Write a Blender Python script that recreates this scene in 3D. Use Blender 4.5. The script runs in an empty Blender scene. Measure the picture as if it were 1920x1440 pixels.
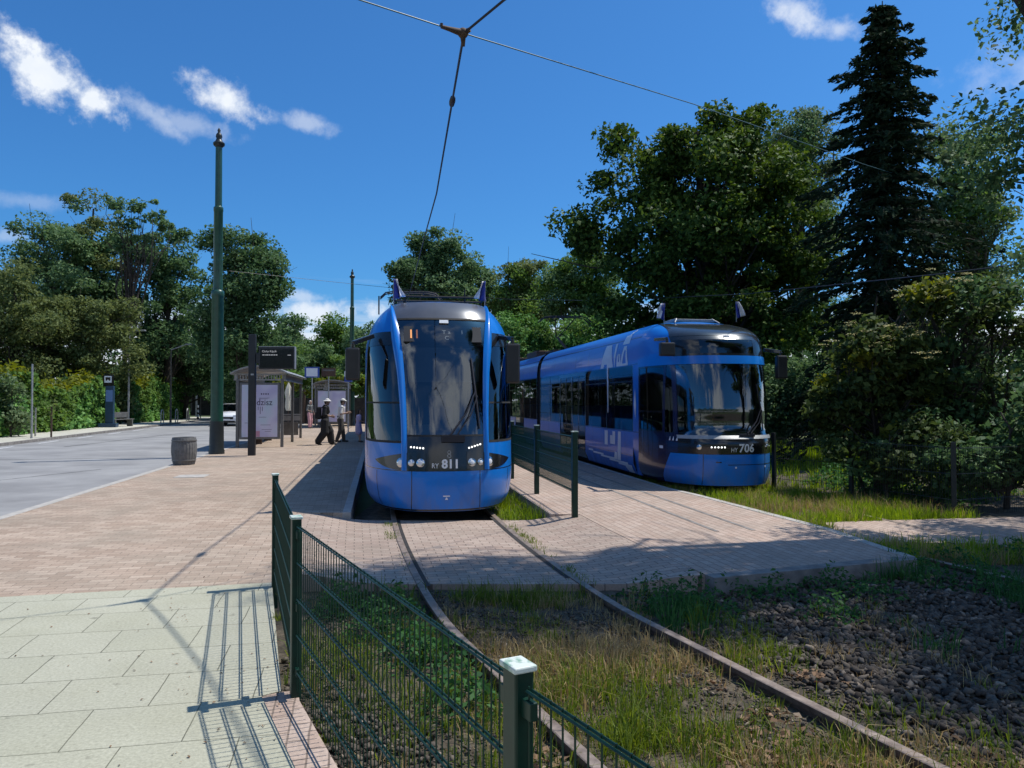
import bpy, math, random
import numpy as np
from mathutils import Vector, Matrix

sc = bpy.context.scene
C = sc.collection
R = math.radians
rng = np.random.default_rng(7)
random.seed(7)

# ------------------------------------------------------------------ camera
CAM_Z = 1.65
PITCH = math.atan(30 / 1442)
cam = bpy.data.cameras.new('camera')
cam.sensor_width = 36
cam.lens = 1442 / 1920 * 36
cam.clip_start = 0.05
cam.clip_end = 5000
co = bpy.data.objects.new('camera', cam)
C.objects.link(co)
co.location = (0, 0, CAM_Z)
co.rotation_euler = (R(90) + PITCH, 0, 0)
sc.camera = co


def ray(px, py):
    cx = (px - 960) / 1442
    cy = (720 - py) / 1442
    return Vector((cx, math.cos(PITCH) - cy * math.sin(PITCH), math.sin(PITCH) + cy * math.cos(PITCH)))


def at(px, py, Y):
    d = ray(px, py)
    return Vector((d.x * Y / d.y, Y, CAM_Z + d.z * Y / d.y))


def G(px, py, z=0.0):
    d = ray(px, py)
    k = (z - CAM_Z) / d.z
    return Vector((d.x * k, d.y * k, z))


# ------------------------------------------------------------------ mesh helpers
class MB:
    def __init__(s):
        s.v, s.f, s.m = [], [], []

    def add(s, vs, fs, mi=0):
        b = len(s.v)
        s.v.extend(tuple(v) for v in vs)
        s.f.extend(tuple(i + b for i in f) for f in fs)
        s.m.extend([mi] * len(fs))
        return s

    def box(s, c, d, rz=0.0, mi=0):
        hx, hy, hz = d[0] / 2, d[1] / 2, d[2] / 2
        ca, sa = math.cos(rz), math.sin(rz)
        vs = []
        for z in (-hz, hz):
            for x, y in ((-hx, -hy), (hx, -hy), (hx, hy), (-hx, hy)):
                vs.append((c[0] + x * ca - y * sa, c[1] + x * sa + y * ca, c[2] + z))
        return s.add(vs, [(3, 2, 1, 0), (4, 5, 6, 7), (0, 1, 5, 4), (1, 2, 6, 5), (2, 3, 7, 6), (3, 0, 4, 7)], mi)

    def bar(s, p, q, w, h, mi=0, up=(0, 0, 1)):
        p, q = Vector(p), Vector(q)
        d = (q - p).normalized()
        u = Vector(up)
        x = d.cross(u)
        if x.length < 1e-4:
            x = d.cross(Vector((1, 0, 0)))
        x.normalize()
        z = x.cross(d).normalized()
        vs = []
        for o in (p, q):
            for a, b in ((-1, -1), (1, -1), (1, 1), (-1, 1)):
                vs.append(o + x * (a * w / 2) + z * (b * h / 2))
        return s.add(vs, [(3, 2, 1, 0), (4, 5, 6, 7), (0, 1, 5, 4), (1, 2, 6, 5), (2, 3, 7, 6), (3, 0, 4, 7)], mi)

    def tube(s, pts, rad, n=8, mi=0, cap=True):
        pts = [Vector(p) for p in pts]
        if not hasattr(rad, '__len__'):
            rad = [rad] * len(pts)
        vs, fs = [], []
        prev = None
        for i, p in enumerate(pts):
            a = pts[max(i - 1, 0)]
            b = pts[min(i + 1, len(pts) - 1)]
            d = (b - a)
            d = d.normalized() if d.length > 1e-9 else Vector((0, 0, 1))
            if prev is None:
                x = d.cross(Vector((0, 0, 1)))
                if x.length < 1e-3:
                    x = Vector((1, 0, 0))
            else:
                x = prev - d * prev.dot(d)
                if x.length < 1e-5:
                    x = d.cross(Vector((0, 1, 0)))
            x.normalize()
            prev = x
            y = d.cross(x)
            for k in range(n):
                t = 2 * math.pi * k / n
                vs.append(p + (x * math.cos(t) + y * math.sin(t)) * rad[i])
        for i in range(len(pts) - 1):
            for k in range(n):
                a, b = i * n + k, i * n + (k + 1) % n
                fs.append((a, b, b + n, a + n))
        if cap:
            fs.append(tuple(range(n - 1, -1, -1)))
            L = (len(pts) - 1) * n
            fs.append(tuple(range(L, L + n)))
        return s.add(vs, fs, mi)

    def lathe(s, prof, c=(0, 0, 0), n=20, mi=0):
        vs, fs = [], []
        for r, z in prof:
            for k in range(n):
                t = 2 * math.pi * k / n
                vs.append((c[0] + r * math.cos(t), c[1] + r * math.sin(t), c[2] + z))
        for i in range(len(prof) - 1):
            for k in range(n):
                a, b = i * n + k, i * n + (k + 1) % n
                fs.append((a, b, b + n, a + n))
        fs.append(tuple(range(n - 1, -1, -1)))
        L = (len(prof) - 1) * n
        fs.append(tuple(range(L, L + n)))
        return s.add(vs, fs, mi)

    def ball(s, c, r, n=12, m=8, mi=0):
        if not hasattr(r, '__len__'):
            r = (r, r, r)
        vs, fs = [], []
        for i in range(m + 1):
            p = math.pi * i / m
            for k in range(n):
                t = 2 * math.pi * k / n
                vs.append((c[0] + r[0] * math.sin(p) * math.cos(t), c[1] + r[1] * math.sin(p) * math.sin(t), c[2] - r[2] * math.cos(p)))
        for i in range(m):
            for k in range(n):
                a, b = i * n + k, i * n + (k + 1) % n
                fs.append((a, b, b + n, a + n))
        return s.add(vs, fs, mi)

    def grid(s, fn, nu, nv, mi=0, flip=False):
        vs = [fn(u / nu, v / nv) for v in range(nv + 1) for u in range(nu + 1)]
        fs = []
        for v in range(nv):
            for u in range(nu):
                a = v * (nu + 1) + u
                q = (a, a + 1, a + nu + 2, a + nu + 1)
                fs.append(q[::-1] if flip else q)
        return s.add(vs, fs, mi)

    def prism(s, poly, z0, z1, mi=0):
        A = sum(poly[i][0] * poly[(i + 1) % len(poly)][1] - poly[(i + 1) % len(poly)][0] * poly[i][1] for i in range(len(poly)))
        if A < 0:
            poly = poly[::-1]
        n = len(poly)
        vs = [(p[0], p[1], z0) for p in poly] + [(p[0], p[1], z1) for p in poly]
        fs = [tuple(range(n - 1, -1, -1)), tuple(range(n, 2 * n))]
        for i in range(n):
            j = (i + 1) % n
            fs.append((i, j, j + n, i + n))
        return s.add(vs, fs, mi)

    def plate(s, poly, axis_o, ax, ay, t=0.01, mi=0):
        """flat outline poly (u,v) in the plane o + u*ax + v*ay, thickness t to both sides"""
        o, ax, ay = Vector(axis_o), Vector(ax), Vector(ay)
        nn = ax.cross(ay).normalized() * (t / 2)
        n = len(poly)
        vs = [o + ax * u + ay * v - nn for u, v in poly] + [o + ax * u + ay * v + nn for u, v in poly]
        fs = [tuple(range(n - 1, -1, -1)), tuple(range(n, 2 * n))]
        for i in range(n):
            j = (i + 1) % n
            fs.append((i, j, j + n, i + n))
        return s.add(vs, fs, mi)

    def build(s, name, mats, parent=None, smooth=None, bevel=0, loc=None, rz=0):
        me = bpy.data.meshes.new(name)
        me.from_pydata(s.v, [], s.f)
        if not isinstance(mats, (list, tuple)):
            mats = [mats]
        for m in mats:
            me.materials.append(m)
        if len(mats) > 1:
            me.polygons.foreach_set('material_index', s.m)
        if smooth is not None:
            me.polygons.foreach_set('use_smooth', [True] * len(me.polygons))
            if smooth < 180:
                me.set_sharp_from_angle(angle=R(smooth))
        me.update()
        o = bpy.data.objects.new(name, me)
        C.objects.link(o)
        if parent is not None:
            o.parent = parent
        if loc is not None:
            o.location = loc
            o.rotation_euler = (0, 0, rz)
        if bevel:
            b = o.modifiers.new('bevel', 'BEVEL')
            b.width = bevel
            b.segments = 2
            b.limit_method = 'ANGLE'
        return o


def np_mesh(name, V, F, mat, parent=None, smooth=False, loc=None):
    """V (n,3) float, F (m,k) int with the same k for all faces"""
    V = np.ascontiguousarray(V, dtype=np.float32)
    F = np.ascontiguousarray(F, dtype=np.int32)
    m, k = F.shape
    me = bpy.data.meshes.new(name)
    me.vertices.add(len(V))
    me.vertices.foreach_set('co', V.ravel())
    me.loops.add(m * k)
    me.loops.foreach_set('vertex_index', F.ravel())
    me.polygons.add(m)
    me.polygons.foreach_set('loop_start', np.arange(0, m * k, k, dtype=np.int32))
    me.polygons.foreach_set('loop_total', np.full(m, k, dtype=np.int32))
    if smooth:
        me.polygons.foreach_set('use_smooth', np.ones(m, dtype=bool))
    me.update(calc_edges=True)
    me.materials.append(mat)
    o = bpy.data.objects.new(name, me)
    C.objects.link(o)
    if parent is not None:
        o.parent = parent
    if loc is not None:
        o.location = loc
    return o


def tag(o, label=None, cat=None, group=None, kind=None):
    if label:
        o['label'] = label
    if cat:
        o['category'] = cat
    if group:
        o['group'] = group
    if kind:
        o['kind'] = kind
    return o


def thing(name, label, cat, loc=(0, 0, 0), rz=0.0, group=None):
    o = bpy.data.objects.new(name, None)
    C.objects.link(o)
    o.empty_display_size = 0.2
    o.location = loc
    o.rotation_euler = (0, 0, rz)
    return tag(o, label, cat, group)


def copy_tree(o, parent=None):
    c = o.copy()
    C.objects.link(c)
    if parent is not None:
        c.parent = parent
    for ch in list(o.children):
        copy_tree(ch, c)
    return c


def struct(o):
    o['kind'] = 'structure'
    return o


def text_obj(body, size, mat, parent, origin, ax, ay, name='lettering', depth=0.002, align='CENTER', bold=0.0, wrap=None, sx=1.0):
    """text as a mesh; origin is the centre of the baseline, ax/ay its directions; wrap maps a local (u, v) to a point"""
    cu = bpy.data.curves.new('txt', 'FONT')
    cu.body = body
    cu.size = size
    cu.align_x = align
    cu.offset = bold
    cu.resolution_u = 3
    to = bpy.data.objects.new('txt', cu)
    C.objects.link(to)
    dg = bpy.context.evaluated_depsgraph_get()
    dg.update()
    me = bpy.data.meshes.new_from_object(to.evaluated_get(dg))
    bpy.data.objects.remove(to)
    bpy.data.curves.remove(cu)
    me.name = name
    o_, ax, ay = Vector(origin), Vector(ax), Vector(ay)
    n = ax.cross(ay).normalized()
    for v in me.vertices:
        u, w = v.co.x * sx, v.co.y
        v.co = wrap(u, w) if wrap else o_ + ax * u + ay * w + n * depth
    me.materials.clear()
    me.materials.append(mat)
    o = bpy.data.objects.new(name, me)
    C.objects.link(o)
    o.parent = parent
    return o


# ------------------------------------------------------------------ materials
def _new(name):
    m = bpy.data.materials.new(name)
    m.use_nodes = True
    nt = m.node_tree
    b = nt.nodes['Principled BSDF']
    return m, nt, b


def _n(nt, t, **kw):
    n = nt.nodes.new(t)
    for k, v in kw.items():
        if k in n.inputs:
            n.inputs[k].default_value = v
        else:
            setattr(n, k, v)
    return n


def c4(c):
    return (c[0], c[1], c[2], 1)


def pbr(name, c1, c2=None, scale=6.0, rough=0.5, metal=0.0, bump=0.0, bscale=None, coat=0.0, spec=0.5, detail=6.0, lo=0.35, hi=0.65, emit=None, rvar=0.0, c3=None, coord='Object', dirt=0.0):
    m, nt, b = _new(name)
    L = nt.links
    b.inputs['Roughness'].default_value = rough
    b.inputs['Metallic'].default_value = metal
    b.inputs['Coat Weight'].default_value = coat
    b.inputs['Coat Roughness'].default_value = 0.04
    b.inputs['Specular IOR Level'].default_value = spec
    b.inputs['Base Color'].default_value = c4(c1)
    tc = _n(nt, 'ShaderNodeTexCoord')
    if c2 is not None:
        no = _n(nt, 'ShaderNodeTexNoise', Scale=scale, Detail=detail, Roughness=0.62)
        L.new(tc.outputs[coord], no.inputs['Vector'])
        cr = _n(nt, 'ShaderNodeValToRGB')
        cr.color_ramp.elements[0].position = lo
        cr.color_ramp.elements[0].color = c4(c1)
        cr.color_ramp.elements[1].position = hi
        cr.color_ramp.elements[1].color = c4(c2)
        if c3 is not None:
            e = cr.color_ramp.elements.new((lo + hi) / 2)
            e.color = c4(c3)
        L.new(no.outputs['Fac'], cr.inputs['Fac'])
        L.new(cr.outputs['Color'], b.inputs['Base Color'])
        if rvar:
            mr = _n(nt, 'ShaderNodeMapRange')
            mr.inputs['To Min'].default_value = max(0, rough - rvar)
            mr.inputs['To Max'].default_value = min(1, rough + rvar)
            L.new(no.outputs['Fac'], mr.inputs['Value'])
            L.new(mr.outputs[0], b.inputs['Roughness'])
    if bump:
        n2 = _n(nt, 'ShaderNodeTexNoise', Scale=bscale or scale * 4, Detail=5.0)
        L.new(tc.outputs[coord], n2.inputs['Vector'])
        bp = _n(nt, 'ShaderNodeBump', Strength=bump, Distance=0.02)
        L.new(n2.outputs['Fac'], bp.inputs['Height'])
        L.new(bp.outputs['Normal'], b.inputs['Normal'])
    if dirt:
        sx = _n(nt, 'ShaderNodeSeparateXYZ')
        L.new(tc.outputs['Object'], sx.inputs[0])
        dn = _n(nt, 'ShaderNodeTexNoise', Scale=4.0, Detail=8.0, Roughness=0.7)
        mpd = _n(nt, 'ShaderNodeMapping')
        mpd.inputs['Scale'].default_value = (1.0, 1.0, 0.35)
        L.new(tc.outputs['Object'], mpd.inputs['Vector'])
        L.new(mpd.outputs[0], dn.inputs['Vector'])
        g = _n(nt, 'ShaderNodeMapRange')
        g.inputs['From Min'].default_value = 0.55
        g.inputs['From Max'].default_value = 0.0
        L.new(sx.outputs['Z'], g.inputs['Value'])
        a = _n(nt, 'ShaderNodeMapRange')
        a.inputs['From Min'].default_value = 0.38
        a.inputs['From Max'].default_value = 0.75
        L.new(dn.outputs['Fac'], a.inputs['Value'])
        k = _n(nt, 'ShaderNodeMath', operation='MULTIPLY_ADD')
        k.inputs[1].default_value = 0.75
        k.inputs[2].default_value = 0.07
        L.new(g.outputs[0], k.inputs[0])
        k2 = _n(nt, 'ShaderNodeMath', operation='MULTIPLY')
        L.new(k.outputs[0], k2.inputs[0])
        L.new(a.outputs[0], k2.inputs[1])
        k3 = _n(nt, 'ShaderNodeMath', operation='MULTIPLY')
        k3.inputs[1].default_value = dirt
        L.new(k2.outputs[0], k3.inputs[0])
        mxd = _n(nt, 'ShaderNodeMix', data_type='RGBA')
        L.new(k3.outputs[0], mxd.inputs['Factor'])
        src = b.inputs['Base Color'].links[0].from_socket
        L.new(src, mxd.inputs['A'])
        mxd.inputs['B'].default_value = (0.16, 0.13, 0.10, 1)
        L.new(mxd.outputs['Result'], b.inputs['Base Color'])
        rm = _n(nt, 'ShaderNodeMath', operation='MULTIPLY_ADD')
        rm.inputs[1].default_value = 0.6
        rm.inputs[2].default_value = rough
        L.new(k3.outputs[0], rm.inputs[0])
        L.new(rm.outputs[0], b.inputs['Roughness'])
        wv = _n(nt, 'ShaderNodeTexNoise', Scale=2.2, Detail=2.0)
        L.new(tc.outputs['Object'], wv.inputs['Vector'])
        bw = _n(nt, 'ShaderNodeBump', Strength=0.25, Distance=0.012)
        L.new(wv.outputs['Fac'], bw.inputs['Height'])
        L.new(bw.outputs['Normal'], b.inputs['Normal'])
    if emit:
        b.inputs['Emission Color'].default_value = c4(emit[0])
        b.inputs['Emission Strength'].default_value = emit[1]
    return m


def leaf_mat(name, c1, c2, trans=0.35, rough=0.6, c3=None, spec=0.13):
    m, nt, b = _new(name)
    L = nt.links
    ge = _n(nt, 'ShaderNodeNewGeometry')
    cr = _n(nt, 'ShaderNodeValToRGB')
    cr.color_ramp.elements[0].color = c4(c1)
    cr.color_ramp.elements[1].color = c4(c2)
    if c3 is not None:
        e = cr.color_ramp.elements.new(0.9)
        e.color = c4(c2)
        cr.color_ramp.elements[2].color = c4(c3)
    L.new(ge.outputs['Random Per Island'], cr.inputs['Fac'])
    L.new(cr.outputs['Color'], b.inputs['Base Color'])
    b.inputs['Roughness'].default_value = rough
    b.inputs['Specular IOR Level'].default_value = spec
    tr = _n(nt, 'ShaderNodeBsdfTranslucent')
    hs = _n(nt, 'ShaderNodeHueSaturation')
    hs.inputs['Hue'].default_value = 0.48
    hs.inputs['Saturation'].default_value = 1.15
    hs.inputs['Value'].default_value = 1.5
    L.new(cr.outputs['Color'], hs.inputs['Color'])
    L.new(hs.outputs['Color'], tr.inputs['Color'])
    mx = _n(nt, 'ShaderNodeMixShader')
    mx.inputs['Fac'].default_value = trans
    L.new(b.outputs[0], mx.inputs[1])
    L.new(tr.outputs[0], mx.inputs[2])
    L.new(mx.outputs[0], nt.nodes['Material Output'].inputs['Surface'])
    return m


def glass_mat(name, tint=(0.3, 0.34, 0.36), refl=1.0, rough=0.015, add=0.03):
    m, nt, b = _new(name)
    L = nt.links
    nt.nodes.remove(b)
    tr = _n(nt, 'ShaderNodeBsdfTransparent')
    tr.inputs['Color'].default_value = c4(tint)
    gl = _n(nt, 'ShaderNodeBsdfGlossy')
    gl.inputs['Roughness'].default_value = rough
    gl.inputs['Color'].default_value = (0.9, 0.95, 1, 1)
    fr = _n(nt, 'ShaderNodeFresnel', IOR=1.52)
    ma = _n(nt, 'ShaderNodeMath', operation='MULTIPLY_ADD')
    ma.inputs[1].default_value = refl
    ma.inputs[2].default_value = add
    ma.use_clamp = True
    L.new(fr.outputs[0], ma.inputs[0])
    mx = _n(nt, 'ShaderNodeMixShader')
    L.new(ma.outputs[0], mx.inputs['Fac'])
    L.new(tr.outputs[0], mx.inputs[1])
    L.new(gl.outputs[0], mx.inputs[2])
    L.new(mx.outputs[0], nt.nodes['Material Output'].inputs['Surface'])
    return m


def brick_mat(name, cols, bw, bh, mortar, mcol, rot, rough=0.9, offset=0.5, bump=0.4, stain=0.35, stain_col=(0.2, 0.18, 0.15), fine=0.12, msmooth=0.1, patch=None):
    m, nt, b = _new(name)
    L = nt.links
    tc = _n(nt, 'ShaderNodeTexCoord')
    mp = _n(nt, 'ShaderNodeMapping')
    mp.inputs['Rotation'].default_value = (0, 0, rot)
    L.new(tc.outputs['Object'], mp.inputs['Vector'])
    # slight wobble so the joints are not ruler-straight
    wn = _n(nt, 'ShaderNodeTexNoise', Scale=3.0, Detail=2.0)
    L.new(mp.outputs[0], wn.inputs['Vector'])
    wa = _n(nt, 'ShaderNodeVectorMath', operation='MULTIPLY_ADD')
    wa.inputs[1].default_value = (0.018, 0.018, 0)
    L.new(wn.outputs['Color'], wa.inputs[0])
    L.new(mp.outputs[0], wa.inputs[2])
    br = _n(nt, 'ShaderNodeTexBrick')
    br.offset = offset
    br.inputs['Scale'].default_value = 1.0
    br.inputs['Brick Width'].default_value = bw
    br.inputs['Row Height'].default_value = bh
    br.inputs['Mortar Size'].default_value = mortar
    br.inputs['Mortar Smooth'].default_value = msmooth
    br.inputs['Color1'].default_value = c4(cols[0])
    br.inputs['Color2'].default_value = c4(cols[1])
    br.inputs['Mortar'].default_value = c4(mcol)
    L.new(wa.outputs[0], br.inputs['Vector'])
    # broad dirt patches + fine grain
    n1 = _n(nt, 'ShaderNodeTexNoise', Scale=0.9, Detail=7.0, Roughness=0.65)
    L.new(tc.outputs['Object'], n1.inputs['Vector'])
    r1 = _n(nt, 'ShaderNodeMapRange')
    r1.inputs['From Min'].default_value = 0.42
    r1.inputs['From Max'].default_value = 0.72
    r1.inputs['To Max'].default_value = stain
    L.new(n1.outputs['Fac'], r1.inputs['Value'])
    m1 = _n(nt, 'ShaderNodeMix', data_type='RGBA')
    L.new(r1.outputs[0], m1.inputs['Factor'])
    L.new(br.outputs['Color'], m1.inputs['A'])
    m1.inputs['B'].default_value = c4(stain_col)
    n2 = _n(nt, 'ShaderNodeTexNoise', Scale=55.0, Detail=4.0, Roughness=0.7)
    L.new(tc.outputs['Object'], n2.inputs['Vector'])
    r2 = _n(nt, 'ShaderNodeMapRange')
    r2.inputs['From Min'].default_value = 0.3
    r2.inputs['From Max'].default_value = 0.7
    r2.inputs['To Min'].default_value = 1 - fine * 2
    r2.inputs['To Max'].default_value = 1 + fine
    L.new(n2.outputs['Fac'], r2.inputs['Value'])
    m2 = _n(nt, 'ShaderNodeVectorMath', operation='SCALE')
    L.new(m1.outputs['Result'], m2.inputs[0])
    L.new(r2.outputs[0], m2.inputs['Scale'])
    # small dark spots: gum, moss and worn units
    n4 = _n(nt, 'ShaderNodeTexNoise', Scale=9.0, Detail=3.0, Roughness=0.5)
    L.new(tc.outputs['Object'], n4.inputs['Vector'])
    r4 = _n(nt, 'ShaderNodeMapRange')
    r4.inputs['From Min'].default_value = 0.66
    r4.inputs['From Max'].default_value = 0.76
    r4.inputs['To Min'].default_value = 1.0
    r4.inputs['To Max'].default_value = 0.62
    L.new(n4.outputs['Fac'], r4.inputs['Value'])
    n5 = _n(nt, 'ShaderNodeTexNoise', Scale=0.35, Detail=5.0, Roughness=0.6)
    L.new(tc.outputs['Object'], n5.inputs['Vector'])
    r5 = _n(nt, 'ShaderNodeMapRange')
    r5.inputs['From Min'].default_value = 0.3
    r5.inputs['From Max'].default_value = 0.7
    r5.inputs['To Min'].default_value = 0.86
    r5.inputs['To Max'].default_value = 1.1
    L.new(n5.outputs['Fac'], r5.inputs['Value'])
    m45 = _n(nt, 'ShaderNodeMath', operation='MULTIPLY')
    L.new(r4.outputs[0], m45.inputs[0])
    L.new(r5.outputs[0], m45.inputs[1])
    m6 = _n(nt, 'ShaderNodeVectorMath', operation='SCALE')
    L.new(m2.outputs[0], m6.inputs[0])
    L.new(m45.outputs[0], m6.inputs['Scale'])
    L.new(m6.outputs[0], b.inputs['Base Color'])
    b.inputs['Roughness'].default_value = rough
    b.inputs['Specular IOR Level'].default_value = 0.25
    iv = _n(nt, 'ShaderNodeMath', operation='MULTIPLY_ADD')
    iv.inputs[1].default_value = -1.0
    iv.inputs[2].default_value = 1.0
    L.new(br.outputs['Fac'], iv.inputs[0])
    ad = _n(nt, 'ShaderNodeMath', operation='MULTIPLY_ADD')
    ad.inputs[1].default_value = 0.25
    L.new(n2.outputs['Fac'], ad.inputs[0])
    L.new(iv.outputs[0], ad.inputs[2])
    bp = _n(nt, 'ShaderNodeBump', Strength=bump, Distance=0.006)
    L.new(ad.outputs[0], bp.inputs['Height'])
    L.new(bp.outputs['Normal'], b.inputs['Normal'])
    return m


M = {}
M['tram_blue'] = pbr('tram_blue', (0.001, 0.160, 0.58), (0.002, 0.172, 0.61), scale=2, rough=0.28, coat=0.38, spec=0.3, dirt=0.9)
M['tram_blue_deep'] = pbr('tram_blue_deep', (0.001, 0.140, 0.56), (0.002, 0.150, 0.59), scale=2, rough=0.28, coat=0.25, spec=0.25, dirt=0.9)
M['tram_navy'] = pbr('tram_navy', (0.006, 0.010, 0.05), (0.008, 0.012, 0.06), scale=2, rough=0.25, coat=0.5)
M['tram_black'] = pbr('tram_black', (0.010, 0.011, 0.013), (0.014, 0.015, 0.017), scale=3, rough=0.18, coat=0.4)
M['fascia_grey'] = pbr('fascia_grey', (0.10, 0.105, 0.12), (0.13, 0.13, 0.14), scale=3, rough=0.28, metal=0.3, coat=0.5)
M['cap_dark'] = pbr('cap_dark', (0.022, 0.025, 0.028), (0.03, 0.033, 0.036), scale=3, rough=0.22, coat=0.6)
M['rubber'] = pbr('rubber', (0.012, 0.012, 0.012), (0.022, 0.022, 0.022), scale=9, rough=0.8)
M['undergear'] = pbr('undergear', (0.015, 0.013, 0.012), (0.035, 0.03, 0.025), scale=5, rough=0.8)
M['interior'] = pbr('interior', (0.10, 0.115, 0.125), (0.13, 0.145, 0.155), scale=2, rough=0.7)
M['interior_light'] = pbr('interior_light', (0.35, 0.36, 0.36), (0.42, 0.42, 0.42), scale=2, rough=0.6)
M['seat_fabric'] = pbr('seat_fabric', (0.02, 0.05, 0.16), (0.03, 0.07, 0.2), scale=30, rough=0.9)
M['curtain'] = pbr('curtain', (0.22, 0.23, 0.22), (0.27, 0.27, 0.27), scale=5, rough=0.8)
M['glass'] = glass_mat('tram_glass', (0.46, 0.5, 0.52), 1.9, add=0.05)
M['glass_side'] = glass_mat('tram_side_glass', (0.42, 0.46, 0.48), 0.75, add=0.02)
M['glass_dark'] = glass_mat('tram_glass_dark', (0.20, 0.22, 0.24), 1.3)
M['glass_clear'] = glass_mat('shelter_glass', (0.75, 0.8, 0.8), 1.0)
M['lens'] = pbr('lens', (0.75, 0.77, 0.8), None, rough=0.08, coat=1.0)
M['chrome'] = pbr('chrome', (0.6, 0.62, 0.64), None, rough=0.15, metal=1.0)
M['led'] = pbr('led', (0.9, 0.9, 0.9), None, rough=0.3, emit=((1, 1, 0.95), 1.6))
M['led_amber'] = pbr('led_amber', (0.6, 0.3, 0.1), None, rough=0.4, emit=((1.0, 0.35, 0.12), 0.55))
M['led_pale'] = pbr('led_pale', (0.6, 0.6, 0.6), None, rough=0.4, emit=((0.9, 0.95, 1.0), 0.35))
M['white_paint'] = pbr('white_paint', (0.78, 0.78, 0.78), (0.72, 0.72, 0.73), scale=8, rough=0.45)
M['decal_pale'] = pbr('decal_pale', (0.62, 0.66, 0.74), (0.68, 0.71, 0.78), scale=8, rough=0.4)
M['decal_faint'] = pbr('decal_faint', (0.11, 0.2, 0.42), (0.13, 0.22, 0.45), scale=8, rough=0.4)
M['flag_blue'] = pbr('flag_blue', (0.03, 0.05, 0.3), None, rough=0.8)
M['flag_white'] = pbr('flag_white', (0.75, 0.75, 0.8), None, rough=0.8)
M['green_fence'] = pbr('green_fence', (0.002, 0.022, 0.014), (0.004, 0.034, 0.022), scale=14, rough=0.42, spec=0.35)
M['fence_cap'] = pbr('fence_cap', (0.22, 0.36, 0.27), (0.62, 0.66, 0.60), scale=22, rough=0.5, lo=0.40, hi=0.52)
M['pole_green'] = pbr('pole_green', (0.010, 0.055, 0.035), (0.016, 0.078, 0.052), scale=6, rough=0.36, coat=0.2)
M['pole_dark'] = pbr('pole_dark', (0.012, 0.016, 0.015), (0.02, 0.024, 0.022), scale=6, rough=0.4)
M['anthracite'] = pbr('anthracite', (0.012, 0.012, 0.014), (0.02, 0.02, 0.022), scale=6, rough=0.4)
M['screen'] = pbr('screen', (0.006, 0.006, 0.008), None, rough=0.15)
M['screen_text'] = pbr('screen_text', (0.3, 0.3, 0.3), None, rough=0.4, emit=((0.8, 0.8, 0.8), 0.35))
M['steel_grey'] = pbr('steel_grey', (0.27, 0.265, 0.25), (0.34, 0.33, 0.31), scale=6, rough=0.45, metal=0.2)
M['steel_dark'] = pbr('steel_dark', (0.12, 0.117, 0.112), (0.17, 0.165, 0.155), scale=6, rough=0.45, metal=0.2)
M['galv'] = pbr('galv', (0.30, 0.31, 0.31), (0.4, 0.4, 0.4), scale=12, rough=0.5, metal=0.5)
M['wire'] = pbr('wire', (0.012, 0.012, 0.02), None, rough=0.5)
M['wire_copper'] = pbr('wire_copper', (0.02, 0.10, 0.12), None, rough=0.5)
M['wood_grey'] = pbr('wood_grey', (0.10, 0.10, 0.098), (0.16, 0.158, 0.155), scale=9, rough=0.75, bump=0.3)
M['poster'] = pbr('poster', (0.50, 0.46, 0.64), (0.52, 0.60, 0.68), scale=1.4, rough=0.3, detail=1, c3=(0.60, 0.57, 0.70))
M['poster_ink'] = pbr('poster_ink', (0.03, 0.02, 0.06), None, rough=0.5)
M['poster_ink_pale'] = pbr('poster_ink_pale', (0.16, 0.14, 0.24), None, rough=0.5)
M['poster_red'] = pbr('poster_red', (0.50, 0.25, 0.33), None, rough=0.5)
M['sign_blue'] = pbr('sign_blue', (0.02, 0.06, 0.30), None, rough=0.4)
M['sign_white'] = pbr('sign_white', (0.7, 0.72, 0.75), None, rough=0.4)
M['sign_red'] = pbr('sign_red', (0.45, 0.05, 0.06), None, rough=0.5)
M['machine_blue'] = pbr('machine_blue', (0.010, 0.04, 0.08), (0.015, 0.05, 0.10), scale=5, rough=0.4)
M['car_white'] = pbr('car_white', (0.75, 0.76, 0.78), (0.7, 0.71, 0.73), scale=2, rough=0.2, coat=0.8)
M['concrete'] = pbr('concrete', (0.32, 0.30, 0.27), (0.46, 0.43, 0.39), scale=7, rough=0.9, bump=0.25, bscale=50)
M['concrete_dark'] = pbr('concrete_dark', (0.14, 0.125, 0.115), (0.26, 0.24, 0.22), scale=5, rough=0.9, bump=0.3, bscale=50)
M['rust'] = pbr('rail_rust', (0.07, 0.045, 0.032), (0.15, 0.10, 0.075), scale=14, rough=0.75, bump=0.2, bscale=60)
M['rail_top'] = pbr('rail_top', (0.34, 0.27, 0.22), (0.16, 0.12, 0.095), scale=10, rough=0.5, metal=0.2)
M['bark'] = pbr('bark', (0.035, 0.028, 0.022), (0.075, 0.06, 0.048), scale=9, rough=0.95, bump=0.5, bscale=22)
M['bark_pale'] = pbr('bark_pale', (0.09, 0.08, 0.07), (0.15, 0.135, 0.115), scale=9, rough=0.95, bump=0.5, bscale=22)
M['brown_wood'] = pbr('brown_wood', (0.06, 0.035, 0.022), (0.10, 0.06, 0.04), scale=8, rough=0.8)
M['parasol'] = pbr('parasol', (0.62, 0.58, 0.46), (0.7, 0.66, 0.54), scale=5, rough=0.9)
M['dark_wall'] = pbr('dark_wall', (0.03, 0.028, 0.026), (0.06, 0.055, 0.05), scale=3, rough=0.9)
M['kiosk_roof'] = pbr('kiosk_roof', (0.16, 0.12, 0.11), (0.24, 0.2, 0.18), scale=4, rough=0.8)
ROT = -R(11.5)
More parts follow.
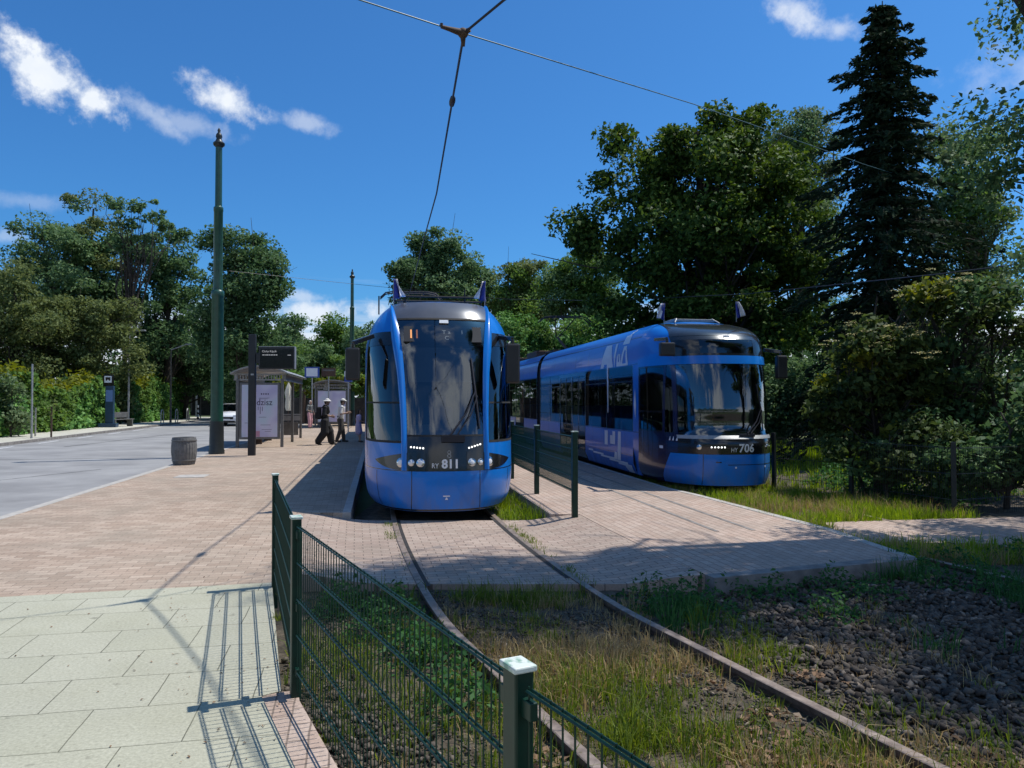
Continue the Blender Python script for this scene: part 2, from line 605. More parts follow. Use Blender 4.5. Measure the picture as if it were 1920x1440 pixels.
M['paver'] = brick_mat('red_pavers', ((0.35, 0.26, 0.195), (0.49, 0.385, 0.30)), 0.205, 0.103, 0.004, (0.20, 0.155, 0.12), ROT, stain=0.6, stain_col=(0.29, 0.25, 0.195), bump=0.6, fine=0.13)
M['paver_cross'] = brick_mat('crossing_pavers', ((0.36, 0.27, 0.22), (0.44, 0.35, 0.29)), 0.205, 0.103, 0.005, (0.16, 0.125, 0.10), ROT, stain=0.5, stain_col=(0.24, 0.20, 0.16), bump=0.6, fine=0.12)
M['paver_plat'] = brick_mat('platform_pavers', ((0.43, 0.315, 0.25), (0.50, 0.39, 0.32)), 0.205, 0.103, 0.005, (0.20, 0.15, 0.12), ROT + R(90), stain=0.6, stain_col=(0.30, 0.25, 0.205), bump=0.6, fine=0.12)
M['slabs'] = brick_mat('concrete_slabs', ((0.405, 0.398, 0.305), (0.445, 0.435, 0.34)), 0.54, 0.50, 0.0035, (0.12, 0.12, 0.09), ROT, stain=0.45, stain_col=(0.33, 0.32, 0.22), bump=0.4, fine=0.13)
M['asphalt'] = pbr('asphalt', (0.20, 0.197, 0.195), (0.30, 0.296, 0.29), scale=0.55, rough=0.9, bump=0.3, bscale=90, detail=10)
M['asphalt_patch'] = pbr('asphalt_patch', (0.15, 0.15, 0.15), (0.19, 0.19, 0.19), scale=2, rough=0.9, bump=0.3, bscale=90)
M['sidewalk_far'] = brick_mat('far_pavement', ((0.50, 0.48, 0.42), (0.54, 0.52, 0.45)), 0.5, 0.5, 0.006, (0.34, 0.33, 0.28), ROT, stain=0.4, stain_col=(0.44, 0.44, 0.30))
M['soil'] = pbr('soil', (0.03, 0.025, 0.018), (0.12, 0.098, 0.066), scale=7.5, rough=1.0, bump=1.0, bscale=40, c3=(0.07, 0.056, 0.038), detail=12)
M['meadow'] = pbr('meadow', (0.035, 0.055, 0.015), (0.09, 0.11, 0.03), scale=0.35, rough=1.0, bump=0.6, bscale=6, detail=10)
M['stone'] = leaf_mat('ballast_stone', (0.042, 0.034, 0.028), (0.13, 0.11, 0.09), trans=0.0, rough=0.95, c3=(0.27, 0.22, 0.17), spec=0.15)
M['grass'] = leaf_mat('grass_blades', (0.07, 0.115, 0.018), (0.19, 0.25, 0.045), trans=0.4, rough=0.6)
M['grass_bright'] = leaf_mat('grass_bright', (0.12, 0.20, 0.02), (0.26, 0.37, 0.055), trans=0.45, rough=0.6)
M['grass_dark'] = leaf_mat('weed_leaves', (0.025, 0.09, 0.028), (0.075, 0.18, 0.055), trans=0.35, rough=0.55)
M['grass_dry'] = leaf_mat('dry_grass', (0.26, 0.19, 0.085), (0.48, 0.38, 0.19), trans=0.3, rough=0.8)
M['litter'] = leaf_mat('leaf_litter', (0.10, 0.06, 0.035), (0.28, 0.18, 0.11), trans=0.1, rough=0.8, c3=(0.36, 0.28, 0.2))
# foliage
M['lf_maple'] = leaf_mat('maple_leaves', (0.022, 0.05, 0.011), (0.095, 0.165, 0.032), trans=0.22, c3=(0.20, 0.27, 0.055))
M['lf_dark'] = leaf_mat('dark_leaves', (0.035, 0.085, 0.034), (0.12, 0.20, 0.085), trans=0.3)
M['lf_mid'] = leaf_mat('mid_leaves', (0.055, 0.12, 0.05), (0.17, 0.26, 0.12), trans=0.3)
M['lf_light'] = leaf_mat('light_leaves', (0.06, 0.13, 0.03), (0.15, 0.25, 0.065), trans=0.35)
M['lf_pale'] = leaf_mat('pale_leaves', (0.075, 0.13, 0.06), (0.18, 0.24, 0.12), trans=0.3)
M['lf_olive'] = leaf_mat('olive_leaves', (0.07, 0.105, 0.035), (0.18, 0.22, 0.085), trans=0.3)
M['lf_yellow'] = leaf_mat('yellow_green_leaves', (0.10, 0.13, 0.02), (0.20, 0.22, 0.035), trans=0.35)
M['lf_ivy'] = leaf_mat('ivy_leaves', (0.03, 0.11, 0.025), (0.19, 0.36, 0.10), trans=0.25)
M['lf_spruce'] = leaf_mat('spruce_needles', (0.010, 0.024, 0.012), (0.032, 0.055, 0.028), trans=0.1, c3=(0.055, 0.05, 0.03), spec=0.06, rough=0.8)
M['lf_shrub'] = leaf_mat('shrub_leaves', (0.024, 0.046, 0.015), (0.10, 0.145, 0.045), trans=0.3)
M['flower_cream'] = leaf_mat('cream_flowers', (0.30, 0.30, 0.14), (0.5, 0.47, 0.25), trans=0.3)
# people
M['skin'] = pbr('skin', (0.40, 0.25, 0.18), (0.45, 0.28, 0.20), scale=12, rough=0.6)
M['cloth_black'] = pbr('cloth_black', (0.012, 0.012, 0.013), (0.02, 0.02, 0.022), scale=20, rough=0.9)
M['cloth_dark'] = pbr('cloth_dark', (0.06, 0.056, 0.05), (0.09, 0.083, 0.075), scale=20, rough=0.9)
M['cloth_pale'] = pbr('cloth_pale', (0.66, 0.65, 0.63), (0.74, 0.72, 0.70), scale=16, rough=0.9)
M['cloth_pink'] = pbr('cloth_pink', (0.50, 0.26, 0.28), (0.58, 0.33, 0.34), scale=16, rough=0.9)
M['cloth_lilac'] = pbr('cloth_lilac', (0.40, 0.36, 0.58), (0.46, 0.42, 0.64), scale=16, rough=0.9)
M['cloth_grey'] = pbr('cloth_grey', (0.10, 0.11, 0.10), (0.2, 0.2, 0.19), scale=25, rough=0.9)
M['cap_pale'] = pbr('cap_pale', (0.6, 0.59, 0.55), None, rough=0.85)
M['hair_dark'] = pbr('hair_dark', (0.015, 0.012, 0.01), (0.03, 0.022, 0.016), scale=30, rough=0.6)
M['hair_grey'] = pbr('hair_grey', (0.45, 0.43, 0.40), (0.55, 0.53, 0.5), scale=30, rough=0.6)
# ------------------------------------------------------------------ sky and sun
SUN = Vector((0.49, 0.20, 1.0)).normalized()
SUN_EL = math.asin(SUN.z)
SUN_AZ = math.atan2(SUN.x, SUN.y)
sun = bpy.data.lights.new('sun', 'SUN')
sun.energy = 4.6
sun.angle = R(0.55)
sun.color = (1.0, 0.955, 0.88)
so = bpy.data.objects.new('sun', sun)
C.objects.link(so)
so.rotation_euler = SUN.to_track_quat('Z', 'Y').to_euler()
so.location = (20, 8, 40)


def make_world():
    w = bpy.data.worlds.new('World')
    sc.world = w
    w.use_nodes = True
    nt = w.node_tree
    L = nt.links
    bg = nt.nodes['Background']
    bg.inputs['Strength'].default_value = 0.078
    sky = _n(nt, 'ShaderNodeTexSky')
    sky.sky_type = 'NISHITA'
    sky.sun_disc = False
    sky.sun_elevation = SUN_EL
    sky.sun_rotation = SUN_AZ
    sky.air_density = 1.0
    sky.dust_density = 1.0
    sky.ozone_density = 3.0
    tint = _n(nt, 'ShaderNodeMix', data_type='RGBA', blend_type='MULTIPLY')
    tint.inputs['Factor'].default_value = 1.0
    tint.inputs['B'].default_value = (0.43, 1.06, 1.66, 1)
    L.new(sky.outputs[0], tint.inputs['A'])
    tc = _n(nt, 'ShaderNodeTexCoord')
    sx = _n(nt, 'ShaderNodeSeparateXYZ')
    L.new(tc.outputs['Generated'], sx.inputs[0])
    az = _n(nt, 'ShaderNodeMath', operation='ARCTAN2')
    L.new(sx.outputs['X'], az.inputs[0])
    L.new(sx.outputs['Y'], az.inputs[1])
    el = _n(nt, 'ShaderNodeMath', operation='ARCSINE')
    L.new(sx.outputs['Z'], el.inputs[0])

    def mth(op, a, b=None, clamp=False):
        m = _n(nt, 'ShaderNodeMath', operation=op)
        m.use_clamp = clamp
        for i, x in enumerate((a, b)):
            if x is None:
                continue
            if isinstance(x, (int, float)):
                m.inputs[i].default_value = x
            else:
                L.new(x, m.inputs[i])
        return m.outputs[0]

    n1 = _n(nt, 'ShaderNodeTexNoise', Scale=24.0, Detail=12.0, Roughness=0.62)
    L.new(tc.outputs['Generated'], n1.inputs['Vector'])
    n1f = mth('MULTIPLY', mth('SUBTRACT', n1.outputs['Fac'], 0.5), 3.4)
    total = None
    puffs = [  # px, py, half width, half height, strength, tilt
        (105, 148, 92, 58, 1.4, 0.30), (172, 186, 50, 40, 1.25, 0.1), (52, 122, 52, 36, 1.3, 0.0), (610, 588, 120, 34, 0.85, 0.0), (560, 556, 70, 18, 0.5, 0.0), (428, 188, 66, 40, 1.0, 0.25),
        (285, 215, 60, 26, 0.42, 0.5), (360, 235, 80, 26, 0.32, 0.1), (575, 233, 62, 24, 0.42, 0.1),
        (1495, 22, 70, 34, 0.72, 0.3), (1570, 52, 50, 26, 0.55, 0.2), (40, 375, 110, 18, 0.20, 0.0), (0, 442, 60, 16, 0.3, 0.0),
        (1905, 640, 90, 70, 0.8, 0.0), (1960, 120, 120, 60, 0.3, 0.0)]
    for px, py, hw, hh, st, tilt in puffs:
        d = ray(px, py).normalized()
        a0, e0 = math.atan2(d.x, d.y), math.asin(d.z)
        ra, re = hw / 1442 * 1.05, hh / 1442 * 0.95
        da = mth('SUBTRACT', az.outputs[0], a0)
        de = mth('ADD', mth('SUBTRACT', el.outputs[0], e0), mth('MULTIPLY', da, tilt))
        q = mth('ADD', mth('POWER', mth('ABSOLUTE', mth('DIVIDE', da, ra)), 2.0), mth('POWER', mth('ABSOLUTE', mth('DIVIDE', de, re)), 2.0))
        v = mth('ADD', mth('SUBTRACT', 1.0, mth('SQRT', q)), mth('MULTIPLY', n1f, 0.72))
        mr = _n(nt, 'ShaderNodeMapRange')
        mr.interpolation_type = 'SMOOTHSTEP'
        mr.inputs['From Min'].default_value = 0.0
        mr.inputs['From Max'].default_value = 0.95
        mr.inputs['To Max'].default_value = st
        L.new(v, mr.inputs['Value'])
        # nothing beyond twice the radius
        lim = mth('SUBTRACT', 2.2, mth('SQRT', q), True)
        o = mth('MULTIPLY', mr.outputs[0], lim)
        total = o if total is None else mth('MAXIMUM', total, o)
    # low bank of thin stretched cloud near the horizon
    mp = _n(nt, 'ShaderNodeMapping')
    mp.inputs['Scale'].default_value = (2.2, 2.2, 26)
    L.new(tc.outputs['Generated'], mp.inputs['Vector'])
    n2 = _n(nt, 'ShaderNodeTexNoise', Scale=2.2, Detail=7.0, Roughness=0.55)
    L.new(mp.outputs[0], n2.inputs['Vector'])
    e_up = _n(nt, 'ShaderNodeMapRange')
    e_up.inputs['From Min'].default_value = 0.17
    e_up.inputs['From Max'].default_value = 0.04
    L.new(el.outputs[0], e_up.inputs['Value'])
    bank = mth('MULTIPLY', mth('SUBTRACT', mth('ADD', n2.outputs['Fac'], mth('MULTIPLY', e_up.outputs[0], 0.62)), 0.68), 4.0, True)
    bank = mth('MULTIPLY', bank, mth('MULTIPLY', e_up.outputs[0], 1.3, True))
    total = mth('MAXIMUM', total, mth('MULTIPLY', bank, 0.95))
    # unseen broken cloud added behind the camera for white fill light and glass reflections
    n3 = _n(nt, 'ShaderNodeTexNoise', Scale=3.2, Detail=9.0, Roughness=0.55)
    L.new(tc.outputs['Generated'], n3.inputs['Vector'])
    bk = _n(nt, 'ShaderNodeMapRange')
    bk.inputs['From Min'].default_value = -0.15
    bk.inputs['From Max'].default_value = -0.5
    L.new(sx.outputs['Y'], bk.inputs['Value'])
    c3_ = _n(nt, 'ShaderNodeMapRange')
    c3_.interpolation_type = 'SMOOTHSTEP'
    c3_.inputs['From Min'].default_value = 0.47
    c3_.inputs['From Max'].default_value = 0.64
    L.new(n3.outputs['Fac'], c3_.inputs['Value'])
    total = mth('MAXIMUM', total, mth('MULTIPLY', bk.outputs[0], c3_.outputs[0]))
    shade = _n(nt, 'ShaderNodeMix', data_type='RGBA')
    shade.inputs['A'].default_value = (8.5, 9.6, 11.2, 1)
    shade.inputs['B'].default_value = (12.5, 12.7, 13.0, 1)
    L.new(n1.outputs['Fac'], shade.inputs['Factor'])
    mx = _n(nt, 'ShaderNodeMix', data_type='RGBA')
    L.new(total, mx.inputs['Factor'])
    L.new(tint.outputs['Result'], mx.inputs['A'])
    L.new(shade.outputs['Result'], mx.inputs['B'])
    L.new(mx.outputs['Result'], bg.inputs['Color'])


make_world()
vs = sc.view_settings
vs.view_transform = 'Standard'
vs.look = 'None'
vs.exposure = 0.1
vs.gamma = 1
vs.use_curve_mapping = False
cy = sc.cycles
cy.max_bounces = 6
cy.diffuse_bounces = 3
cy.glossy_bounces = 3
cy.transparent_max_bounces = 12
cy.transmission_bounces = 4
cy.caustics_reflective = False
cy.caustics_refractive = False
cy.sample_clamp_indirect = 6

# ------------------------------------------------------------------ track lines
DIR = Vector((-0.17, 0.985, 0)).normalized()      # away from the camera, along both trams
LAT = Vector((DIR.y, -DIR.x, 0))
HEAD = math.atan2(-DIR.x, DIR.y)
N811 = Vector((-0.95, 11.2, 0))
N706 = Vector((4.22, 14.35, 0))


def catmull(P, per=12):
    P = [Vector((p[0], p[1], 0)) for p in P]
    P = [P[0] * 2 - P[1]] + P + [P[-1] * 2 - P[-2]]
    out = []
    for i in range(1, len(P) - 2):
        for k in range(per):
            t = k / per
            a, b, c, d = P[i - 1], P[i], P[i + 1], P[i + 2]
            out.append(0.5 * ((2 * b) + (c - a) * t + (2 * a - 5 * b + 4 * c - d) * t * t + (3 * b - a - 3 * c + d) * t ** 3))
    out.append(P[-2])
    return out


def far(n, t):
    return (n.x + DIR.x * t, n.y + DIR.y * t)


C811 = catmull([far(N811, 70), far(N811, 45), far(N811, 25), far(N811, 10), far(N811, 3), (-0.95, 11.24), (-0.45, 8.84), (0.115, 6.61), (0.62, 5.23), (1.37, 3.38), (2.03, 2.0), (2.95, 0.5), (4.2, -1.0)])
C706 = catmull([far(N706, 70), far(N706, 45), far(N706, 25), far(N706, 10), far(N706, 3), (4.25, 14.3), (4.75, 11.6), (5.3, 9.2), (6.1, 6.9), (7.3, 4.4), (9.2, 2.0), (11.5, 0.4)])
_y = np.array([p.y for p in C811][::-1])
_x = np.array([p.x for p in C811][::-1])
_y2 = np.array([p.y for p in C706][::-1])
_x2 = np.array([p.x for p in C706][::-1])


def c811(Y):
    return np.interp(Y, _y, _x)


def c706(Y):
    return np.interp(Y, _y2, _x2)


def offset(line, w):
    out = []
    for i, p in enumerate(line):
        a, b = line[max(i - 1, 0)], line[min(i + 1, len(line) - 1)]
        d = (a - b).normalized()
        out.append(p + Vector((d.y, -d.x, 0)) * w)
    return out


RAIL_PROF = [(-0.062, -0.155), (0.062, -0.155), (0.055, -0.135), (0.012, -0.12), (0.012, -0.045), (0.036, -0.035), (0.036, -0.004), (0.030, 0.0), (-0.030, 0.0), (-0.036, -0.004), (-0.036, -0.035), (-0.012, -0.045), (-0.012, -0.12), (-0.055, -0.135)]


def rail(line, w, ztop, parent):
    c = offset(line, w)
    mb = MB()
    n = len(RAIL_PROF)
    vsx = []
    for i, p in enumerate(c):
        a, b = c[max(i - 1, 0)], c[min(i + 1, len(c) - 1)]
        d = (a - b).normalized()
        nn = Vector((d.y, -d.x, 0))
        for u, z in RAIL_PROF:
            vsx.append((p.x + nn.x * u, p.y + nn.y * u, ztop + z))
    top, side = [], []
    for i in range(len(c) - 1):
        for k in range(n):
            a, b = i * n + k, i * n + (k + 1) % n
            (top if k in (6, 7, 8) else side).append((a, b, b + n, a + n))
    mb.add(vsx, side, 0)
    mb.f.extend(top)
    mb.m.extend([1] * len(top))
    return mb.build('rail', [M['rust'], M['rail_top']], parent)


def noise2(x, y, seed=0, scale=1.0, oct=3):
    """cheap value noise in [0,1]"""
    r = np.random.default_rng(seed)
    T = r.random((64, 64))
    out = np.zeros_like(np.asarray(x, dtype=float))
    amp, tot = 1.0, 0.0
    for o in range(oct):
        xs, ys = np.asarray(x) * scale * 2 ** o + o * 17.3, np.asarray(y) * scale * 2 ** o + o * 9.1
        xi, yi = np.floor(xs).astype(int), np.floor(ys).astype(int)
        fx, fy = xs - xi, ys - yi
        fx, fy = fx * fx * (3 - 2 * fx), fy * fy * (3 - 2 * fy)
        g = lambda a, b: T[a % 64, b % 64]
        out += amp * ((g(xi, yi) * (1 - fx) + g(xi + 1, yi) * fx) * (1 - fy) + (g(xi, yi + 1) * (1 - fx) + g(xi + 1, yi + 1) * fx) * fy)
        tot += amp
        amp *= 0.5
    return out / tot


# ------------------------------------------------------------------ ground
struct(MB().add([(-900, -300, -0.30), (900, -300, -0.30), (900, 1500, -0.30), (-900, 1500, -0.30)], [(0, 1, 2, 3)]).build('ground', M['meadow']))


def bedz(x, y):
    return -0.178 + 0.045 * (noise2(x, y, 3, 1.3) - 0.5) + 0.03 * (noise2(x, y, 4, 5.0) - 0.5)


def track_bed():
    nx, ny = 150, 180
    xs, ys = np.meshgrid(np.linspace(-2.6, 15, nx), np.linspace(-3, 20, ny))
    z = bedz(xs, ys)
    z = np.where((xs < -2.3) & (ys > 11.5), -0.29, z)
    V = np.stack([xs, ys, z], -1).reshape(-1, 3)
    i = np.arange(nx * ny).reshape(ny, nx)
    F = np.stack([i[:-1, :-1], i[:-1, 1:], i[1:, 1:], i[1:, :-1]], -1).reshape(-1, 4)
    struct(np_mesh('track_bed', V, F, M['soil'], smooth=True))


track_bed()


def kerb_x(Y):
    return -7.2 - 0.167 * (Y - 10.8)


def far_x(Y):
    return -19.3 - 0.19 * (Y - 29)


Ys = [-6, 0, 6, 12, 20, 30, 45, 60, 75]
road = [(kerb_x(y) - 0.02, y) for y in Ys] + [(far_x(y) + 0.02, y) for y in Ys[::-1]]
struct(MB().add([(x, y, -0.10) for x, y in road], [tuple(range(len(road)))]).build('road', M['asphalt']))
struct(MB().prism([(far_x(y) - 0.16, y) for y in Ys] + [(far_x(y) - 3.0, y) for y in Ys[::-1]], -0.4, 0.0).build('far_pavement', M['sidewalk_far']))
struct(MB().prism([(far_x(y), y) for y in Ys] + [(far_x(y) - 0.155, y) for y in Ys[::-1]], -0.4, 0.012).build('far_kerb', M['concrete_dark']))
# white edge line on the carriageway
mk = MB()
for a in range(0, 14):
    y0 = 10 + a * 4.2
    mk.add([(far_x(y0) + 0.55, y0, -0.094), (far_x(y0) + 0.67, y0, -0.094), (far_x(y0 + 2.0) + 0.67, y0 + 2.0, -0.094), (far_x(y0 + 2.0) + 0.55, y0 + 2.0, -0.094)], [(0, 1, 2, 3)])
struct(mk.build('road_marking', M['white_paint']))

# tar seams and a repaired patch in the carriageway
def seam(p, q, w, name='tar_seam', mat='rubber'):
    d = (q - p).normalized()
    n_ = Vector((-d.y, d.x, 0)) * (w / 2)
    k = 24
    r = random.Random(5)
    L_, R_ = [], []
    for i in range(k + 1):
        c = p.lerp(q, i / k) + n_ * (r.random() - 0.5) * 1.2
        L_.append(c + n_ * (0.6 + 0.6 * r.random()))
        R_.append(c - n_ * (0.6 + 0.6 * r.random()))
    mb = MB()
    for i in range(k):
        mb.add([(v.x, v.y, -0.0955) for v in (R_[i], R_[i + 1], L_[i + 1], L_[i])], [(0, 1, 2, 3)])
    struct(mb.build(name, M[mat]))


seam(G(-60, 863, -0.1), G(338, 858, -0.1), 0.045)
seam(G(120, 838, -0.1), G(395, 806, -0.1), 0.05)
seam(G(-40, 905, -0.1), G(190, 880, -0.1), 0.03)
# fence posts of the near fence: everything here hangs on them
FP = [Vector((-2.10, 6.84, 0)), Vector((-1.215, 4.345, 0)), Vector((0.015, 1.93, 0)), Vector((1.28, -0.38, 0))]
SLAB_L = 5.75
slabs = [(-2.17, 6.99), (-1.31, 4.40), (-1.40, 4.33), (-0.27, 2.1), (0.05, 1.45), (0.9, -0.3), (2.2, -4), (kerb_x(-4) + 0.13, -4), (kerb_x(6.0) + 0.13, 6.0)]
struct(MB().prism(slabs, -0.4, 0.0).build('slab_pavement', M['slabs']))
strip = [(-1.31, 4.40), (-1.40, 4.33), (-0.27, 2.1), (0.05, 1.45), (0.9, -0.3), (1.2, -0.3), (0.30, 1.45), (-0.05, 2.03), (-1.17, 4.27), (-1.22, 4.42)]
struct(MB().prism(strip, -0.4, -0.006).build('paver_edging', M['paver_plat']))
yy = [7.4, 8.0, 9.0, 10.0, 11.3]
left = [(-2.17, 6.99), (-2.22, 7.4)] + [(float(c811(y)) - 2.2 + 0.04 * (y < 7.5), y) for y in yy[1:]] + [(float(c811(11.3)) - 1.52, 11.3)]
left += [(float(c811(y)) - 1.52, y) for y in (14, 20, 30, 45, 62, 70)]
left += [(kerb_x(70) + 0.13, 70), (kerb_x(40) + 0.13, 40), (kerb_x(6.0) + 0.13, 6.0)]
struct(MB().prism(left, -0.4, 0.0).build('brick_pavement', M['paver']))
struct(MB().prism([(kerb_x(y) + 0.13, y) for y in Ys] + [(kerb_x(y) - 0.02, y) for y in Ys[::-1]], -0.4, 0.006).build('road_kerb', M['concrete']))
# pale kerb stones along the tram's edge of the left pavement
ed = [11.3, 14, 20, 30, 45, 62, 70]
struct(MB().prism([(float(c811(y)) - 1.52, y) for y in ed] + [(float(c811(y)) - 1.40, y) for y in ed[::-1]], -0.4, 0.004).build('platform_kerb', M['concrete']))


def crossing():
    Yr = np.linspace(7.4, 11.3, 40)
    W = np.array([-2.2, -2.0, -1.8, -1.6, -1.4, -1.2, -1.0, -0.8, -0.4, 0.4, 0.8, 1.0, 1.2, 1.4, 1.6, 1.8, 1.95])
    sm = lambda t: (lambda q: q * q * (3 - 2 * q))(np.clip(t, 0, 1))
    Z = -0.112 + 0.108 * sm((-1.1 - W) / 1.0) + 0.085 * sm((W - 1.1) / 0.8)
    V, F = [], []
    for y in Yr:
        for w, z in zip(W, Z):
            V.append((float(c811(y)) + w, y, z))
    n = len(W)
    mb = MB()
    for i in range(len(Yr) - 1):
        for k in range(n - 1):
            a = i * n + k
            F.append((a, a + 1, a + n + 1, a + n))
    for row in (0, len(Yr) - 1):
        for k in range(n - 1):
            a = row * n + k
            b = len(V)
            V += [(V[a][0], V[a][1], -0.4), (V[a + 1][0], V[a + 1][1], -0.4)]
            F.append((a, b, b + 1, a + 1))
    mb.add(V, F)
    struct(mb.build('crossing', M['paver_cross'], smooth=40))


crossing()
PZ = -0.022
Yp = [11.3, 14, 20, 30, 45, 62]
plat = [(float(c811(7.4)) + 1.95, 7.4), (4.17, 8.26), (4.02, 10.0), (3.18, 13.6)] + [far((N706 + LAT * -1.28), t) for t in (0.5, 10, 30, 50)]
plat += [(float(c811(y)) + 1.52, y) for y in Yp[::-1]] + [(float(c811(11.3)) + 1.95, 11.3)] + [(float(c811(y)) + 1.95, y) for y in (10, 9, 8)]
struct(MB().prism(plat, -0.4, PZ).build('platform', M['paver_plat']))
rk = [(4.17, 8.26), (4.02, 10.0), (3.18, 13.6)] + [far((N706 + LAT * -1.28), t) for t in (0.5, 10, 30, 50)]
rko = [(4.29, 8.24), (4.14, 10.02), (3.30, 13.62)] + [far((N706 + LAT * -1.17), t) for t in (0.5, 10, 30, 50)]
struct(MB().prism(rk + rko[::-1], -0.4, PZ + 0.006).build('platform_edge_kerb', M['concrete']))
fk = [(float(c811(7.4)) + 1.95, 7.4), (4.17, 8.26), (4.30, 8.24), (4.25, 8.10), (float(c811(7.4)) + 2.0, 7.25), (-2.0, 7.25), (-2.0, 7.395)]
struct(MB().prism([fk[0], fk[1], fk[2], fk[3], fk[4]], -0.4, PZ + 0.003).build('platform_front_kerb', M['concrete_dark']))
# short paved path across the second track, on the right
path = [(4.20, 9.75), (4.55, 11.25), (6.2, 11.55), (9.5, 12.0), (14, 12.4), (14, 10.6), (9.5, 10.2), (6.4, 9.55)]
struct(MB().prism(path, -0.4, -0.132).build('path', M['paver_plat']))
# pale concrete channel strips on the platform surface
for w0 in (0.55, 1.05):
    q = [far(N706 + LAT * (-1.28 - w0), t) for t in (-4.2, 2, 30)]
    q2 = [far(N706 + LAT * (-1.34 - w0), t) for t in (-4.2, 2, 30)]
    struct(MB().add([(x, y, PZ + 0.004) for x, y in q + q2[::-1]], [tuple(range(6))[::-1]]).build('drain_strip', M['concrete_dark']))

tt = thing('tram_track', 'rusty curved tram rails running from under the left tram through the grass', 'tram track', (0, 0, 0))
rail(C811, 0.7525, -0.100, tt)
rail(C811, -0.7525, -0.100, tt)
tt2 = thing('tram_track', 'overgrown tram rails curving right from under the right-hand tram past the platform', 'tram track', (0, 0, 0))
rail(C706, 0.7525, -0.125, tt2)
rail(C706, -0.7525, -0.125, tt2)
# flangeway gaps beside the rails in the crossing
for s_ in (1, -1):
    g = offset([p for p in C811 if 7.3 < p.y < 11.5], s_ * 0.7525 - s_ * 0.06)
    mb = MB()
    for a, b in zip(g[:-1], g[1:]):
        d = (a - b).normalized()
        n_ = Vector((d.y, -d.x, 0)) * 0.022
        mb.add([(a - n_)[:2] + (-0.106,), (a + n_)[:2] + (-0.106,), (b + n_)[:2] + (-0.106,), (b - n_)[:2] + (-0.106,)], [(0, 1, 2, 3)])
    struct(mb.build('flange_groove', M['undergear']))
# ------------------------------------------------------------------ trams
def curve(zs, vs_):
    zs = np.array(zs, float)
    v = np.array(vs_, float)
    m = np.gradient(v, zs)
    for i in range(len(v) - 1):      # keep flats flat
        if abs(v[i + 1] - v[i]) < 1e-9:
            m[i] = m[i + 1] = 0

    def f(z):
        z = min(max(z, zs[0]), zs[-1])
        i = min(int(np.searchsorted(zs, z, side='right')) - 1, len(zs) - 2)
        h = zs[i + 1] - zs[i]
        t = (z - zs[i]) / h
        return float((2 * t ** 3 - 3 * t ** 2 + 1) * v[i] + (t ** 3 - 2 * t ** 2 + t) * h * m[i] + (-2 * t ** 3 + 3 * t ** 2) * v[i + 1] + (t ** 3 - t ** 2) * h * m[i + 1])
    return f


class Shell:
    """tram outline: nose plan is a superellipse from the centre line to the flat side at T1"""

    def __init__(s, t0, hw, T1, n):
        s.t0, s.hw, s.T1, s.n = t0, hw, T1, n

    def base(s, a, z):
        th = max(-1, min(1, a)) * math.pi / 2
        c = abs(math.cos(th)) ** (2 / s.n)
        q = abs(math.sin(th)) ** (2 / s.n)
        t0 = s.t0(z)
        return Vector((math.copysign(s.hw(z) * q, a), t0 + (s.T1 - t0) * (1 - c), z))

    def nrm(s, a, z):
        e = 0.004
        da = s.base(min(a + e, 1), z) - s.base(max(a - e, -1), z)
        dz = s.base(a, z + e) - s.base(a, z - e)
        n = da.cross(dz)
        return n.normalized() if n.length > 1e-9 else Vector((0, -1, 0))

    def pt(s, a, z, off=0.0):
        p = s.base(a, z)
        return p + s.nrm(a, z) * off if off else p

    def ax(s, x, z):
        q = min(1, abs(x) / s.hw(z)) ** (s.n / 2)
        return math.copysign(math.asin(q) * 2 / math.pi, x)

    def at_(s, t, z):
        t0 = s.t0(z)
        c = max(0, min(1, 1 - (t - t0) / (s.T1 - t0))) ** (s.n / 2)
        return math.acos(c) * 2 / math.pi

    def patch(s, mb, aL, aR, z0, z1, nu=12, nv=12, off=0.0, bulge=0.0, mi=0):
        g = lambda f, x: f(x) if callable(f) else f

        def fn(u, v):
            lo, hi = g(z0, u), g(z1, u)
            z = lo + (hi - lo) * v
            a = g(aL, z) + (g(aR, z) - g(aL, z)) * u
            return s.pt(a, z, off + bulge * math.sin(math.pi * u))
        return mb.grid(fn, nu, nv, mi)

    def wall(s, mb, sg, t0, t1, z0, z1, nv=1, off=0.0, mi=0, nu=1):
        def fn(u, v):
            z = z0 + (z1 - z0) * v
            return Vector((sg * (s.hw(z) + off), t0 + (t1 - t0) * u, z))
        return mb.grid(fn, nu, nv, mi, flip=sg < 0)


def disc(mb, c, n, r, thick=0.012, k=14, mi=0):
    c, n = Vector(c), Vector(n).normalized()
    return mb.tube([c - n * thick, c + n * thick * 0.6, c + n * thick], [r, r, r * 0.86], k, mi)


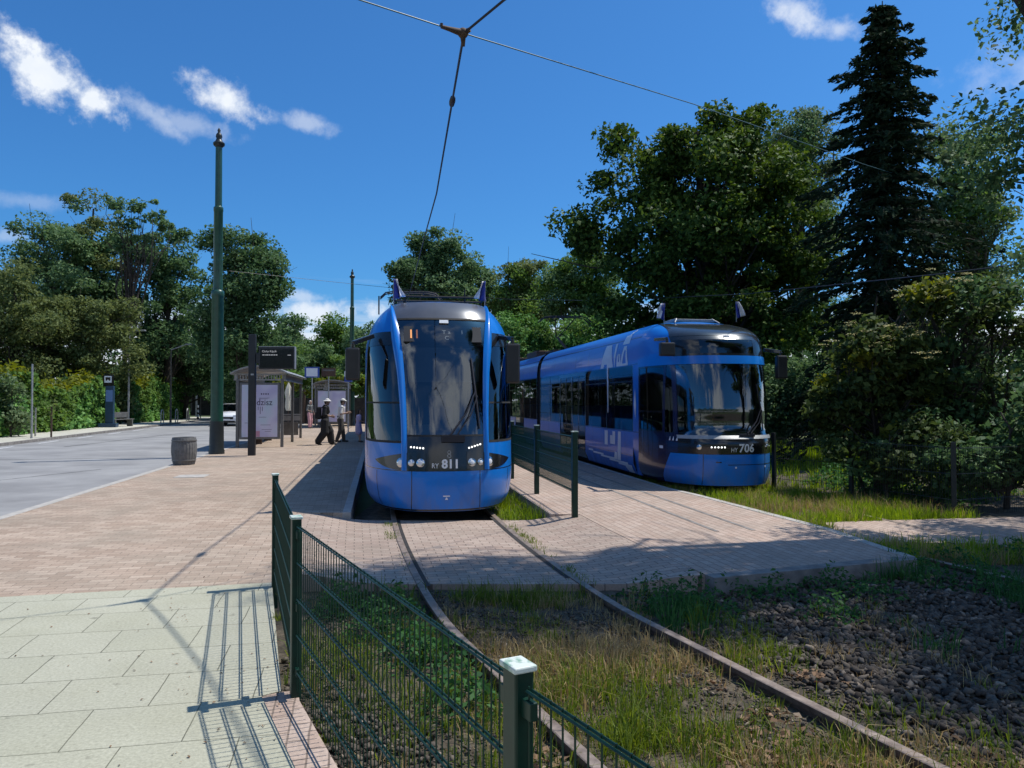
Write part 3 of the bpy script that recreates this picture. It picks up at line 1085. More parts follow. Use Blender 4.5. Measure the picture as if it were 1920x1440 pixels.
def section(root, S, t0, t1, zb, zw0, zw1, ztop, layL, layR, inner_z=0.36):
    """one straight car body between t0 and t1; lay = list of (t0, t1, 'win'|'door'|'solid'|'wide')"""
    body = MB()
    for sg, lay in ((-1, layL), (1, layR)):
        S.wall(body, sg, t0, t1, zw1, ztop, 8)
        a = t0
        for p, q, kind in lay:
            if kind in ('win',):
                S.wall(body, sg, p, q, zb, zw0, 4)
                d = 0.05
                S.wall(body, sg, p, p + d, zw0, zw1, 2, mi=1)
                S.wall(body, sg, q - d, q, zw0, zw1, 2, mi=1)
                g = MB()
                S.wall(g, sg, p + d, q - d, zw0, zw1, 3, off=-0.008)
                w = g.build('side_window', M['glass_side'], root)
                if q - p > 2.4:
                    m2 = MB()
                    S.wall(m2, sg, (p + q) / 2 - 0.03, (p + q) / 2 + 0.03, zw0, zw1, 1, off=0.002)
                    S.wall(m2, sg, p + d, q - d, zw1 - 0.36, zw1 - 0.33, 1, off=0.003)
                    m2.build('window_bar', M['tram_black'], w)
            elif kind == 'door':
                fr = MB()
                mid = (p + q) / 2
                for u0, u1 in ((p, p + 0.07), (mid - 0.035, mid + 0.035), (q - 0.07, q)):
                    S.wall(fr, sg, u0, u1, zb + 0.06, zw1, 2)
                S.wall(fr, sg, p, q, zb + 0.06, zb + 0.26, 1)
                S.wall(fr, sg, p, q, zw1 - 0.1, zw1, 1, off=0.001)
                d = fr.build('door', M['tram_black'], root)
                for u0, u1 in ((p + 0.07, mid - 0.035), (mid + 0.035, q - 0.07)):
                    g = MB()
                    S.wall(g, sg, u0, u1, zb + 0.26, zw1 - 0.1, 3, off=-0.008)
                    g.build('pane', M['glass_side'], d)
            else:
                S.wall(body, sg, p, q, zb, zw1, 4, mi=2 if kind == 'navy' else 0)
    for sg in (-1, 1):              # joints between the side panels, and the skirt line
        sm = MB()
        t = t0 + 0.9
        while t < t1 - 0.3:
            S.wall(sm, sg, t, t + 0.008, zb + 0.02, zw0 - 0.02, 2, off=0.0022)
            S.wall(sm, sg, t + 0.45, t + 0.458, zw1 + 0.03, zw1 + 0.5, 3, off=0.0022)
            t += 1.31
        S.wall(sm, sg, t0, t1, zw0 - 0.02, zw0 - 0.008, 1, off=0.0024)
        S.wall(sm, sg, t0, t1, zw1 + 0.01, zw1 + 0.022, 1, off=0.0024)
        sm.build('panel_seam', M['tram_black'], root)
    n = 14
    body.grid(lambda u, v: Vector(((2 * u - 1) * S.hw(ztop), t0 + (t1 - t0) * v, ztop + 0.08 * (1 - (2 * u - 1) ** 2))), n, 1)
    for t in (t0, t1):                       # end walls with a gangway opening left black
        body.grid(lambda u, v: Vector(((2 * u - 1) * (S.hw(zb + (ztop - zb) * v) - 0.01), t, zb + (ztop - zb) * v)), 2, 8, 1, flip=(t == t1))
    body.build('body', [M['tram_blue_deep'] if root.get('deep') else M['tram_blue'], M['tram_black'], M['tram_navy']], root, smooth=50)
    under = MB()
    under.box((0, (t0 + t1) / 2, inner_z - 0.02), (2.1, t1 - t0 - 0.1, 0.04))
    under.box((0, (t0 + t1) / 2, 0.10), (1.9, t1 - t0 - 0.6, 0.26))
    under.build('undercarriage', M['undergear'], root)
    it = MB()
    it.box((0, (t0 + t1) / 2, zw1 + 0.05), (2.1, t1 - t0 - 0.1, 0.03))
    it.build('ceiling_panel', M['interior_light'], root)
    for sg in (-1, 1):
        ln = MB()
        S.wall(ln, sg, t0 + 0.05, t1 - 0.05, zb + 0.1, zw0 - 0.005, 3, off=-0.045)
        S.wall(ln, sg, t0 + 0.05, t1 - 0.05, zw1 + 0.005, zw1 + 0.4, 3, off=-0.045)
        ln.build('wall_lining', M['interior'], root)
    st = MB()
    t = t0 + 0.7
    k = 0
    while t < t1 - 0.6:
        for x in (-0.82, -0.36, 0.40, 0.86):
            if k % 4 == 3 and x < 0:
                continue
            st.box((x, t, inner_z + 0.42), (0.40, 0.42, 0.07))
            st.box((x, t + 0.2, inner_z + 0.78), (0.40, 0.07, 0.66))
            st.box((x, t, inner_z + 0.2), (0.10, 0.1, 0.4))
        t += 0.85
        k += 1
    st.build('seating', M['seat_fabric'], root)
    rl = MB()
    for x in (-0.55, 0.55):
        t = t0 + 0.5
        while t < t1 - 0.3:
            rl.tube([(x, t, inner_z), (x, t, zw1)], 0.018, 6)
            t += 1.7
        rl.tube([(x, t0 + 0.3, zw1 - 0.15), (x, t1 - 0.3, zw1 - 0.15)], 0.016, 6)
    rl.build('handrail', M['chrome'], root)


def bogie(root, t):
    b = MB()
    b.box((0, t, 0.02), (1.7, 2.4, 0.18))
    bo = b.build('bogie', M['undergear'], root)
    for x in (-0.7525, 0.7525):
        for dt in (-0.85, 0.85):
            w = MB()
            w.tube([(x - 0.06, t + dt, 0.18), (x + 0.06, t + dt, 0.18)], [0.29, 0.29], 20)
            w.tube([(x - 0.09, t + dt, 0.18), (x + 0.09, t + dt, 0.18)], [0.12, 0.12], 12)
            w.build('wheel', M['rust'], bo)


def bellows(root, S, t0, t1, zb, ztop):
    mb = MB()
    n = 9
    for i in range(n):
        a = t0 + (t1 - t0) * i / n
        b = a + (t1 - t0) / n
        m = (a + b) / 2
        for u0, u1, o0, o1 in ((a, m, -0.05, -0.09), (m, b, -0.09, -0.05)):
            for sg in (-1, 1):
                mb.grid(lambda u, v: Vector((sg * (S.hw(zb + (ztop - zb) * v) + o0 + (o1 - o0) * u), u0 + (u1 - u0) * u, zb + (ztop - zb) * v)), 1, 8, flip=sg < 0)
            mb.grid(lambda u, v: Vector(((2 * u - 1) * (S.hw(ztop) - 0.06), u0 + (u1 - u0) * v, ztop + (o0 + (o1 - o0) * v) + 0.06)), 2, 1)
    mb.build('bellows', M['rubber'], root, smooth=30)


def pantograph(root, t, zr, ztip):
    p = thing('pantograph', None, None)
    p.parent = root
    mb = MB()
    for x in (-0.45, 0.45):
        mb.bar((x, t - 0.7, zr + 0.12), (x, t + 0.7, zr + 0.12), 0.06, 0.06)
    for d in (-0.7, 0.7):
        mb.bar((-0.5, t + d, zr + 0.12), (0.5, t + d, zr + 0.12), 0.06, 0.06)
        for x in (-0.45, 0.45):
            mb.tube([(x, t + d, zr), (x, t + d, zr + 0.1)], 0.05, 8)
    mb.build('base_frame', M['brown_wood'], p)
    k = (t + 0.9, (zr + ztip) / 2 + 0.05)
    a = MB()
    a.tube([(0, t - 0.6, zr + 0.14), (0, k[0], k[1])], 0.035, 8)
    a.tube([(0.12, t - 0.5, zr + 0.14), (0.05, k[0] - 0.1, k[1] - 0.05)], 0.015, 6)
    a.build('lower_arm', M['brown_wood'], p)
    a = MB()
    for s in (-1, 1):
        a.tube([(0.05 * s, k[0], k[1]), (0.35 * s, t - 0.3, ztip - 0.08)], 0.02, 6)
    a.tube([(-0.2, (k[0] + t - 0.3) / 2, (k[1] + ztip) / 2 - 0.03), (0.2, (k[0] + t - 0.3) / 2, (k[1] + ztip) / 2 - 0.03)], 0.014, 6)
    a.build('upper_arm', M['brown_wood'], p)
    h = MB()
    for d in (-0.2, 0.2):
        pts = [(-0.95, t - 0.3 + d, ztip - 0.2), (-0.78, t - 0.3 + d, ztip - 0.04), (-0.55, t - 0.3 + d, ztip), (0.55, t - 0.3 + d, ztip), (0.78, t - 0.3 + d, ztip - 0.04), (0.95, t - 0.3 + d, ztip - 0.2)]
        h.tube(pts, 0.022, 6)
    for x in (-0.4, 0.4):
        h.bar((x, t - 0.5, ztip - 0.04), (x, t - 0.1, ztip - 0.04), 0.03, 0.03)
    h.build('contact_head', M['wire'], p)


def flag(root, x, t, z, seed, h=0.42, lean=0.0):
    f = MB()
    f.tube([(x, t, z), (x + lean * h, t, z + h)], 0.008, 6)
    fp = f.build('flagpole', M['galv'], root)
    r = random.Random(seed)
    ph = r.random() * 6
    # cloth hanging down in folds from the tip: blue half and white half
    for half, mat in ((0, 'flag_blue'), (1, 'flag_white')):
        c = MB()

        def fn(u, v):
            w = (half * 0.5 + u * 0.5)
            sp = 0.05 + 0.13 * v
            xx = w * sp + 0.02 * math.sin(ph + w * 9 + v * 3)
            yy = 0.035 * math.sin(ph + w * 14) * (0.4 + v)
            return Vector((x + lean * h + xx * (1 if seed % 2 else -1) + lean * 0.02, t + yy, z + h - 0.01 - v * (0.34 - 0.06 * w)))
        c.grid(fn, 5, 10)
        o = c.build('flag', M[mat], fp, smooth=180)
        sol = o.modifiers.new('s', 'SOLIDIFY')
        sol.thickness = 0.003


def mirror(root, p, arm_from, size, mat='tram_black'):
    m = MB()
    a, p = Vector(arm_from), Vector(p)
    top = p + Vector((0, 0, size[2] / 2))
    m.bar(a, top + Vector((0, 0, 0.07)), 0.05, 0.07)
    m.bar(top + Vector((0, 0, 0.07)), top, 0.05, 0.05, up=(0, 1, 0))
    arm = m.build('mirror_arm', M['tram_blue'] if mat == 'blue' else M['tram_black'], root, bevel=0.012)
    h = MB()
    h.box(p, size)
    h.build('mirror', M['anthracite'], arm, bevel=0.03)
    g = MB()
    g.box((p.x, p.y + size[1] / 2 + 0.003, p.z), (size[0] * 0.8, 0.004, size[2] * 0.85))
    g.build('mirror_glass', M['chrome'], arm)


def cab_interior(root, S, floor=0.36, back=2.3, zt=2.5):
    d = MB()
    d.box((0, 0.62, 0.72), (1.35, 0.42, 0.62))
    d.box((0, 0.50, 1.06), (1.2, 0.26, 0.08))
    d.box((-0.32, 0.78, 1.16), (0.34, 0.06, 0.22))
    d.box((0.28, 0.78, 1.14), (0.28, 0.06, 0.18))
    d.build('dashboard', M['interior'], root, bevel=0.02)
    s = MB()
    s.box((0, 1.45, 0.80), (0.5, 0.5, 0.12))
    s.box((0, 1.70, 1.18), (0.48, 0.12, 0.72))
    s.box((0, 1.70, 1.62), (0.26, 0.10, 0.18))
    s.box((0, 1.45, 0.55), (0.16, 0.16, 0.4))
    s.build('driver_seat', M['seat_fabric'], root, bevel=0.03)
    f = MB()
    f.box((0, 1.4, floor), (1.7, 1.9, 0.04))
    f.box((-0.62, back, 1.42), (0.86, 0.04, 2.1))
    f.box((0.62, back, 1.42), (0.86, 0.04, 2.1))
    f.box((0, 1.6, zt), (1.5, 1.4, 0.04))
    f.build('cab_partition', M['interior'], root)


def tram_811():
    root = thing('tram', 'blue tram 811 facing the camera on the left track, with tall black windscreen', 'tram', N811, HEAD)
    t0 = curve([0.03, 0.60, 0.75, 1.0, 1.5, 2.0, 2.5, 2.93, 3.10, 3.22, 3.3], [0.02, 0.0, 0.02, 0.06, 0.20, 0.37, 0.58, 0.85, 1.0, 1.16, 1.3])
    hw = curve([0.03, 0.12, 0.3, 0.6, 2.4, 2.7, 2.95, 3.12, 3.22, 3.3], [1.05, 1.13, 1.18, 1.2, 1.2, 1.15, 1.04, 0.9, 0.78, 0.7])
    S = Shell(t0, hw, 1.95, 2.55)
    xin_ = curve([0.6, 1.1, 1.6, 2.1, 2.5, 2.8, 3.0, 3.22], [0.565, 0.565, 0.575, 0.60, 0.635, 0.68, 0.72, 0.76])
    wid = curve([0.6, 1.0, 2.0, 2.7, 3.22], [0.085, 0.085, 0.11, 0.13, 0.02])
    ain = lambda z: S.ax(xin_(z), z)
    aout = lambda z: S.ax(min(xin_(z) + wid(z), S.hw(z) * 0.985), z)
    ZT = 3.22
    b = MB()
    S.patch(b, -1, 1, 0.03, 0.62, 40, 14)
    awin = lambda z: S.at_(1.42, z)
    for s in (-1, 1):
        sw = lambda f: (lambda z: s * f(z))
        e = (lambda f, g: (f, g)) if s > 0 else (lambda f, g: (g, f))
        l, r = e(sw(aout), lambda z: s * 1.0)
        S.patch(b, l, r, 0.62, 1.02, 14, 8)
        l, r = e(sw(awin), lambda z: s * 1.0)
        S.patch(b, l, r, 1.02, 2.72, 6, 20)
        l, r = e(sw(aout), lambda z: s * 1.0)
        S.patch(b, l, r, 2.72, ZT, 12, 12)
    b.grid(lambda u, v: (lambda p: Vector((p.x, p.y + (S.T1 - p.y) * v, ZT + 0.08 * (1 - (p.x / S.hw(ZT)) ** 2) * math.sin(v * math.pi / 2))))(S.base(2 * u - 1, ZT)), 40, 8)
    b.build('nose', M['tram_blue'], root, smooth=50)
    # the two bright arches beside the windscreen
    for s in (-1, 1):
        m = MB()
        l, r = (ain, aout) if s > 0 else (lambda z: -aout(z), lambda z: -ain(z))
        S.patch(m, l, r, 0.62, ZT, 8, 60, bulge=0.045)
        m.build('windscreen_arch', M['tram_blue'], root, smooth=180)
    p = MB()
    S.patch(p, lambda z: -ain(z), ain, 0.62, 1.12, 24, 10)
    p.build('front_panel', M['tram_black'], root, smooth=50)
    for s in (-1, 1):      # black band above each cab window
        p = MB()
        l, r = (aout, awin) if s > 0 else (lambda z: -awin(z), lambda z: -aout(z))
        S.patch(p, l, r, 2.50, 2.72, 10, 4)
        p.build('window_header', M['tram_black'], root, smooth=50)
        for t_ in (0.62, 1.15, 1.62):     # panel seams on the cab flank
            p = MB()
            f0, f1 = (lambda z: S.at_(t_, z)), (lambda z: S.at_(t_ + 0.012, z))
            S.patch(p, *((f0, f1) if s > 0 else ((lambda z: -f1(z)), (lambda z: -f0(z)))), 0.08, 0.99 if t_ > 1 else 0.60, 1, 10, off=0.0025)
            p.build('panel_seam', M['tram_black'], root)
    for s in (-1, 1):      # eye-shaped lamp fields
        def zt(u, s=s):
            q = u if s > 0 else 1 - u
            return 0.755 + 0.135 * (1 - q ** 1.6) + 0.002
        def zl(u, s=s):
            q = u if s > 0 else 1 - u
            return 0.755 - 0.135 * (1 - q ** 3.5) - 0.002
        m = MB()
        i_, o_ = (lambda z: S.ax(0.30, z)), (lambda z: S.ax(1.02, z))
        l, r = (i_, o_) if s > 0 else (lambda z: -o_(z), lambda z: -i_(z))
        S.patch(m, l, r, zl, zt, 26, 8, off=0.007)
        hl = m.build('headlight', M['tram_black'], root, smooth=60)
        for x, rr in ((0.37, 0.062), (0.50, 0.05), (0.645, 0.072)):
            a = S.ax(s * x, 0.73)
            d = MB()
            disc(d, S.pt(a, 0.735, 0.014), S.nrm(a, 0.735), rr)
            d.build('lamp', M['chrome'], hl, smooth=40)
            d = MB()
            disc(d, S.pt(a, 0.735, 0.03), S.nrm(a, 0.735), rr * 0.55, 0.006)
            d.build('lamp_lens', M['lens'], hl, smooth=40)
        d = MB()
        for k in range(5):
            x = s * (0.335 + 0.043 * k)
            zz = 0.945 + (0.012 * k if s > 0 else 0.004 * k)
            d.ball(S.pt(S.ax(x, zz), zz, 0.006), 0.0135, 8, 6)
        d.build('running_light', M['led'], hl)
    g = MB()
    S.patch(g, lambda z: -ain(z), ain, 1.12, 2.93, 26, 36, off=-0.006)
    g.build('windscreen', M['glass'], root, smooth=180)
    f = MB()
    S.patch(f, lambda z: -ain(z), ain, 2.93, ZT, 20, 8)
    f.build('fascia', M['fascia_grey'], root, smooth=50)
    for z0, z1 in ((1.115, 1.14), (2.905, 2.935)):      # thin gaskets above and below the glass
        fr = MB()
        S.patch(fr, lambda z: -ain(z), ain, z0, z1, 24, 1, off=0.003)
        fr.build('gasket', M['rubber'], root)
    for s in (-1, 1):
        m = MB()
        l, r = (aout, awin) if s > 0 else (lambda z: -awin(z), lambda z: -aout(z))
        S.patch(m, l, r, 1.02, 2.50, 10, 18, off=-0.006)
        w = m.build('cab_window', M['glass_dark'], root, smooth=180)
        m = MB()
        for z0, z1 in ((1.015, 1.05), (1.60, 1.625)):
            S.patch(m, l, r, z0, z1, 10, 1, off=0.003)
        lo = (lambda z: s * S.at_(1.36, z))
        hi = (lambda z: s * S.at_(1.42, z))
        S.patch(m, *((lo, hi) if s > 0 else (hi, lo)), 1.02, 2.5, 2, 16, off=0.003)
        m.build('window_frame', M['rubber'], w)
    # seams on the bumper, small jack mark
    m = MB()
    for x in (-0.50, 0.50):
        S.patch(m, lambda z: S.ax(x - 0.005, z), lambda z: S.ax(x + 0.005, z), 0.05, 0.615, 1, 10, off=0.0025)
    S.patch(m, -1, 1, 0.035, 0.06, 40, 1, off=0.002)
    S.patch(m, -1, 1, 0.612, 0.624, 40, 1, off=0.002)
    m.build('bumper_seam', M['tram_black'], root)
    m = MB()
    q = lambda x, z: S.pt(S.ax(x, z), z, 0.004)
    m.add([q(-0.05, 0.245), q(0.05, 0.245), q(0.05, 0.262), q(-0.05, 0.262)], [(0, 1, 2, 3)])
    m.add([q(-0.022, 0.20), q(0.022, 0.20), q(0.006, 0.235), q(-0.006, 0.235)], [(0, 1, 2, 3)])
    m.build('jacking_mark', M['decal_pale'], root)
    wrap = lambda u, w: S.pt(S.ax(u + 0.0, 0.66 + w), 0.66 + w, 0.006)
    text_obj('811', 0.175, M['white_paint'], root, (0, 0, 0), (1, 0, 0), (0, 0, 1), 'fleet_number', wrap=lambda u, w: wrap(u + 0.06, w), bold=0.006, sx=1.0)
    text_obj('RY', 0.10, M['white_paint'], root, (0, 0, 0), (1, 0, 0), (0, 0, 1), 'fleet_code', wrap=lambda u, w: wrap(u - 0.165, w), sx=0.85)
    m = MB()         # faint emblem over the number
    em = lambda x, z: S.pt(S.ax(x, z), z, 0.005)
    for (cz, r0) in ((0.885, 0.028), (0.832, 0.03)):
        for k in range(12):
            a0, a1 = 2 * math.pi * k / 12, 2 * math.pi * (k + 1) / 12
            m.add([em(0.04 + r0 * math.cos(a0), cz + r0 * math.sin(a0)), em(0.04 + r0 * math.cos(a1), cz + r0 * math.sin(a1)), em(0.04 + 0.6 * r0 * math.cos(a1), cz + 0.6 * r0 * math.sin(a1)), em(0.04 + 0.6 * r0 * math.cos(a0), cz + 0.6 * r0 * math.sin(a0))], [(0, 1, 2, 3)])
    m.build('emblem', M['steel_grey'], root)
    # wiper
    m = MB()
    W = lambda x, z, o=0.045: S.pt(S.ax(x, z), z, o)
    m.tube([W(0.06, 1.13), W(0.30, 1.45, 0.06), W(0.45, 1.78, 0.05)], [0.016, 0.013, 0.01], 6)
    m.tube([W(0.16, 1.13), W(0.36, 1.42, 0.07), W(0.47, 1.70, 0.05)], [0.01, 0.01, 0.008], 6)
    m.tube([W(0.41, 2.28, 0.02), W(0.45, 1.78, 0.03), W(0.50, 1.22, 0.02)], [0.012, 0.016, 0.012], 6)
    m.box(W(0.1, 1.08, 0.02), (0.34, 0.06, 0.10))
    m.build('wiper', M['wire'], root, smooth=50)
    # destination display behind the glass
    m = MB()
    c = S.pt(0, 2.70, -0.07)
    tilt = math.atan2(0.62, 1)
    ay = Vector((0, math.sin(tilt), math.cos(tilt)))
    for (u0, u1, v0, v1, dd) in ((-0.60, 0.60, -0.15, 0.14, 0.0),):
        m.plate([(u0, v0), (u1, v0), (u1, v1), (u0, v1)], c, (1, 0, 0), ay, 0.04)
    dsp = m.build('destination_display', M['anthracite'], root)
    fn = Vector((0, -ay.z, ay.y)) * 0.023
    for x_ in (-0.49, -0.40):
        text_obj('1', 0.24, M['led_amber'], dsp, c + fn + Vector((x_, 0, 0)) + ay * -0.09, (1, 0, 0), ay, 'route_digit')
    for ch, x, v in (('T', 0.02, 0.0), ('a', 0.10, 0.0), ('l', 0.30, 0.0), ('C', 0.06, -0.11)):
        text_obj(ch, 0.10, M['led_pale'], dsp, c + fn + Vector((x, 0, 0)) + ay * v, (1, 0, 0), ay, 'display_letter')
    m = MB()
    m.plate([(-0.07, -0.03), (0.07, -0.03), (0.07, 0.03), (-0.07, 0.03)], S.pt(0, 2.865, 0.012) + Vector((0.02, 0, 0)), (1, 0, 0), ay, 0.012)
    m.build('top_lamp', M['lens'], root)
    sh = MB()        # grey sun blind pulled halfway down behind the glass
    S.patch(sh, lambda z: -ain(z) * 0.96, lambda z: ain(z) * 0.96, 1.95, 2.5, 10, 8, off=-0.09)
    sh.build('sun_blind', M['interior'], root)
    cab_interior(root, S)
    mirror(root, (-1.37, 0.80, 2.20), (-1.06, 1.1, 2.66), (0.22, 0.12, 0.50))
    mirror(root, (1.08, 0.62, 2.22), (0.92, 1.0, 2.66), (0.22, 0.12, 0.62))
    flag(root, -0.74, 1.5, ZT, 3)
    flag(root, 0.76, 1.5, ZT, 4, lean=0.02)
    m = MB()             # roof railing and boxes
    for t in (1.7, 2.3):
        m.tube([(-0.72, t, ZT + 0.16), (0.80, t, ZT + 0.16)], 0.018, 6)
        for x in (-0.72, -0.55, 0.45, 0.8):
            m.tube([(x, t, ZT), (x, t, ZT + 0.18)], 0.014, 6)
    for x in (-0.72, 0.8):
        m.tube([(x, 1.7, ZT + 0.16), (x, 2.3, ZT + 0.16)], 0.018, 6)
    m.tube([(0.45, 1.72, ZT + 0.1), (0.45, 1.72, ZT + 0.3)], 0.012, 6)
    m.tube([(-0.98, 2.2, ZT - 0.1), (-0.98, 2.2, ZT + 0.22)], 0.012, 6)
    m.build('roof_railing', M['rubber'], root)
    for t, l in ((4.2, 2.6), (7.6, 2.2), (17.0, 3.0), (25, 3)):
        m = MB()
        m.box((0, t, ZT + 0.14), (1.3, l, 0.22))
        m.build('roof_box', M['steel_dark'], root, bevel=0.03)
    pantograph(root, 13.6, ZT + 0.05, 5.05)
    layL = [(1.95, 3.6, 'door'), (3.6, 5.6, 'win'), (5.6, 7.2, 'door'), (7.2, 9.6, 'win')]
    layR = [(1.95, 3.6, 'win'), (3.6, 5.6, 'win'), (5.6, 7.2, 'door'), (7.2, 9.6, 'win')]
    section(root, S, 1.95, 9.6, 0.05, 1.0, 2.45, ZT, layL, layR)
    bellows(root, S, 9.6, 10.2, 0.2, ZT)
    lay = [(10.2, 12.4, 'win'), (12.4, 14.2, 'door'), (14.2, 16.4, 'win'), (16.4, 18.2, 'door'), (18.2, 20, 'win')]
    section(root, S, 10.2, 20, 0.05, 1.0, 2.45, ZT, lay, lay)
    bellows(root, S, 20, 20.6, 0.2, ZT)
    lay = [(20.6, 23, 'win'), (23, 24.6, 'door'), (24.6, 27, 'win'), (27, 30, 'solid')]
    section(root, S, 20.6, 30, 0.05, 1.0, 2.45, ZT, lay, lay)
    for t in (2.9, 8.2, 15, 22.5, 28):
        bogie(root, t)
    return root


def tram_706():
    root = thing('tram', 'blue tram 706 on the right-hand track, its long window side and rounded cab visible', 'tram', N706, HEAD)
    t0 = curve([0.05, 0.62, 0.92, 0.98, 1.5, 2.0, 2.36, 2.5, 2.86, 2.98, 3.08, 3.16, 3.24], [0.03, 0.0, 0.02, 0.07, 0.14, 0.22, 0.30, 0.34, 0.48, 0.64, 0.92, 1.25, 1.72])
    hw = curve([0.05, 0.15, 0.4, 0.7, 2.45, 2.75, 3.0, 3.16, 3.24], [1.10, 1.16, 1.2, 1.2, 1.2, 1.18, 1.11, 1.0, 0.88])
    S = Shell(t0, hw, 2.15, 2.5)
    ZT = 3.24
    aw = lambda z: S.ax(0.93, z)
    ab = lambda z: S.ax(0.95, z)
    b = MB()
    aB = lambda z: S.at_(0.78 + 0.55 * (0.64 - z), z)
    S.patch(b, lambda z: -aB(z), aB, 0.05, 0.64, 40, 14)
    b.build('bumper', M['tram_blue'], root, smooth=50)
    for s in (-1, 1):
        b = MB()
        S.patch(b, *((aB, lambda z: 1.0) if s > 0 else (lambda z: -1.0, lambda z: -aB(z))), 0.05, 0.64, 12, 10)
        b.build('door_skirt', M['tram_navy'], root, smooth=50)
    b = MB()
    S.patch(b, -1, 1, 2.34, 2.50, 40, 4, off=0.012)
    b.build('blue_band', M['tram_blue'], root, smooth=50)
    b = MB()
    for s in (-1, 1):
        l, r = (ab, lambda z: 1.0) if s > 0 else (lambda z: -1.0, lambda z: -ab(z))
        S.patch(b, l, r, 2.50, 2.9, 12, 8)
        l, r = ((lambda z: S.ax(0.86, z)), lambda z: 1.0) if s > 0 else (lambda z: -1.0, lambda z: -S.ax(0.86, z))
        S.patch(b, lambda z: s * min(1, S.ax(0.95 - 0.35 * (z - 2.9), z)) if s > 0 else -1.0, lambda z: 1.0 if s > 0 else s * min(1, S.ax(0.95 - 0.35 * (z - 2.9), z)), 2.9, ZT, 12, 10)
    cap_in = lambda z: min(1, S.ax(0.95 - 0.35 * max(0, z - 2.9), z))
    b.grid(lambda u, v: (lambda p: Vector((p.x, p.y + (S.T1 - p.y) * v, ZT + 0.08 * (1 - (p.x / S.hw(ZT)) ** 2) * math.sin(v * math.pi / 2))))(S.base(2 * u - 1, ZT)), 40, 8)
    b.build('nose', M['tram_blue'], root, smooth=50)
    for s in (-1, 1):   # dark navy cab sides
        n = MB()
        l, r = (aw, lambda z: 1.0) if s > 0 else (lambda z: -1.0, lambda z: -aw(z))
        S.patch(n, l, r, 0.64, 1.02, 12, 6)
        ad = lambda z: S.at_(1.05, z)
        ac = lambda z: S.at_(0.62, z)
        for f0, f1 in ((lambda z: S.at_(0.98, z), ad), (lambda z: S.at_(2.08, z), lambda z: 1.0), (aw, lambda z: min(1, aw(z) + 0.05))):
            S.patch(n, *((f0, f1) if s > 0 else ((lambda z, f=f1: -f(z)), (lambda z, f=f0: -f(z)))), 1.02, 2.34, 3, 14)
        n.build('cab_side', M['tram_navy'], root, smooth=50)
    for s in (-1, 1):
        g = MB()
        f0, f1 = (lambda z: min(1, aw(z) + 0.05)), (lambda z: S.at_(0.98, z))
        S.patch(g, *((f0, f1) if s > 0 else ((lambda z: -f1(z)), (lambda z: -f0(z)))), 1.02, 2.34, 8, 14, off=-0.005)
        w = g.build('cab_window', M['glass_dark'], root, smooth=180)
        cu = MB()
        f0, f1 = (lambda z: S.at_(0.66, z)), (lambda z: S.at_(0.86, z))
        S.patch(cu, *((f0, f1) if s > 0 else ((lambda z: -f1(z)), (lambda z: -f0(z)))), 1.05, 2.25, 8, 4, off=-0.03)
        cu.build('curtain', M['curtain'], w)
        g = MB()
        f0, f1 = (lambda z: S.at_(1.05, z)), (lambda z: S.at_(2.08, z))
        S.patch(g, *((f0, f1) if s > 0 else ((lambda z: -f1(z)), (lambda z: -f0(z)))), 1.02, 2.34, 8, 14, off=-0.005)
        d = g.build('door', M['glass_dark'], root, smooth=180)
        h = MB()
        for z0, z1 in ((1.4, 1.44), (2.30, 2.345), (1.015, 1.05)):
            S.patch(h, *((f0, f1) if s > 0 else ((lambda z: -f1(z)), (lambda z: -f0(z)))), z0, z1, 8, 1, off=0.004)
        h.build('door_frame', M['tram_black'], d)
    k = MB()
    S.patch(k, lambda z: -ab(z), ab, 0.64, 0.915, 30, 6, off=0.004)
    k.build('lamp_band', M['tram_black'], root, smooth=50)
    k = MB()
    S.patch(k, lambda z: -ab(z), ab, 2.50, 2.55, 30, 1)
    for s in (-1, 1):
        l, r = ((lambda z: S.ax(0.55, z)), ab) if s > 0 else (lambda z: -ab(z), lambda z: -S.ax(0.55, z))
        S.patch(k, l, r, 2.55, 2.82, 8, 4)
    k.build('display_surround', M['tram_black'], root, smooth=50)
    le = MB()
    S.patch(le, lambda z: -ab(z), ab, 0.915, 0.98, 30, 4, off=0.012)
    le.build('ledge', M['galv'], root, smooth=50)
    g = MB()
    S.patch(g, lambda z: -aw(z), aw, 0.98, 2.34, 30, 24, off=-0.005)
    g.build('windscreen', M['glass'], root, smooth=180)
    c = MB()
    S.patch(c, lambda z: -ab(z), ab, 2.82, 2.9, 30, 3)
    S.patch(c, lambda z: -cap_in(z), cap_in, 2.9, ZT, 30, 12, off=0.004)
    c.build('cab_cap', M['cap_dark'], root, smooth=50)
    g = MB()
    S.patch(g, lambda z: -S.ax(0.55, z), lambda z: S.ax(0.55, z), 2.55, 2.82, 20, 6, off=-0.004)
    dw = g.build('destination_window', M['glass_dark'], root, smooth=180)
    m = MB()
    m.box((0, 0.62, 2.68), (1.1, 0.04, 0.26))
    m.build('display_board', M['steel_dark'], dw)
    m = MB()
    m.plate([(-0.07, -0.02), (0.07, -0.02), (0.07, 0.02), (-0.07, 0.02)], S.pt(0, 2.87, 0.012), (1, 0, 0), (0, 0.3, 0.95), 0.012)
    m.build('top_lamp', M['lens'], root)
    q = lambda x, z, o=0.012: S.pt(S.ax(x, z), z, o)
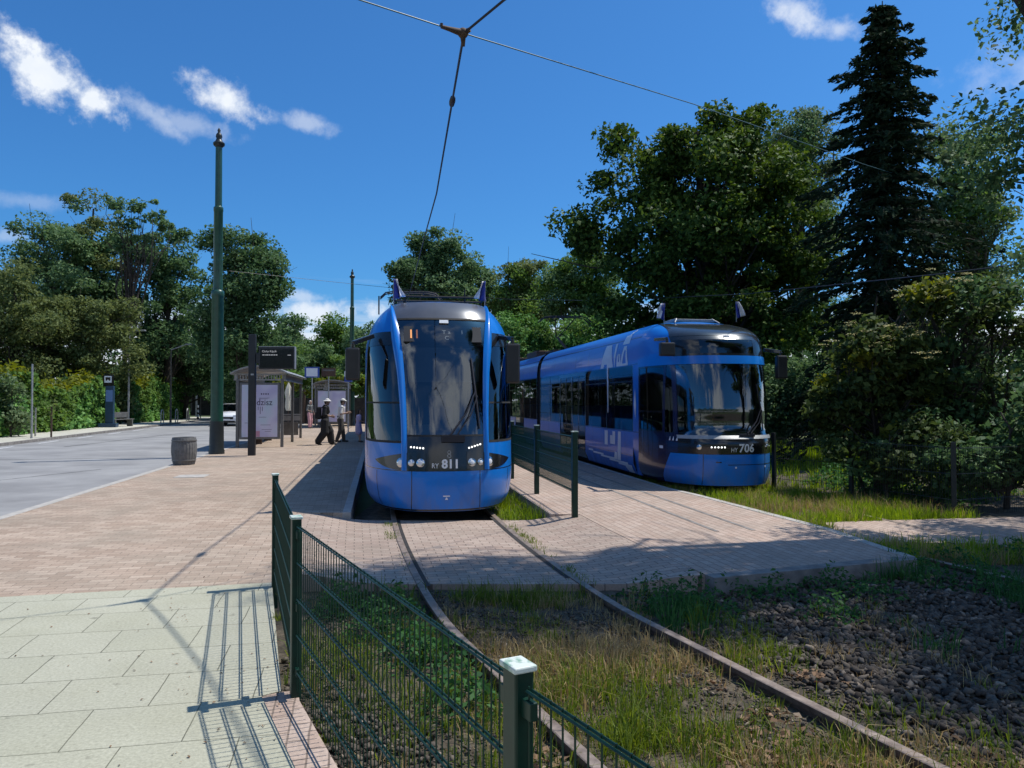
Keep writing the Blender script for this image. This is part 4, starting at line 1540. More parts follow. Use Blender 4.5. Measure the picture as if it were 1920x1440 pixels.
    for s in (-1, 1):
        d = MB()
        a = S.ax(s * 0.68, 0.76)
        disc(d, S.pt(a, 0.765, 0.008), S.nrm(a, 0.765), 0.05)
        hl = d.build('headlight', M['chrome'], root, smooth=40)
        if s > 0:
            d = MB()
            S.patch(d, lambda z: S.ax(0.60, z), lambda z: S.ax(0.80, z), 0.765, 0.785, 6, 1, off=0.009)
            d.build('running_light', M['lens'], hl)
            continue
        d = MB()
        for kk in range(5):
            d.ball(q(s * (0.27 + 0.056 * kk), 0.77), 0.0165, 8, 6)
        d.build('running_light', M['led'], hl)
    wrap = lambda u, w: S.pt(S.ax(u, 0.68 + w), 0.68 + w, 0.008)
    text_obj('706', 0.21, M['white_paint'], root, (0, 0, 0), (1, 0, 0), (0, 0, 1), 'fleet_number', wrap=lambda u, w: wrap(u + 0.16, w), bold=0.005)
    text_obj('HY', 0.12, M['white_paint'], root, (0, 0, 0), (1, 0, 0), (0, 0, 1), 'fleet_code', wrap=lambda u, w: wrap(u - 0.09, w), sx=0.8)
    m = MB()
    for x in (-0.62, 0.62):
        S.patch(m, lambda z: S.ax(x - 0.005, z), lambda z: S.ax(x + 0.005, z), 0.06, 0.63, 1, 8, off=0.0025)
    S.patch(m, lambda z: S.ax(-0.2, z), lambda z: S.ax(0.95, z), 0.435, 0.447, 20, 1, off=0.0025)
    S.patch(m, lambda z: -S.at_(0.8, z), lambda z: S.at_(0.8, z), 0.632, 0.645, 40, 1, off=0.003)
    S.patch(m, lambda z: -S.ax(0.42, z), lambda z: -S.ax(0.32, z), 0.48, 0.50, 3, 1, off=0.003)
    m.build('bumper_seam', M['tram_black'], root)
    m = MB()
    for x in (-0.05, 0.62):
        disc(m, q(x, 0.39, 0.004), S.nrm(S.ax(x, 0.39), 0.39), 0.018, 0.006, 10)
    m.build('tow_cover', M['decal_pale'], root)
    m = MB()
    for i in range(3):
        t = 0.62 + 0.09 * i
        zc = 0.90
        A = lambda t_, z_: S.pt(-S.at_(t_, z_), z_, 0.004)
        m.add([A(t + 0.02, zc - 0.03), A(t - 0.02, zc - 0.03), A(t - 0.004, zc + 0.05), A(t + 0.004, zc + 0.05)], [(0, 1, 2, 3)])
    A = lambda t_, z_: S.pt(-S.at_(t_, z_), z_, 0.004)
    m.add([A(1.12, 0.70), A(1.0, 0.70), A(1.0, 0.755), A(1.12, 0.755)], [(0, 1, 2, 3)])
    m.build('warning_sticker', M['decal_pale'], root)
    # wipers
    m = MB()
    W = lambda x, z, o=0.05: S.pt(S.ax(x, z), z, o)
    m.tube([W(0.20, 0.99), W(0.42, 1.25, 0.06), W(0.55, 1.5, 0.05)], [0.016, 0.012, 0.01], 6)
    m.tube([W(0.27, 0.99), W(0.48, 1.22, 0.06), W(0.57, 1.45, 0.05)], [0.012, 0.01, 0.008], 6)
    m.tube([W(0.50, 1.95, 0.02), W(0.56, 1.5, 0.03), W(0.62, 1.05, 0.02)], [0.012, 0.015, 0.012], 6)
    m.box(W(0.2, 0.98, 0.01), (0.3, 0.08, 0.05))
    m.build('wiper', M['wire'], root, smooth=50)
    cab_interior(root, S, back=2.4, zt=2.42)
    sh = MB()
    S.patch(sh, lambda z: S.ax(0.30, z), lambda z: S.ax(0.52, z), 1.1, 2.3, 6, 8, off=-0.10)
    sh.build('sun_blind', M['interior'], root)
    mirror(root, (-1.18, 0.55, 2.62), (-1.16, 1.25, 2.86), (0.30, 0.14, 0.26))
    mirror(root, (1.26, 0.70, 2.30), (1.02, 0.95, 2.66), (0.22, 0.13, 0.46))
    flag(root, -0.72, 1.9, ZT + 0.02, 6, lean=0.0)
    flag(root, 0.56, 1.2, ZT, 5)
    m = MB()
    m.box((0, 2.3, ZT + 0.10), (0.9, 0.6, 0.06))
    for x in (-0.5, 0.5):
        m.tube([(x, 1.85, ZT + 0.03), (x * 0.8, 2.0, ZT + 0.13), (x * 0.8, 2.5, ZT + 0.13)], 0.016, 6)
    m.build('roof_antenna', M['galv'], root, bevel=0.02)
    for t, l in ((16.5, 2.0), (22, 3.0)):
        m = MB()
        m.box((0, t, ZT + 0.17), (1.3, l, 0.28))
        m.build('roof_box', M['brown_wood'], root, bevel=0.03)
    pantograph(root, 13.9, ZT + 0.05, 4.65)
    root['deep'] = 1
    layL = [(2.15, 2.5, 'solid'), (2.5, 6.4, 'win'), (6.4, 7.85, 'door'), (7.85, 9.3, 'door'), (9.3, 12.2, 'win')]
    layR = [(2.15, 4.4, 'win'), (4.4, 6.4, 'win'), (6.4, 9.3, 'win'), (9.3, 12.2, 'win')]
    section(root, S, 2.15, 12.2, 0.05, 0.98, 2.40, ZT, layL, layR)
    bellows(root, S, 12.2, 12.75, 0.2, ZT)
    lay = [(12.75, 15.2, 'win'), (15.2, 17.0, 'door'), (17.0, 19.8, 'win')]
    section(root, S, 12.75, 19.8, 0.05, 0.98, 2.40, ZT, lay, lay)
    bellows(root, S, 19.8, 20.4, 0.2, ZT)
    lay = [(20.4, 23, 'win'), (23, 24.8, 'door'), (24.8, 27.5, 'win'), (27.5, 31, 'win')]
    section(root, S, 20.4, 31, 0.05, 0.98, 2.40, ZT, lay, lay)
    del root['deep']
    for t in (3.2, 10.5, 16.5, 22.5, 29):
        bogie(root, t)
    # painted letters on the side, the tops of tall distorted characters
    def side_poly(mb, poly, off=0.004):
        """poly of (t, z) on the left side, drawn as a fan of thin strips so that it follows the curve"""
        zs = sorted({z for _, z in poly})
        z0, z1 = zs[0], zs[-1]
        n = max(2, int((z1 - z0) / 0.04))
        for i in range(n):
            for za, zb in ((z0 + (z1 - z0) * i / n, z0 + (z1 - z0) * (i + 1) / n),):
                zm = (za + zb) / 2
                xs = []
                for j in range(len(poly)):
                    (p, q_), (r_, s_) = poly[j], poly[(j + 1) % len(poly)]
                    if (q_ - zm) * (s_ - zm) < 0:
                        xs.append(p + (r_ - p) * (zm - q_) / (s_ - q_))
                xs.sort()
                for u, v in zip(xs[::2], xs[1::2]):
                    mb.add([(-(S.hw(za) + off), v, za), (-(S.hw(za) + off), u, za), (-(S.hw(zb) + off), u, zb), (-(S.hw(zb) + off), v, zb)], [(0, 1, 2, 3)])
    for poly in (
        [(4.95, 2.42), (4.70, 2.42), (4.60, 2.52), (4.42, 2.52), (4.30, 2.42), (3.92, 2.42), (4.18, 2.96), (4.62, 2.96)],            # A
        [(4.42, 2.52), (4.36, 1.35), (4.31, 1.35), (4.30, 2.52)],                                                                      # drip
        [(3.84, 2.42), (3.80, 2.42), (3.72, 2.84), (3.72, 2.96), (3.86, 2.96), (3.86, 2.78)],                                          # slash
        [(3.66, 2.42), (3.36, 2.42), (3.36, 2.52), (3.66, 2.52)], [(3.66, 2.52), (3.56, 2.52), (3.52, 2.70), (3.58, 2.70)],
        [(3.46, 2.52), (3.36, 2.52), (3.42, 2.70), (3.48, 2.70)],
        [(2.98 + 0.38, 2.42), (2.84, 2.42), (2.84, 2.47), (3.36, 2.47)], [(3.36, 2.47), (3.24, 2.47), (3.12, 2.80), (3.20, 2.86)],
        [(2.98, 2.47), (2.84, 2.47), (2.98, 2.80), (3.04, 2.80)], [(3.20, 2.86), (2.98, 2.86), (3.04, 2.76), (3.14, 2.76)], [(3.34, 2.90), (2.86, 2.90), (2.92, 3.10), (3.28, 3.10)],
        [(3.10, 3.08), (3.0, 3.08), (2.85, 3.21), (2.92, 3.21)],
        [(4.62, 0.58), (4.36, 0.58), (4.36, 0.92), (4.62, 0.92)],                                                                      # lower fragments
        [(4.16, 0.62), (4.0, 0.62), (4.0, 0.82), (4.16, 0.82)], [(4.0, 0.62), (3.78, 0.62), (3.78, 0.92), (3.98, 0.92)],
        [(3.60, 0.28), (3.35, 0.28), (3.35, 0.93), (3.55, 0.93)], [(3.86, 0.28), (3.62, 0.28), (3.62, 0.45), (3.80, 0.45)],
        [(6.1, 0.40), (2.62, 0.24), (2.62, 0.06), (3.0, 0.06), (3.1, 0.18), (6.0, 0.36)],
        [(2.44, 1.55), (2.36, 1.9), (2.30, 1.55), (2.34, 1.25)],
    ):
        mb = MB()
        side_poly(mb, poly)
        mb.build('painted_stroke', M['decal_pale'], root)
    mb = MB()
    S.wall(mb, -1, 2.15, 12.2, 2.985, 3.0, 1, off=0.003)
    S.wall(mb, -1, 12.75, 19.8, 2.985, 3.0, 1, off=0.003)
    S.wall(mb, -1, 2.52, 6.35, 0.44, 0.448, 1, off=0.003)
    mb.build('side_seam', M['tram_black'], root)
    return root


T811 = tram_811()
T706 = tram_706()
# ------------------------------------------------------------------ fences
def mesh_panel(p, q, z0, levels, ztop, rod=0.0028, bar=0.0042, step=0.05, bottom=None):
    """double-rod mesh panel between two points"""
    mb = MB()
    p, q = Vector(p), Vector(q)
    d = q - p
    L = d.length
    d.normalize()
    n = Vector((-d.y, d.x, 0))
    k = int(L / step)
    for i in range(k + 1):
        c = p + d * (i * L / k)
        mb.tube([(c.x, c.y, z0), (c.x, c.y, ztop)], rod, 5)
    for z in levels:
        for s in (-1, 1):
            o = n * (s * (rod + bar))
            mb.tube([(p.x + o.x, p.y + o.y, z), (q.x + o.x, q.y + o.y, z)], bar, 5)
    return mb


def fence_post(mb, p, h, ang, w=0.072, d=0.052, z0=-0.3):
    mb.box((p[0], p[1], (h + z0) / 2), (w, d, h - z0), ang)


nf = thing('mesh_fence', 'low dark green double-rod mesh fence with flat-capped posts running through the foreground beside the rails', 'fence', (0, 0, 0))
for i, p in enumerate(FP):
    a = FP[max(i - 1, 0)]
    b = FP[min(i + 1, len(FP) - 1)]
    ang = math.atan2(b.y - a.y, b.x - a.x)
    mb = MB()
    fence_post(mb, p, 0.985, ang)
    pp = mb.build('post', M['green_fence'], nf, bevel=0.006)
    mb = MB()
    mb.box((p.x, p.y, 0.99), (0.086, 0.064, 0.016), ang)
    mb.build('post_cap', M['fence_cap'], pp, bevel=0.004)
    if i < len(FP) - 1:
        d = (FP[i + 1] - p).normalized()
        s, e = p + d * 0.055, FP[i + 1] - d * 0.055
        mesh_panel(s, e, 0.03, (0.945, 0.745, 0.545, 0.345, 0.145), 0.955).build('mesh_panel', M['green_fence'], nf)
        for c in (s, e):
            for z in (0.90, 0.5, 0.14):
                MB().box((c.x, c.y, z), (0.05, 0.022, 0.045), math.atan2(d.y, d.x)).build('clamp', M['green_fence'], nf, bevel=0.003)

PFP = [Vector((0.90, 11.07, 0)), Vector((0.44, 13.75, 0)), Vector((0.0, 16.4, 0)), Vector((-0.45, 19.0, 0)), Vector((-0.9, 21.6, 0))]
pf = thing('platform_fence', 'dark green mesh fence standing on the platform between the two trams', 'fence', (0, 0, 0))
for i, p in enumerate(PFP):
    ang = math.atan2(-2.6, 0.45)
    mb = MB()
    fence_post(mb, (p.x, p.y), 1.19, ang, 0.085, 0.08, PZ - 0.02)
    o = mb.build('post', M['green_fence'], pf, bevel=0.006)
    mb = MB()
    mb.box((p.x, p.y, 1.197), (0.10, 0.092, 0.014), ang)
    mb.build('post_cap', M['fence_cap'], o)
    if i < len(PFP) - 1:
        d = (PFP[i + 1] - p).normalized()
        s, e = p + d * 0.06, PFP[i + 1] - d * 0.06
        mesh_panel(s, e, 0.31, (1.12, 0.94, 0.74, 0.54, 0.34), 1.13, rod=0.0042, bar=0.007, step=0.046).build('mesh_panel', M['green_fence'], pf)

RFP = [Vector((5.20, 15.3, 0)), Vector((6.12, 13.9, 0)), Vector((6.85, 11.95, 0)), Vector((8.6, 12.6, 0)), Vector((11, 13.4, 0))]
rf = thing('garden_fence', 'dark mesh fence half hidden among the shrubs right of the right-hand tram', 'fence', (0, 0, 0))
for i, p in enumerate(RFP):
    b = RFP[min(i + 1, len(RFP) - 1)]
    a = RFP[max(i - 1, 0)]
    ang = math.atan2(b.y - a.y, b.x - a.x)
    mb = MB()
    fence_post(mb, p, 1.0, ang, 0.07, 0.06)
    mb.build('post', M['pole_dark'], rf, bevel=0.005)
    if i < len(RFP) - 1:
        d = (RFP[i + 1] - p).normalized()
        mesh_panel(p + d * 0.05, RFP[i + 1] - d * 0.05, -0.15, (0.9, 0.5, 0.1), 0.93, rod=0.003, bar=0.004).build('mesh_panel', M['pole_dark'], rf)

# ------------------------------------------------------------------ overhead line
def pole(label, loc):
    root = thing('catenary_pole', label, 'pole', loc)
    MB().lathe([(0.235, -0.1), (0.235, 0.10), (0.215, 0.16), (0.205, 0.9), (0.20, 1.0)], n=24).build('pole_base', M['pole_dark'], root, smooth=40)
    MB().lathe([(0.185, 1.0), (0.178, 4.80), (0.19, 4.82), (0.19, 4.95), (0.178, 5.0), (0.14, 5.03), (0.134, 7.45), (0.145, 7.47), (0.145, 7.58), (0.105, 7.62), (0.098, 9.45)], n=24).build('shaft', M['pole_green'], root, smooth=40)
    MB().lathe([(0.10, 9.45), (0.17, 9.52), (0.175, 9.58), (0.11, 9.64), (0.075, 9.72), (0.10, 9.78), (0.085, 9.85), (0.035, 9.92), (0.05, 9.98), (0.01, 10.06)], n=20).build('finial', M['pole_dark'], root, smooth=50)
    return root


POLE1 = G(406, 851)
POLE2 = Vector((-10.25, 49.2, 0))
pole('tall dark green tapered catenary pole with finial, beside the wooden bin', (POLE1.x, POLE1.y, 0))
o = pole('far slim green catenary pole rising beside the left edge of tram 811', (POLE2.x, POLE2.y, 0))

NODE = at(868, 62, 7.41)
cw = [Vector((3.6, 1.2, 5.2)), Vector((1.7, 4.1, 5.2)), Vector((0.62, 5.85, 5.2)), at(945, 0, 6.95), NODE + Vector((0.03, -0.03, 0)), NODE - Vector((0, 0, 0.06)), at(848, 190, 9.3)]
for y in (13, 17, 24, 35, 55, 75):
    cw.append(Vector((float(c811(y)) - 0.02 * (y < 20), y, 5.16)))
wt = thing('contact_wire', 'dark overhead contact wire running down over tram 811 from the hanger in the sky', 'overhead wire', (0, 0, 0))
MB().tube(cw, 0.0125, 6).build('wire', M['wire'], wt)
m = MB()
d = (cw[7] - cw[6]).normalized()
c = cw[6]
m.tube([c - d * 0.14, c - d * 0.1, c - d * 0.02, c + d * 0.02, c + d * 0.1, c + d * 0.14], [0.015, 0.032, 0.038, 0.038, 0.032, 0.015], 8)
m.build('insulator', M['wire'], wt, smooth=50)
sw = thing('span_wire', 'thin span wire crossing the sky through the dark hanger above tram 811', 'overhead wire', (0, 0, 0))
sp = [at(560, -40, 6.4), at(675, 0, 6.8), at(826, 49, 7.25), NODE, at(1300, 195, 11.3), at(1440, 244, 13.8), at(1620, 308, 19), at(1690, 330, 23)]
MB().tube(sp, 0.0065, 6).build('wire', M['wire_copper'], sw)
m = MB()
a = at(828, 50, 7.25)
m.tube([a + Vector((0, 0, 0.03)), a, NODE * 0.35 + a * 0.65, NODE * 0.85 + a * 0.15], [0.016, 0.018, 0.022, 0.034], 8)
m.ball(NODE, (0.055, 0.055, 0.05), 10, 8)
m.tube([NODE - Vector((0, 0, 0.02)), NODE - Vector((0.0, -0.05, 0.11))], [0.03, 0.016], 8)
m.tube([NODE, NODE + Vector((0.07, -0.03, 0.02))], [0.03, 0.022], 8)
m.build('hanger', M['brown_wood'], sw, smooth=50)
sw2 = thing('span_wire', 'long thin wire strung low in front of the dark maple, leading to the far pole', 'overhead wire', (0, 0, 0))
MB().tube([at(430, 508, 44), at(667, 533, 49.2), at(950, 561, 40), at(1130, 564, 31), at(1400, 551, 22), at(1760, 514, 14.5), at(2050, 478, 11.5)], 0.011, 5).build('wire', M['wire'], sw2)
sw3 = thing('span_wire', 'short dark wire slanting in from the right edge to the spruce', 'overhead wire', (0, 0, 0))
MB().tube([at(1700, 285, 23.5), at(1800, 250, 20), at(1925, 214, 15.5), at(2100, 165, 12)], 0.011, 5).build('wire', M['wire'], sw3)

# ------------------------------------------------------------------ information display
def info_display():
    p = G(472, 854)
    root = thing('information_display', 'black pole with dark passenger information screen in front of the bus shelter', 'display', (p.x, p.y, 0), 0.0)
    MB().box((0, 0, 1.8), (0.21, 0.12, 3.62)).build('pole', M['anthracite'], root, bevel=0.012)
    b = MB()
    b.box((0.74, 0, 2.90), (1.06, 0.14, 0.66))
    b.box((0.17, 0, 2.90), (0.12, 0.09, 0.3))
    c = b.build('case', M['anthracite'], root, bevel=0.012)
    MB().box((0.74, -0.0705, 2.885), (0.98, 0.004, 0.56)).build('screen', M['screen'], c)
    m = MB()
    m.box((0.74, 0, 3.238), (1.07, 0.15, 0.018))
    m.box((1.28, 0, 2.90), (0.016, 0.145, 0.66))
    m.build('rim', M['galv'], c)
    text_obj('Cichy Kącik', 0.088, M['screen_text'], c, (0.31, -0.0735, 3.07), (1, 0, 0), (0, 0, 1), 'screen_lettering', align='LEFT')
    m = MB()
    x = 0.32
    for w in (0.05, 0.03, 0.07, 0.04, 0.06, 0.05, 0.05):
        m.box((x + w / 2, -0.0735, 2.99), (w, 0.002, 0.022))
        x += w + 0.016
    m.box((1.12, -0.0735, 2.985), (0.10, 0.002, 0.018))
    m.build('screen_line', M['screen_text'], c)
    m = MB()
    m.box((0.02, -0.062, 2.41), (0.09, 0.004, 0.05))
    m.build('sticker', M['galv'], root)


info_display()


# ------------------------------------------------------------------ bus shelters
def shelter(label, loc, L=6.6, W=1.6, poster=True):
    root = thing('bus_shelter', label, 'bus shelter', loc, HEAD, 'bus shelters along the left pavement')
    for x in (-W + 0.05, -0.05):
        for y in (0.06, L / 2, L - 0.06):
            m = MB()
            m.box((x, y, 1.18), (0.10, 0.12, 2.42))
            m.build('post', M['steel_dark'], root, bevel=0.01)
    r = MB()
    n = 14

    def arch(u, y, dz=0.0):
        a = (u - 0.5) * 2
        return Vector((-W / 2 + a * (W / 2 + 0.18), y, 2.56 + 0.27 * (1 - abs(a) ** 2.2) + dz))
    r.grid(lambda u, v: arch(u, -0.15 + (L + 0.3) * v, 0.03), n, 1)
    r.grid(lambda u, v: arch(u, -0.15 + (L + 0.3) * v, -0.02), n, 1, flip=True)
    for y in (-0.15, L + 0.15):
        r.grid(lambda u, v: arch(u, y, -0.02 + 0.05 * v), n, 1, flip=(y > 0))
    rf_ = r.build('roof', M['steel_grey'], root, smooth=50)
    rb = MB()
    for k in range(4):
        z = 2.62 + 0.05 * k
        half = (W / 2 + 0.1) * (1 - 0.2 * k)
        rb.tube([(-W / 2 - half, -0.13, z), (-W / 2, -0.13, z + 0.05), (-W / 2 + half, -0.13, z)], 0.013, 6)
    for k in range(int(L / 0.9)):
        rb.grid(lambda u, v: arch(u, 0.3 + k * 0.95 + 0.05 * v, 0.035), n, 1)
    rb.build('roof_rib', M['steel_dark'], rf_, smooth=40)
    fr = MB()
    fr.box((-W / 2, 0.06, 2.55), (W + 0.16, 0.06, 0.05))
    fr.box((-W / 2, 0.06, 2.36), (W + 0.16, 0.06, 0.05))
    for k in range(19):
        fr.box((-W - 0.05 + (W + 0.1) * k / 18, 0.06, 2.455), (0.03, 0.05, 0.15))
    fr.box((0.0, L / 2, 2.55), (0.06, L, 0.05))
    fr.box((0.0, L / 2, 2.36), (0.06, L, 0.05))
    for k in range(40):
        fr.box((0.0, L * (k + 0.5) / 40, 2.455), (0.04, 0.05, 0.15))
    fr.box((-W, L / 2, 2.45), (0.06, L, 0.22))
    fr.build('frieze', M['steel_grey'], root)
    ca = MB()
    ca.box((-W / 2, 0.06, 1.27), (W - 0.24, 0.14, 1.98))
    c = ca.build('poster_case', M['steel_dark'], root, bevel=0.015)
    MB().box((-W / 2, -0.013, 1.27), (W - 0.40, 0.006, 1.82)).build('poster', M['poster'], c)
    if poster:
        x0 = -W / 2
        text_obj('sądzisz', 0.30, M['poster_ink'], c, (x0 + 0.03, -0.019, 1.47), (1, 0, 0), (0, 0, 1), 'poster_lettering', sx=0.92)
        m = MB()
        for i, w in enumerate((0.045, 0.04, 0.05, 0.04)):
            m.box((x0 + 0.06 + i * 0.075, -0.018, 1.86), (w, 0.003, 0.045))
        for x, h in ((x0 + 0.02, 0.26), (x0 + 0.09, 0.16), (x0 - 0.05, 0.12)):
            m.box((x, -0.018, 1.42 - h / 2), (0.018, 0.003, h))
        m.build('poster_drip', M['poster_ink'], c)
        m = MB()
        for z, w, x in ((1.72, 0.36, 0.15), (1.69, 0.30, 0.12), (0.85, 0.3, -0.35), (0.78, 0.34, 0.2), (0.62, 0.34, 0.24), (0.55, 0.2, 0.28), (1.05, 0.25, 0.1)):
            m.box((x0 + x, -0.018, z), (w, 0.003, 0.014))
        m.build('poster_small_print', M['poster_ink_pale'], c)
        MB().box((x0 - 0.17, -0.018, 0.47), (0.36, 0.003, 0.2)).build('poster_block', M['poster_red'], c)
    g = MB()
    g.box((-W + 0.05, L / 2, 1.3), (0.012, L - 0.3, 1.9))
    g.build('back_glass', M['glass_clear'], root)
    b = MB()
    b.box((-W + 0.45, L / 2, 0.46), (0.38, L * 0.55, 0.05))
    for y in (L * 0.3, L * 0.7):
        b.box((-W + 0.45, y, 0.22), (0.3, 0.06, 0.44))
    b.build('bench', M['brown_wood'], root, bevel=0.01)
    k = MB()
    k.box((-0.45, L - 0.1, 1.02), (0.8, 0.05, 0.06))
    k.box((-0.45, L - 0.1, 0.86), (0.8, 0.05, 0.2))
    k.build('end_rail', M['galv'], root)
    k = MB()
    k.box((-0.5, L - 0.12, 0.42), (0.72, 0.1, 0.58))
    k.build('end_panel', M['steel_dark'], root, bevel=0.01)
    return root


shelter('grey bus shelter with arched roof and lilac poster on its near end', (-8.02, 27.0, 0))
shelter('small far bus shelter with a dark blank end, behind the walking people', (-9.75, 46.0, 0), 4.5, 2.0, poster=False)

# ------------------------------------------------------------------ small street things
p = G(345, 871)
bn = thing('barrel_bin', 'weathered grey wooden barrel-shaped litter bin on the brick pavement near the kerb', 'litter bin', (p.x, p.y, 0))
m = MB()
n = 24
prof = [(0.255, 0.0), (0.285, 0.12), (0.31, 0.34), (0.305, 0.5), (0.285, 0.68), (0.275, 0.70), (0.25, 0.70), (0.245, 0.60), (0.23, 0.2)]
vsx, fsx = [], []
for i, (r_, z) in enumerate(prof):
    for k in range(n * 3):
        t = 2 * math.pi * k / (n * 3)
        rr = r_ - (0.010 if (k % 3 == 0 and i < 5) else 0)
        vsx.append((rr * math.cos(t), rr * math.sin(t), z))
for i in range(len(prof) - 1):
    for k in range(n * 3):
        a, b = i * n * 3 + k, i * n * 3 + (k + 1) % (n * 3)
        fsx.append((a, b, b + n * 3, a + n * 3))
m.add(vsx, fsx)
m.build('stave_body', M['wood_grey'], bn, smooth=25)
m = MB()
for z, r_ in ((0.10, 0.287), (0.60, 0.300)):
    m.lathe([(r_, z), (r_ + 0.006, z + 0.005), (r_ + 0.004, z + 0.035), (r_ - 0.01, z + 0.04)], n=40)
m.build('hoop', M['steel_dark'], bn, smooth=40)
MB().lathe([(0.0, 0.0), (0.22, 0.0), (0.22, 0.02), (0.0, 0.02)], (0, 0, 0.2), 20).build('liner', M['rubber'], bn)
# flat inspection cover in the paving
p = G(360, 893)
struct(MB().box((p.x, p.y, 0.003), (0.62, 0.62, 0.01), HEAD).build('inspection_cover', M['concrete']))


def parasol(label, px, py, Y, h):
    b = at(px, py, Y)
    root = thing('closed_parasol', label, 'parasol', (b.x, b.y, 0), 0, 'folded cafe parasols')
    MB().tube([(0, 0, 0), (0, 0, h)], 0.03, 8).build('pole', M['brown_wood'], root)
    m = MB()
    nseg = 16
    prof = [(0.10, h * 0.42), (0.15, h * 0.5), (0.12, h * 0.68), (0.17, h * 0.8), (0.10, h * 0.93), (0.02, h * 1.02)]
    vs_, fs_ = [], []
    for r_, z in prof:
        for k in range(nseg):
            t = 2 * math.pi * k / nseg
            q = r_ * (1.25 if k % 2 else 0.8)
            vs_.append((q * math.cos(t), q * math.sin(t), z))
    for i in range(len(prof) - 1):
        for k in range(nseg):
            a, b_ = i * nseg + k, i * nseg + (k + 1) % nseg
            fs_.append((a, b_, b_ + nseg, a + nseg))
    m.add(vs_, fs_)
    m.build('canopy', M['parasol'], root, smooth=60)
    MB().box((0, 0, 0.06), (0.6, 0.6, 0.12)).build('foot', M['concrete_dark'], root, bevel=0.02)


parasol('cream folded parasol seen through the near shelter', 541, 745, 42.0, 2.55)
parasol('cream folded parasol standing right behind the woman in black', 612, 745, 46.0, 2.75)


def sign_board(name, label, px, py, Y, w, h, mats, post_h, cat='sign', x_off=0.0):
    b = at(px, py, Y)
    root = thing(name, label, cat, (b.x, b.y, 0))
    MB().tube([(x_off, 0.04, 0), (x_off, 0.04, post_h)], 0.035, 8).build('post', M['galv'], root)
    m = MB()
    m.box((0, 0, b.z), (w, 0.03, h))
    m.build('panel', M[mats[0]], root, bevel=0.005)
    return root, b


r_, b = sign_board('bus_stop_sign', 'pale blue framed stop board on a post above the far vines', 585, 698, 45.0, 0.86, 0.62, ['sign_blue'], 3.5)
MB().box((0, -0.018, b.z), (0.66, 0.006, 0.48)).build('sign_face', M['decal_pale'], r_)
r_, b = sign_board('notice_board', 'dark brown board on a post right of the pale blue stop board', 616, 698, 45.5, 0.85, 0.5, ['brown_wood'], 3.4)
MB().box((0, -0.018, b.z + 0.12), (0.7, 0.006, 0.08)).build('sign_face', M['steel_dark'], r_)
r_, b = sign_board('tram_stop_sign', 'small white stop sign with blue lower half beside the far green pole', 653, 706, 40.0, 0.40, 0.56, ['sign_white'], 3.2)
MB().box((0, -0.018, b.z - 0.14), (0.40, 0.006, 0.27)).build('sign_face', M['sign_blue'], r_)
m = MB()
for x in (-0.1, 0.0, 0.1):
    m.box((x, -0.018, b.z + 0.13), (0.06, 0.006, 0.12))
m.build('sign_mark', M['steel_dark'], r_)

# ticket machine / stop totem on the far pavement
b = at(203, 801, 46.6)
tm = thing('stop_totem', 'tall narrow dark blue stop totem with a white head on the far pavement', 'totem', (b.x, b.y, 0), 0.2)
MB().box((0, 0, 0.12), (1.0, 0.6, 0.24)).build('plinth', M['machine_blue'], tm, bevel=0.02)
MB().box((0.08, 0, 1.35), (0.46, 0.3, 2.3)).build('column', M['machine_blue'], tm, bevel=0.02)
m = MB()
m.box((0.0, -0.02, 2.82), (0.56, 0.24, 0.72))
hd = m.build('head', M['screen'], tm, bevel=0.02)
MB().box((0, -0.145, 2.90), (0.40, 0.01, 0.40)).build('sign_face', M['sign_white'], hd)
m = MB()
m.box((0, -0.153, 2.95), (0.28, 0.006, 0.16))
m.box((-0.09, -0.153, 2.84), (0.07, 0.006, 0.05))
m.box((0.09, -0.153, 2.84), (0.07, 0.006, 0.05))
m.build('sign_mark', M['screen'], hd)
MB().box((0.08, -0.155, 1.9), (0.38, 0.01, 0.7)).build('timetable', M['decal_faint'], tm)
b = at(228, 798, 48.0)
bc = thing('park_bench', 'dark metal bench beside the blue stop totem', 'bench', (b.x, b.y, 0), R(75))
MB().box((0, 0, 0.45), (1.7, 0.42, 0.05)).build('seat', M['steel_dark'], bc, bevel=0.01)
MB().box((0, 0.24, 0.72), (1.7, 0.05, 0.34)).build('backrest', M['steel_dark'], bc, bevel=0.01)
for x in (-0.7, 0.7):
    m = MB()
    m.box((x, 0.0, 0.22), (0.07, 0.40, 0.44))
    m.box((x, 0.24, 0.6), (0.06, 0.05, 0.5))
    m.build('leg', M['steel_dark'], bc)


def thin_post(name, label, px, py, h, r, mat, cat='post', group=None):
    b = G(px, py)
    o = MB().tube([(0, 0, -0.05), (0, 0, h)], [r, r * 0.85], 8).build(name, M[mat], loc=(b.x, b.y, 0))
    return tag(o, label, cat, group)


thin_post('thin_mast', 'tall thin pale mast at the far kerb, farthest left', 59, 822, 3.2, 0.045, 'galv', 'mast')
thin_post('marker_post', 'short thin grey post just right of the pale mast', 66, 818, 1.3, 0.04, 'steel_grey')
b = G(96, 820)
sk = thing('young_tree', 'brown stake with a sparse young sapling on the far pavement', 'sapling', (b.x, b.y, 0))
MB().tube([(0, 0, 0), (0, 0, 1.35)], 0.04, 8).build('stake', M['brown_wood'], sk)


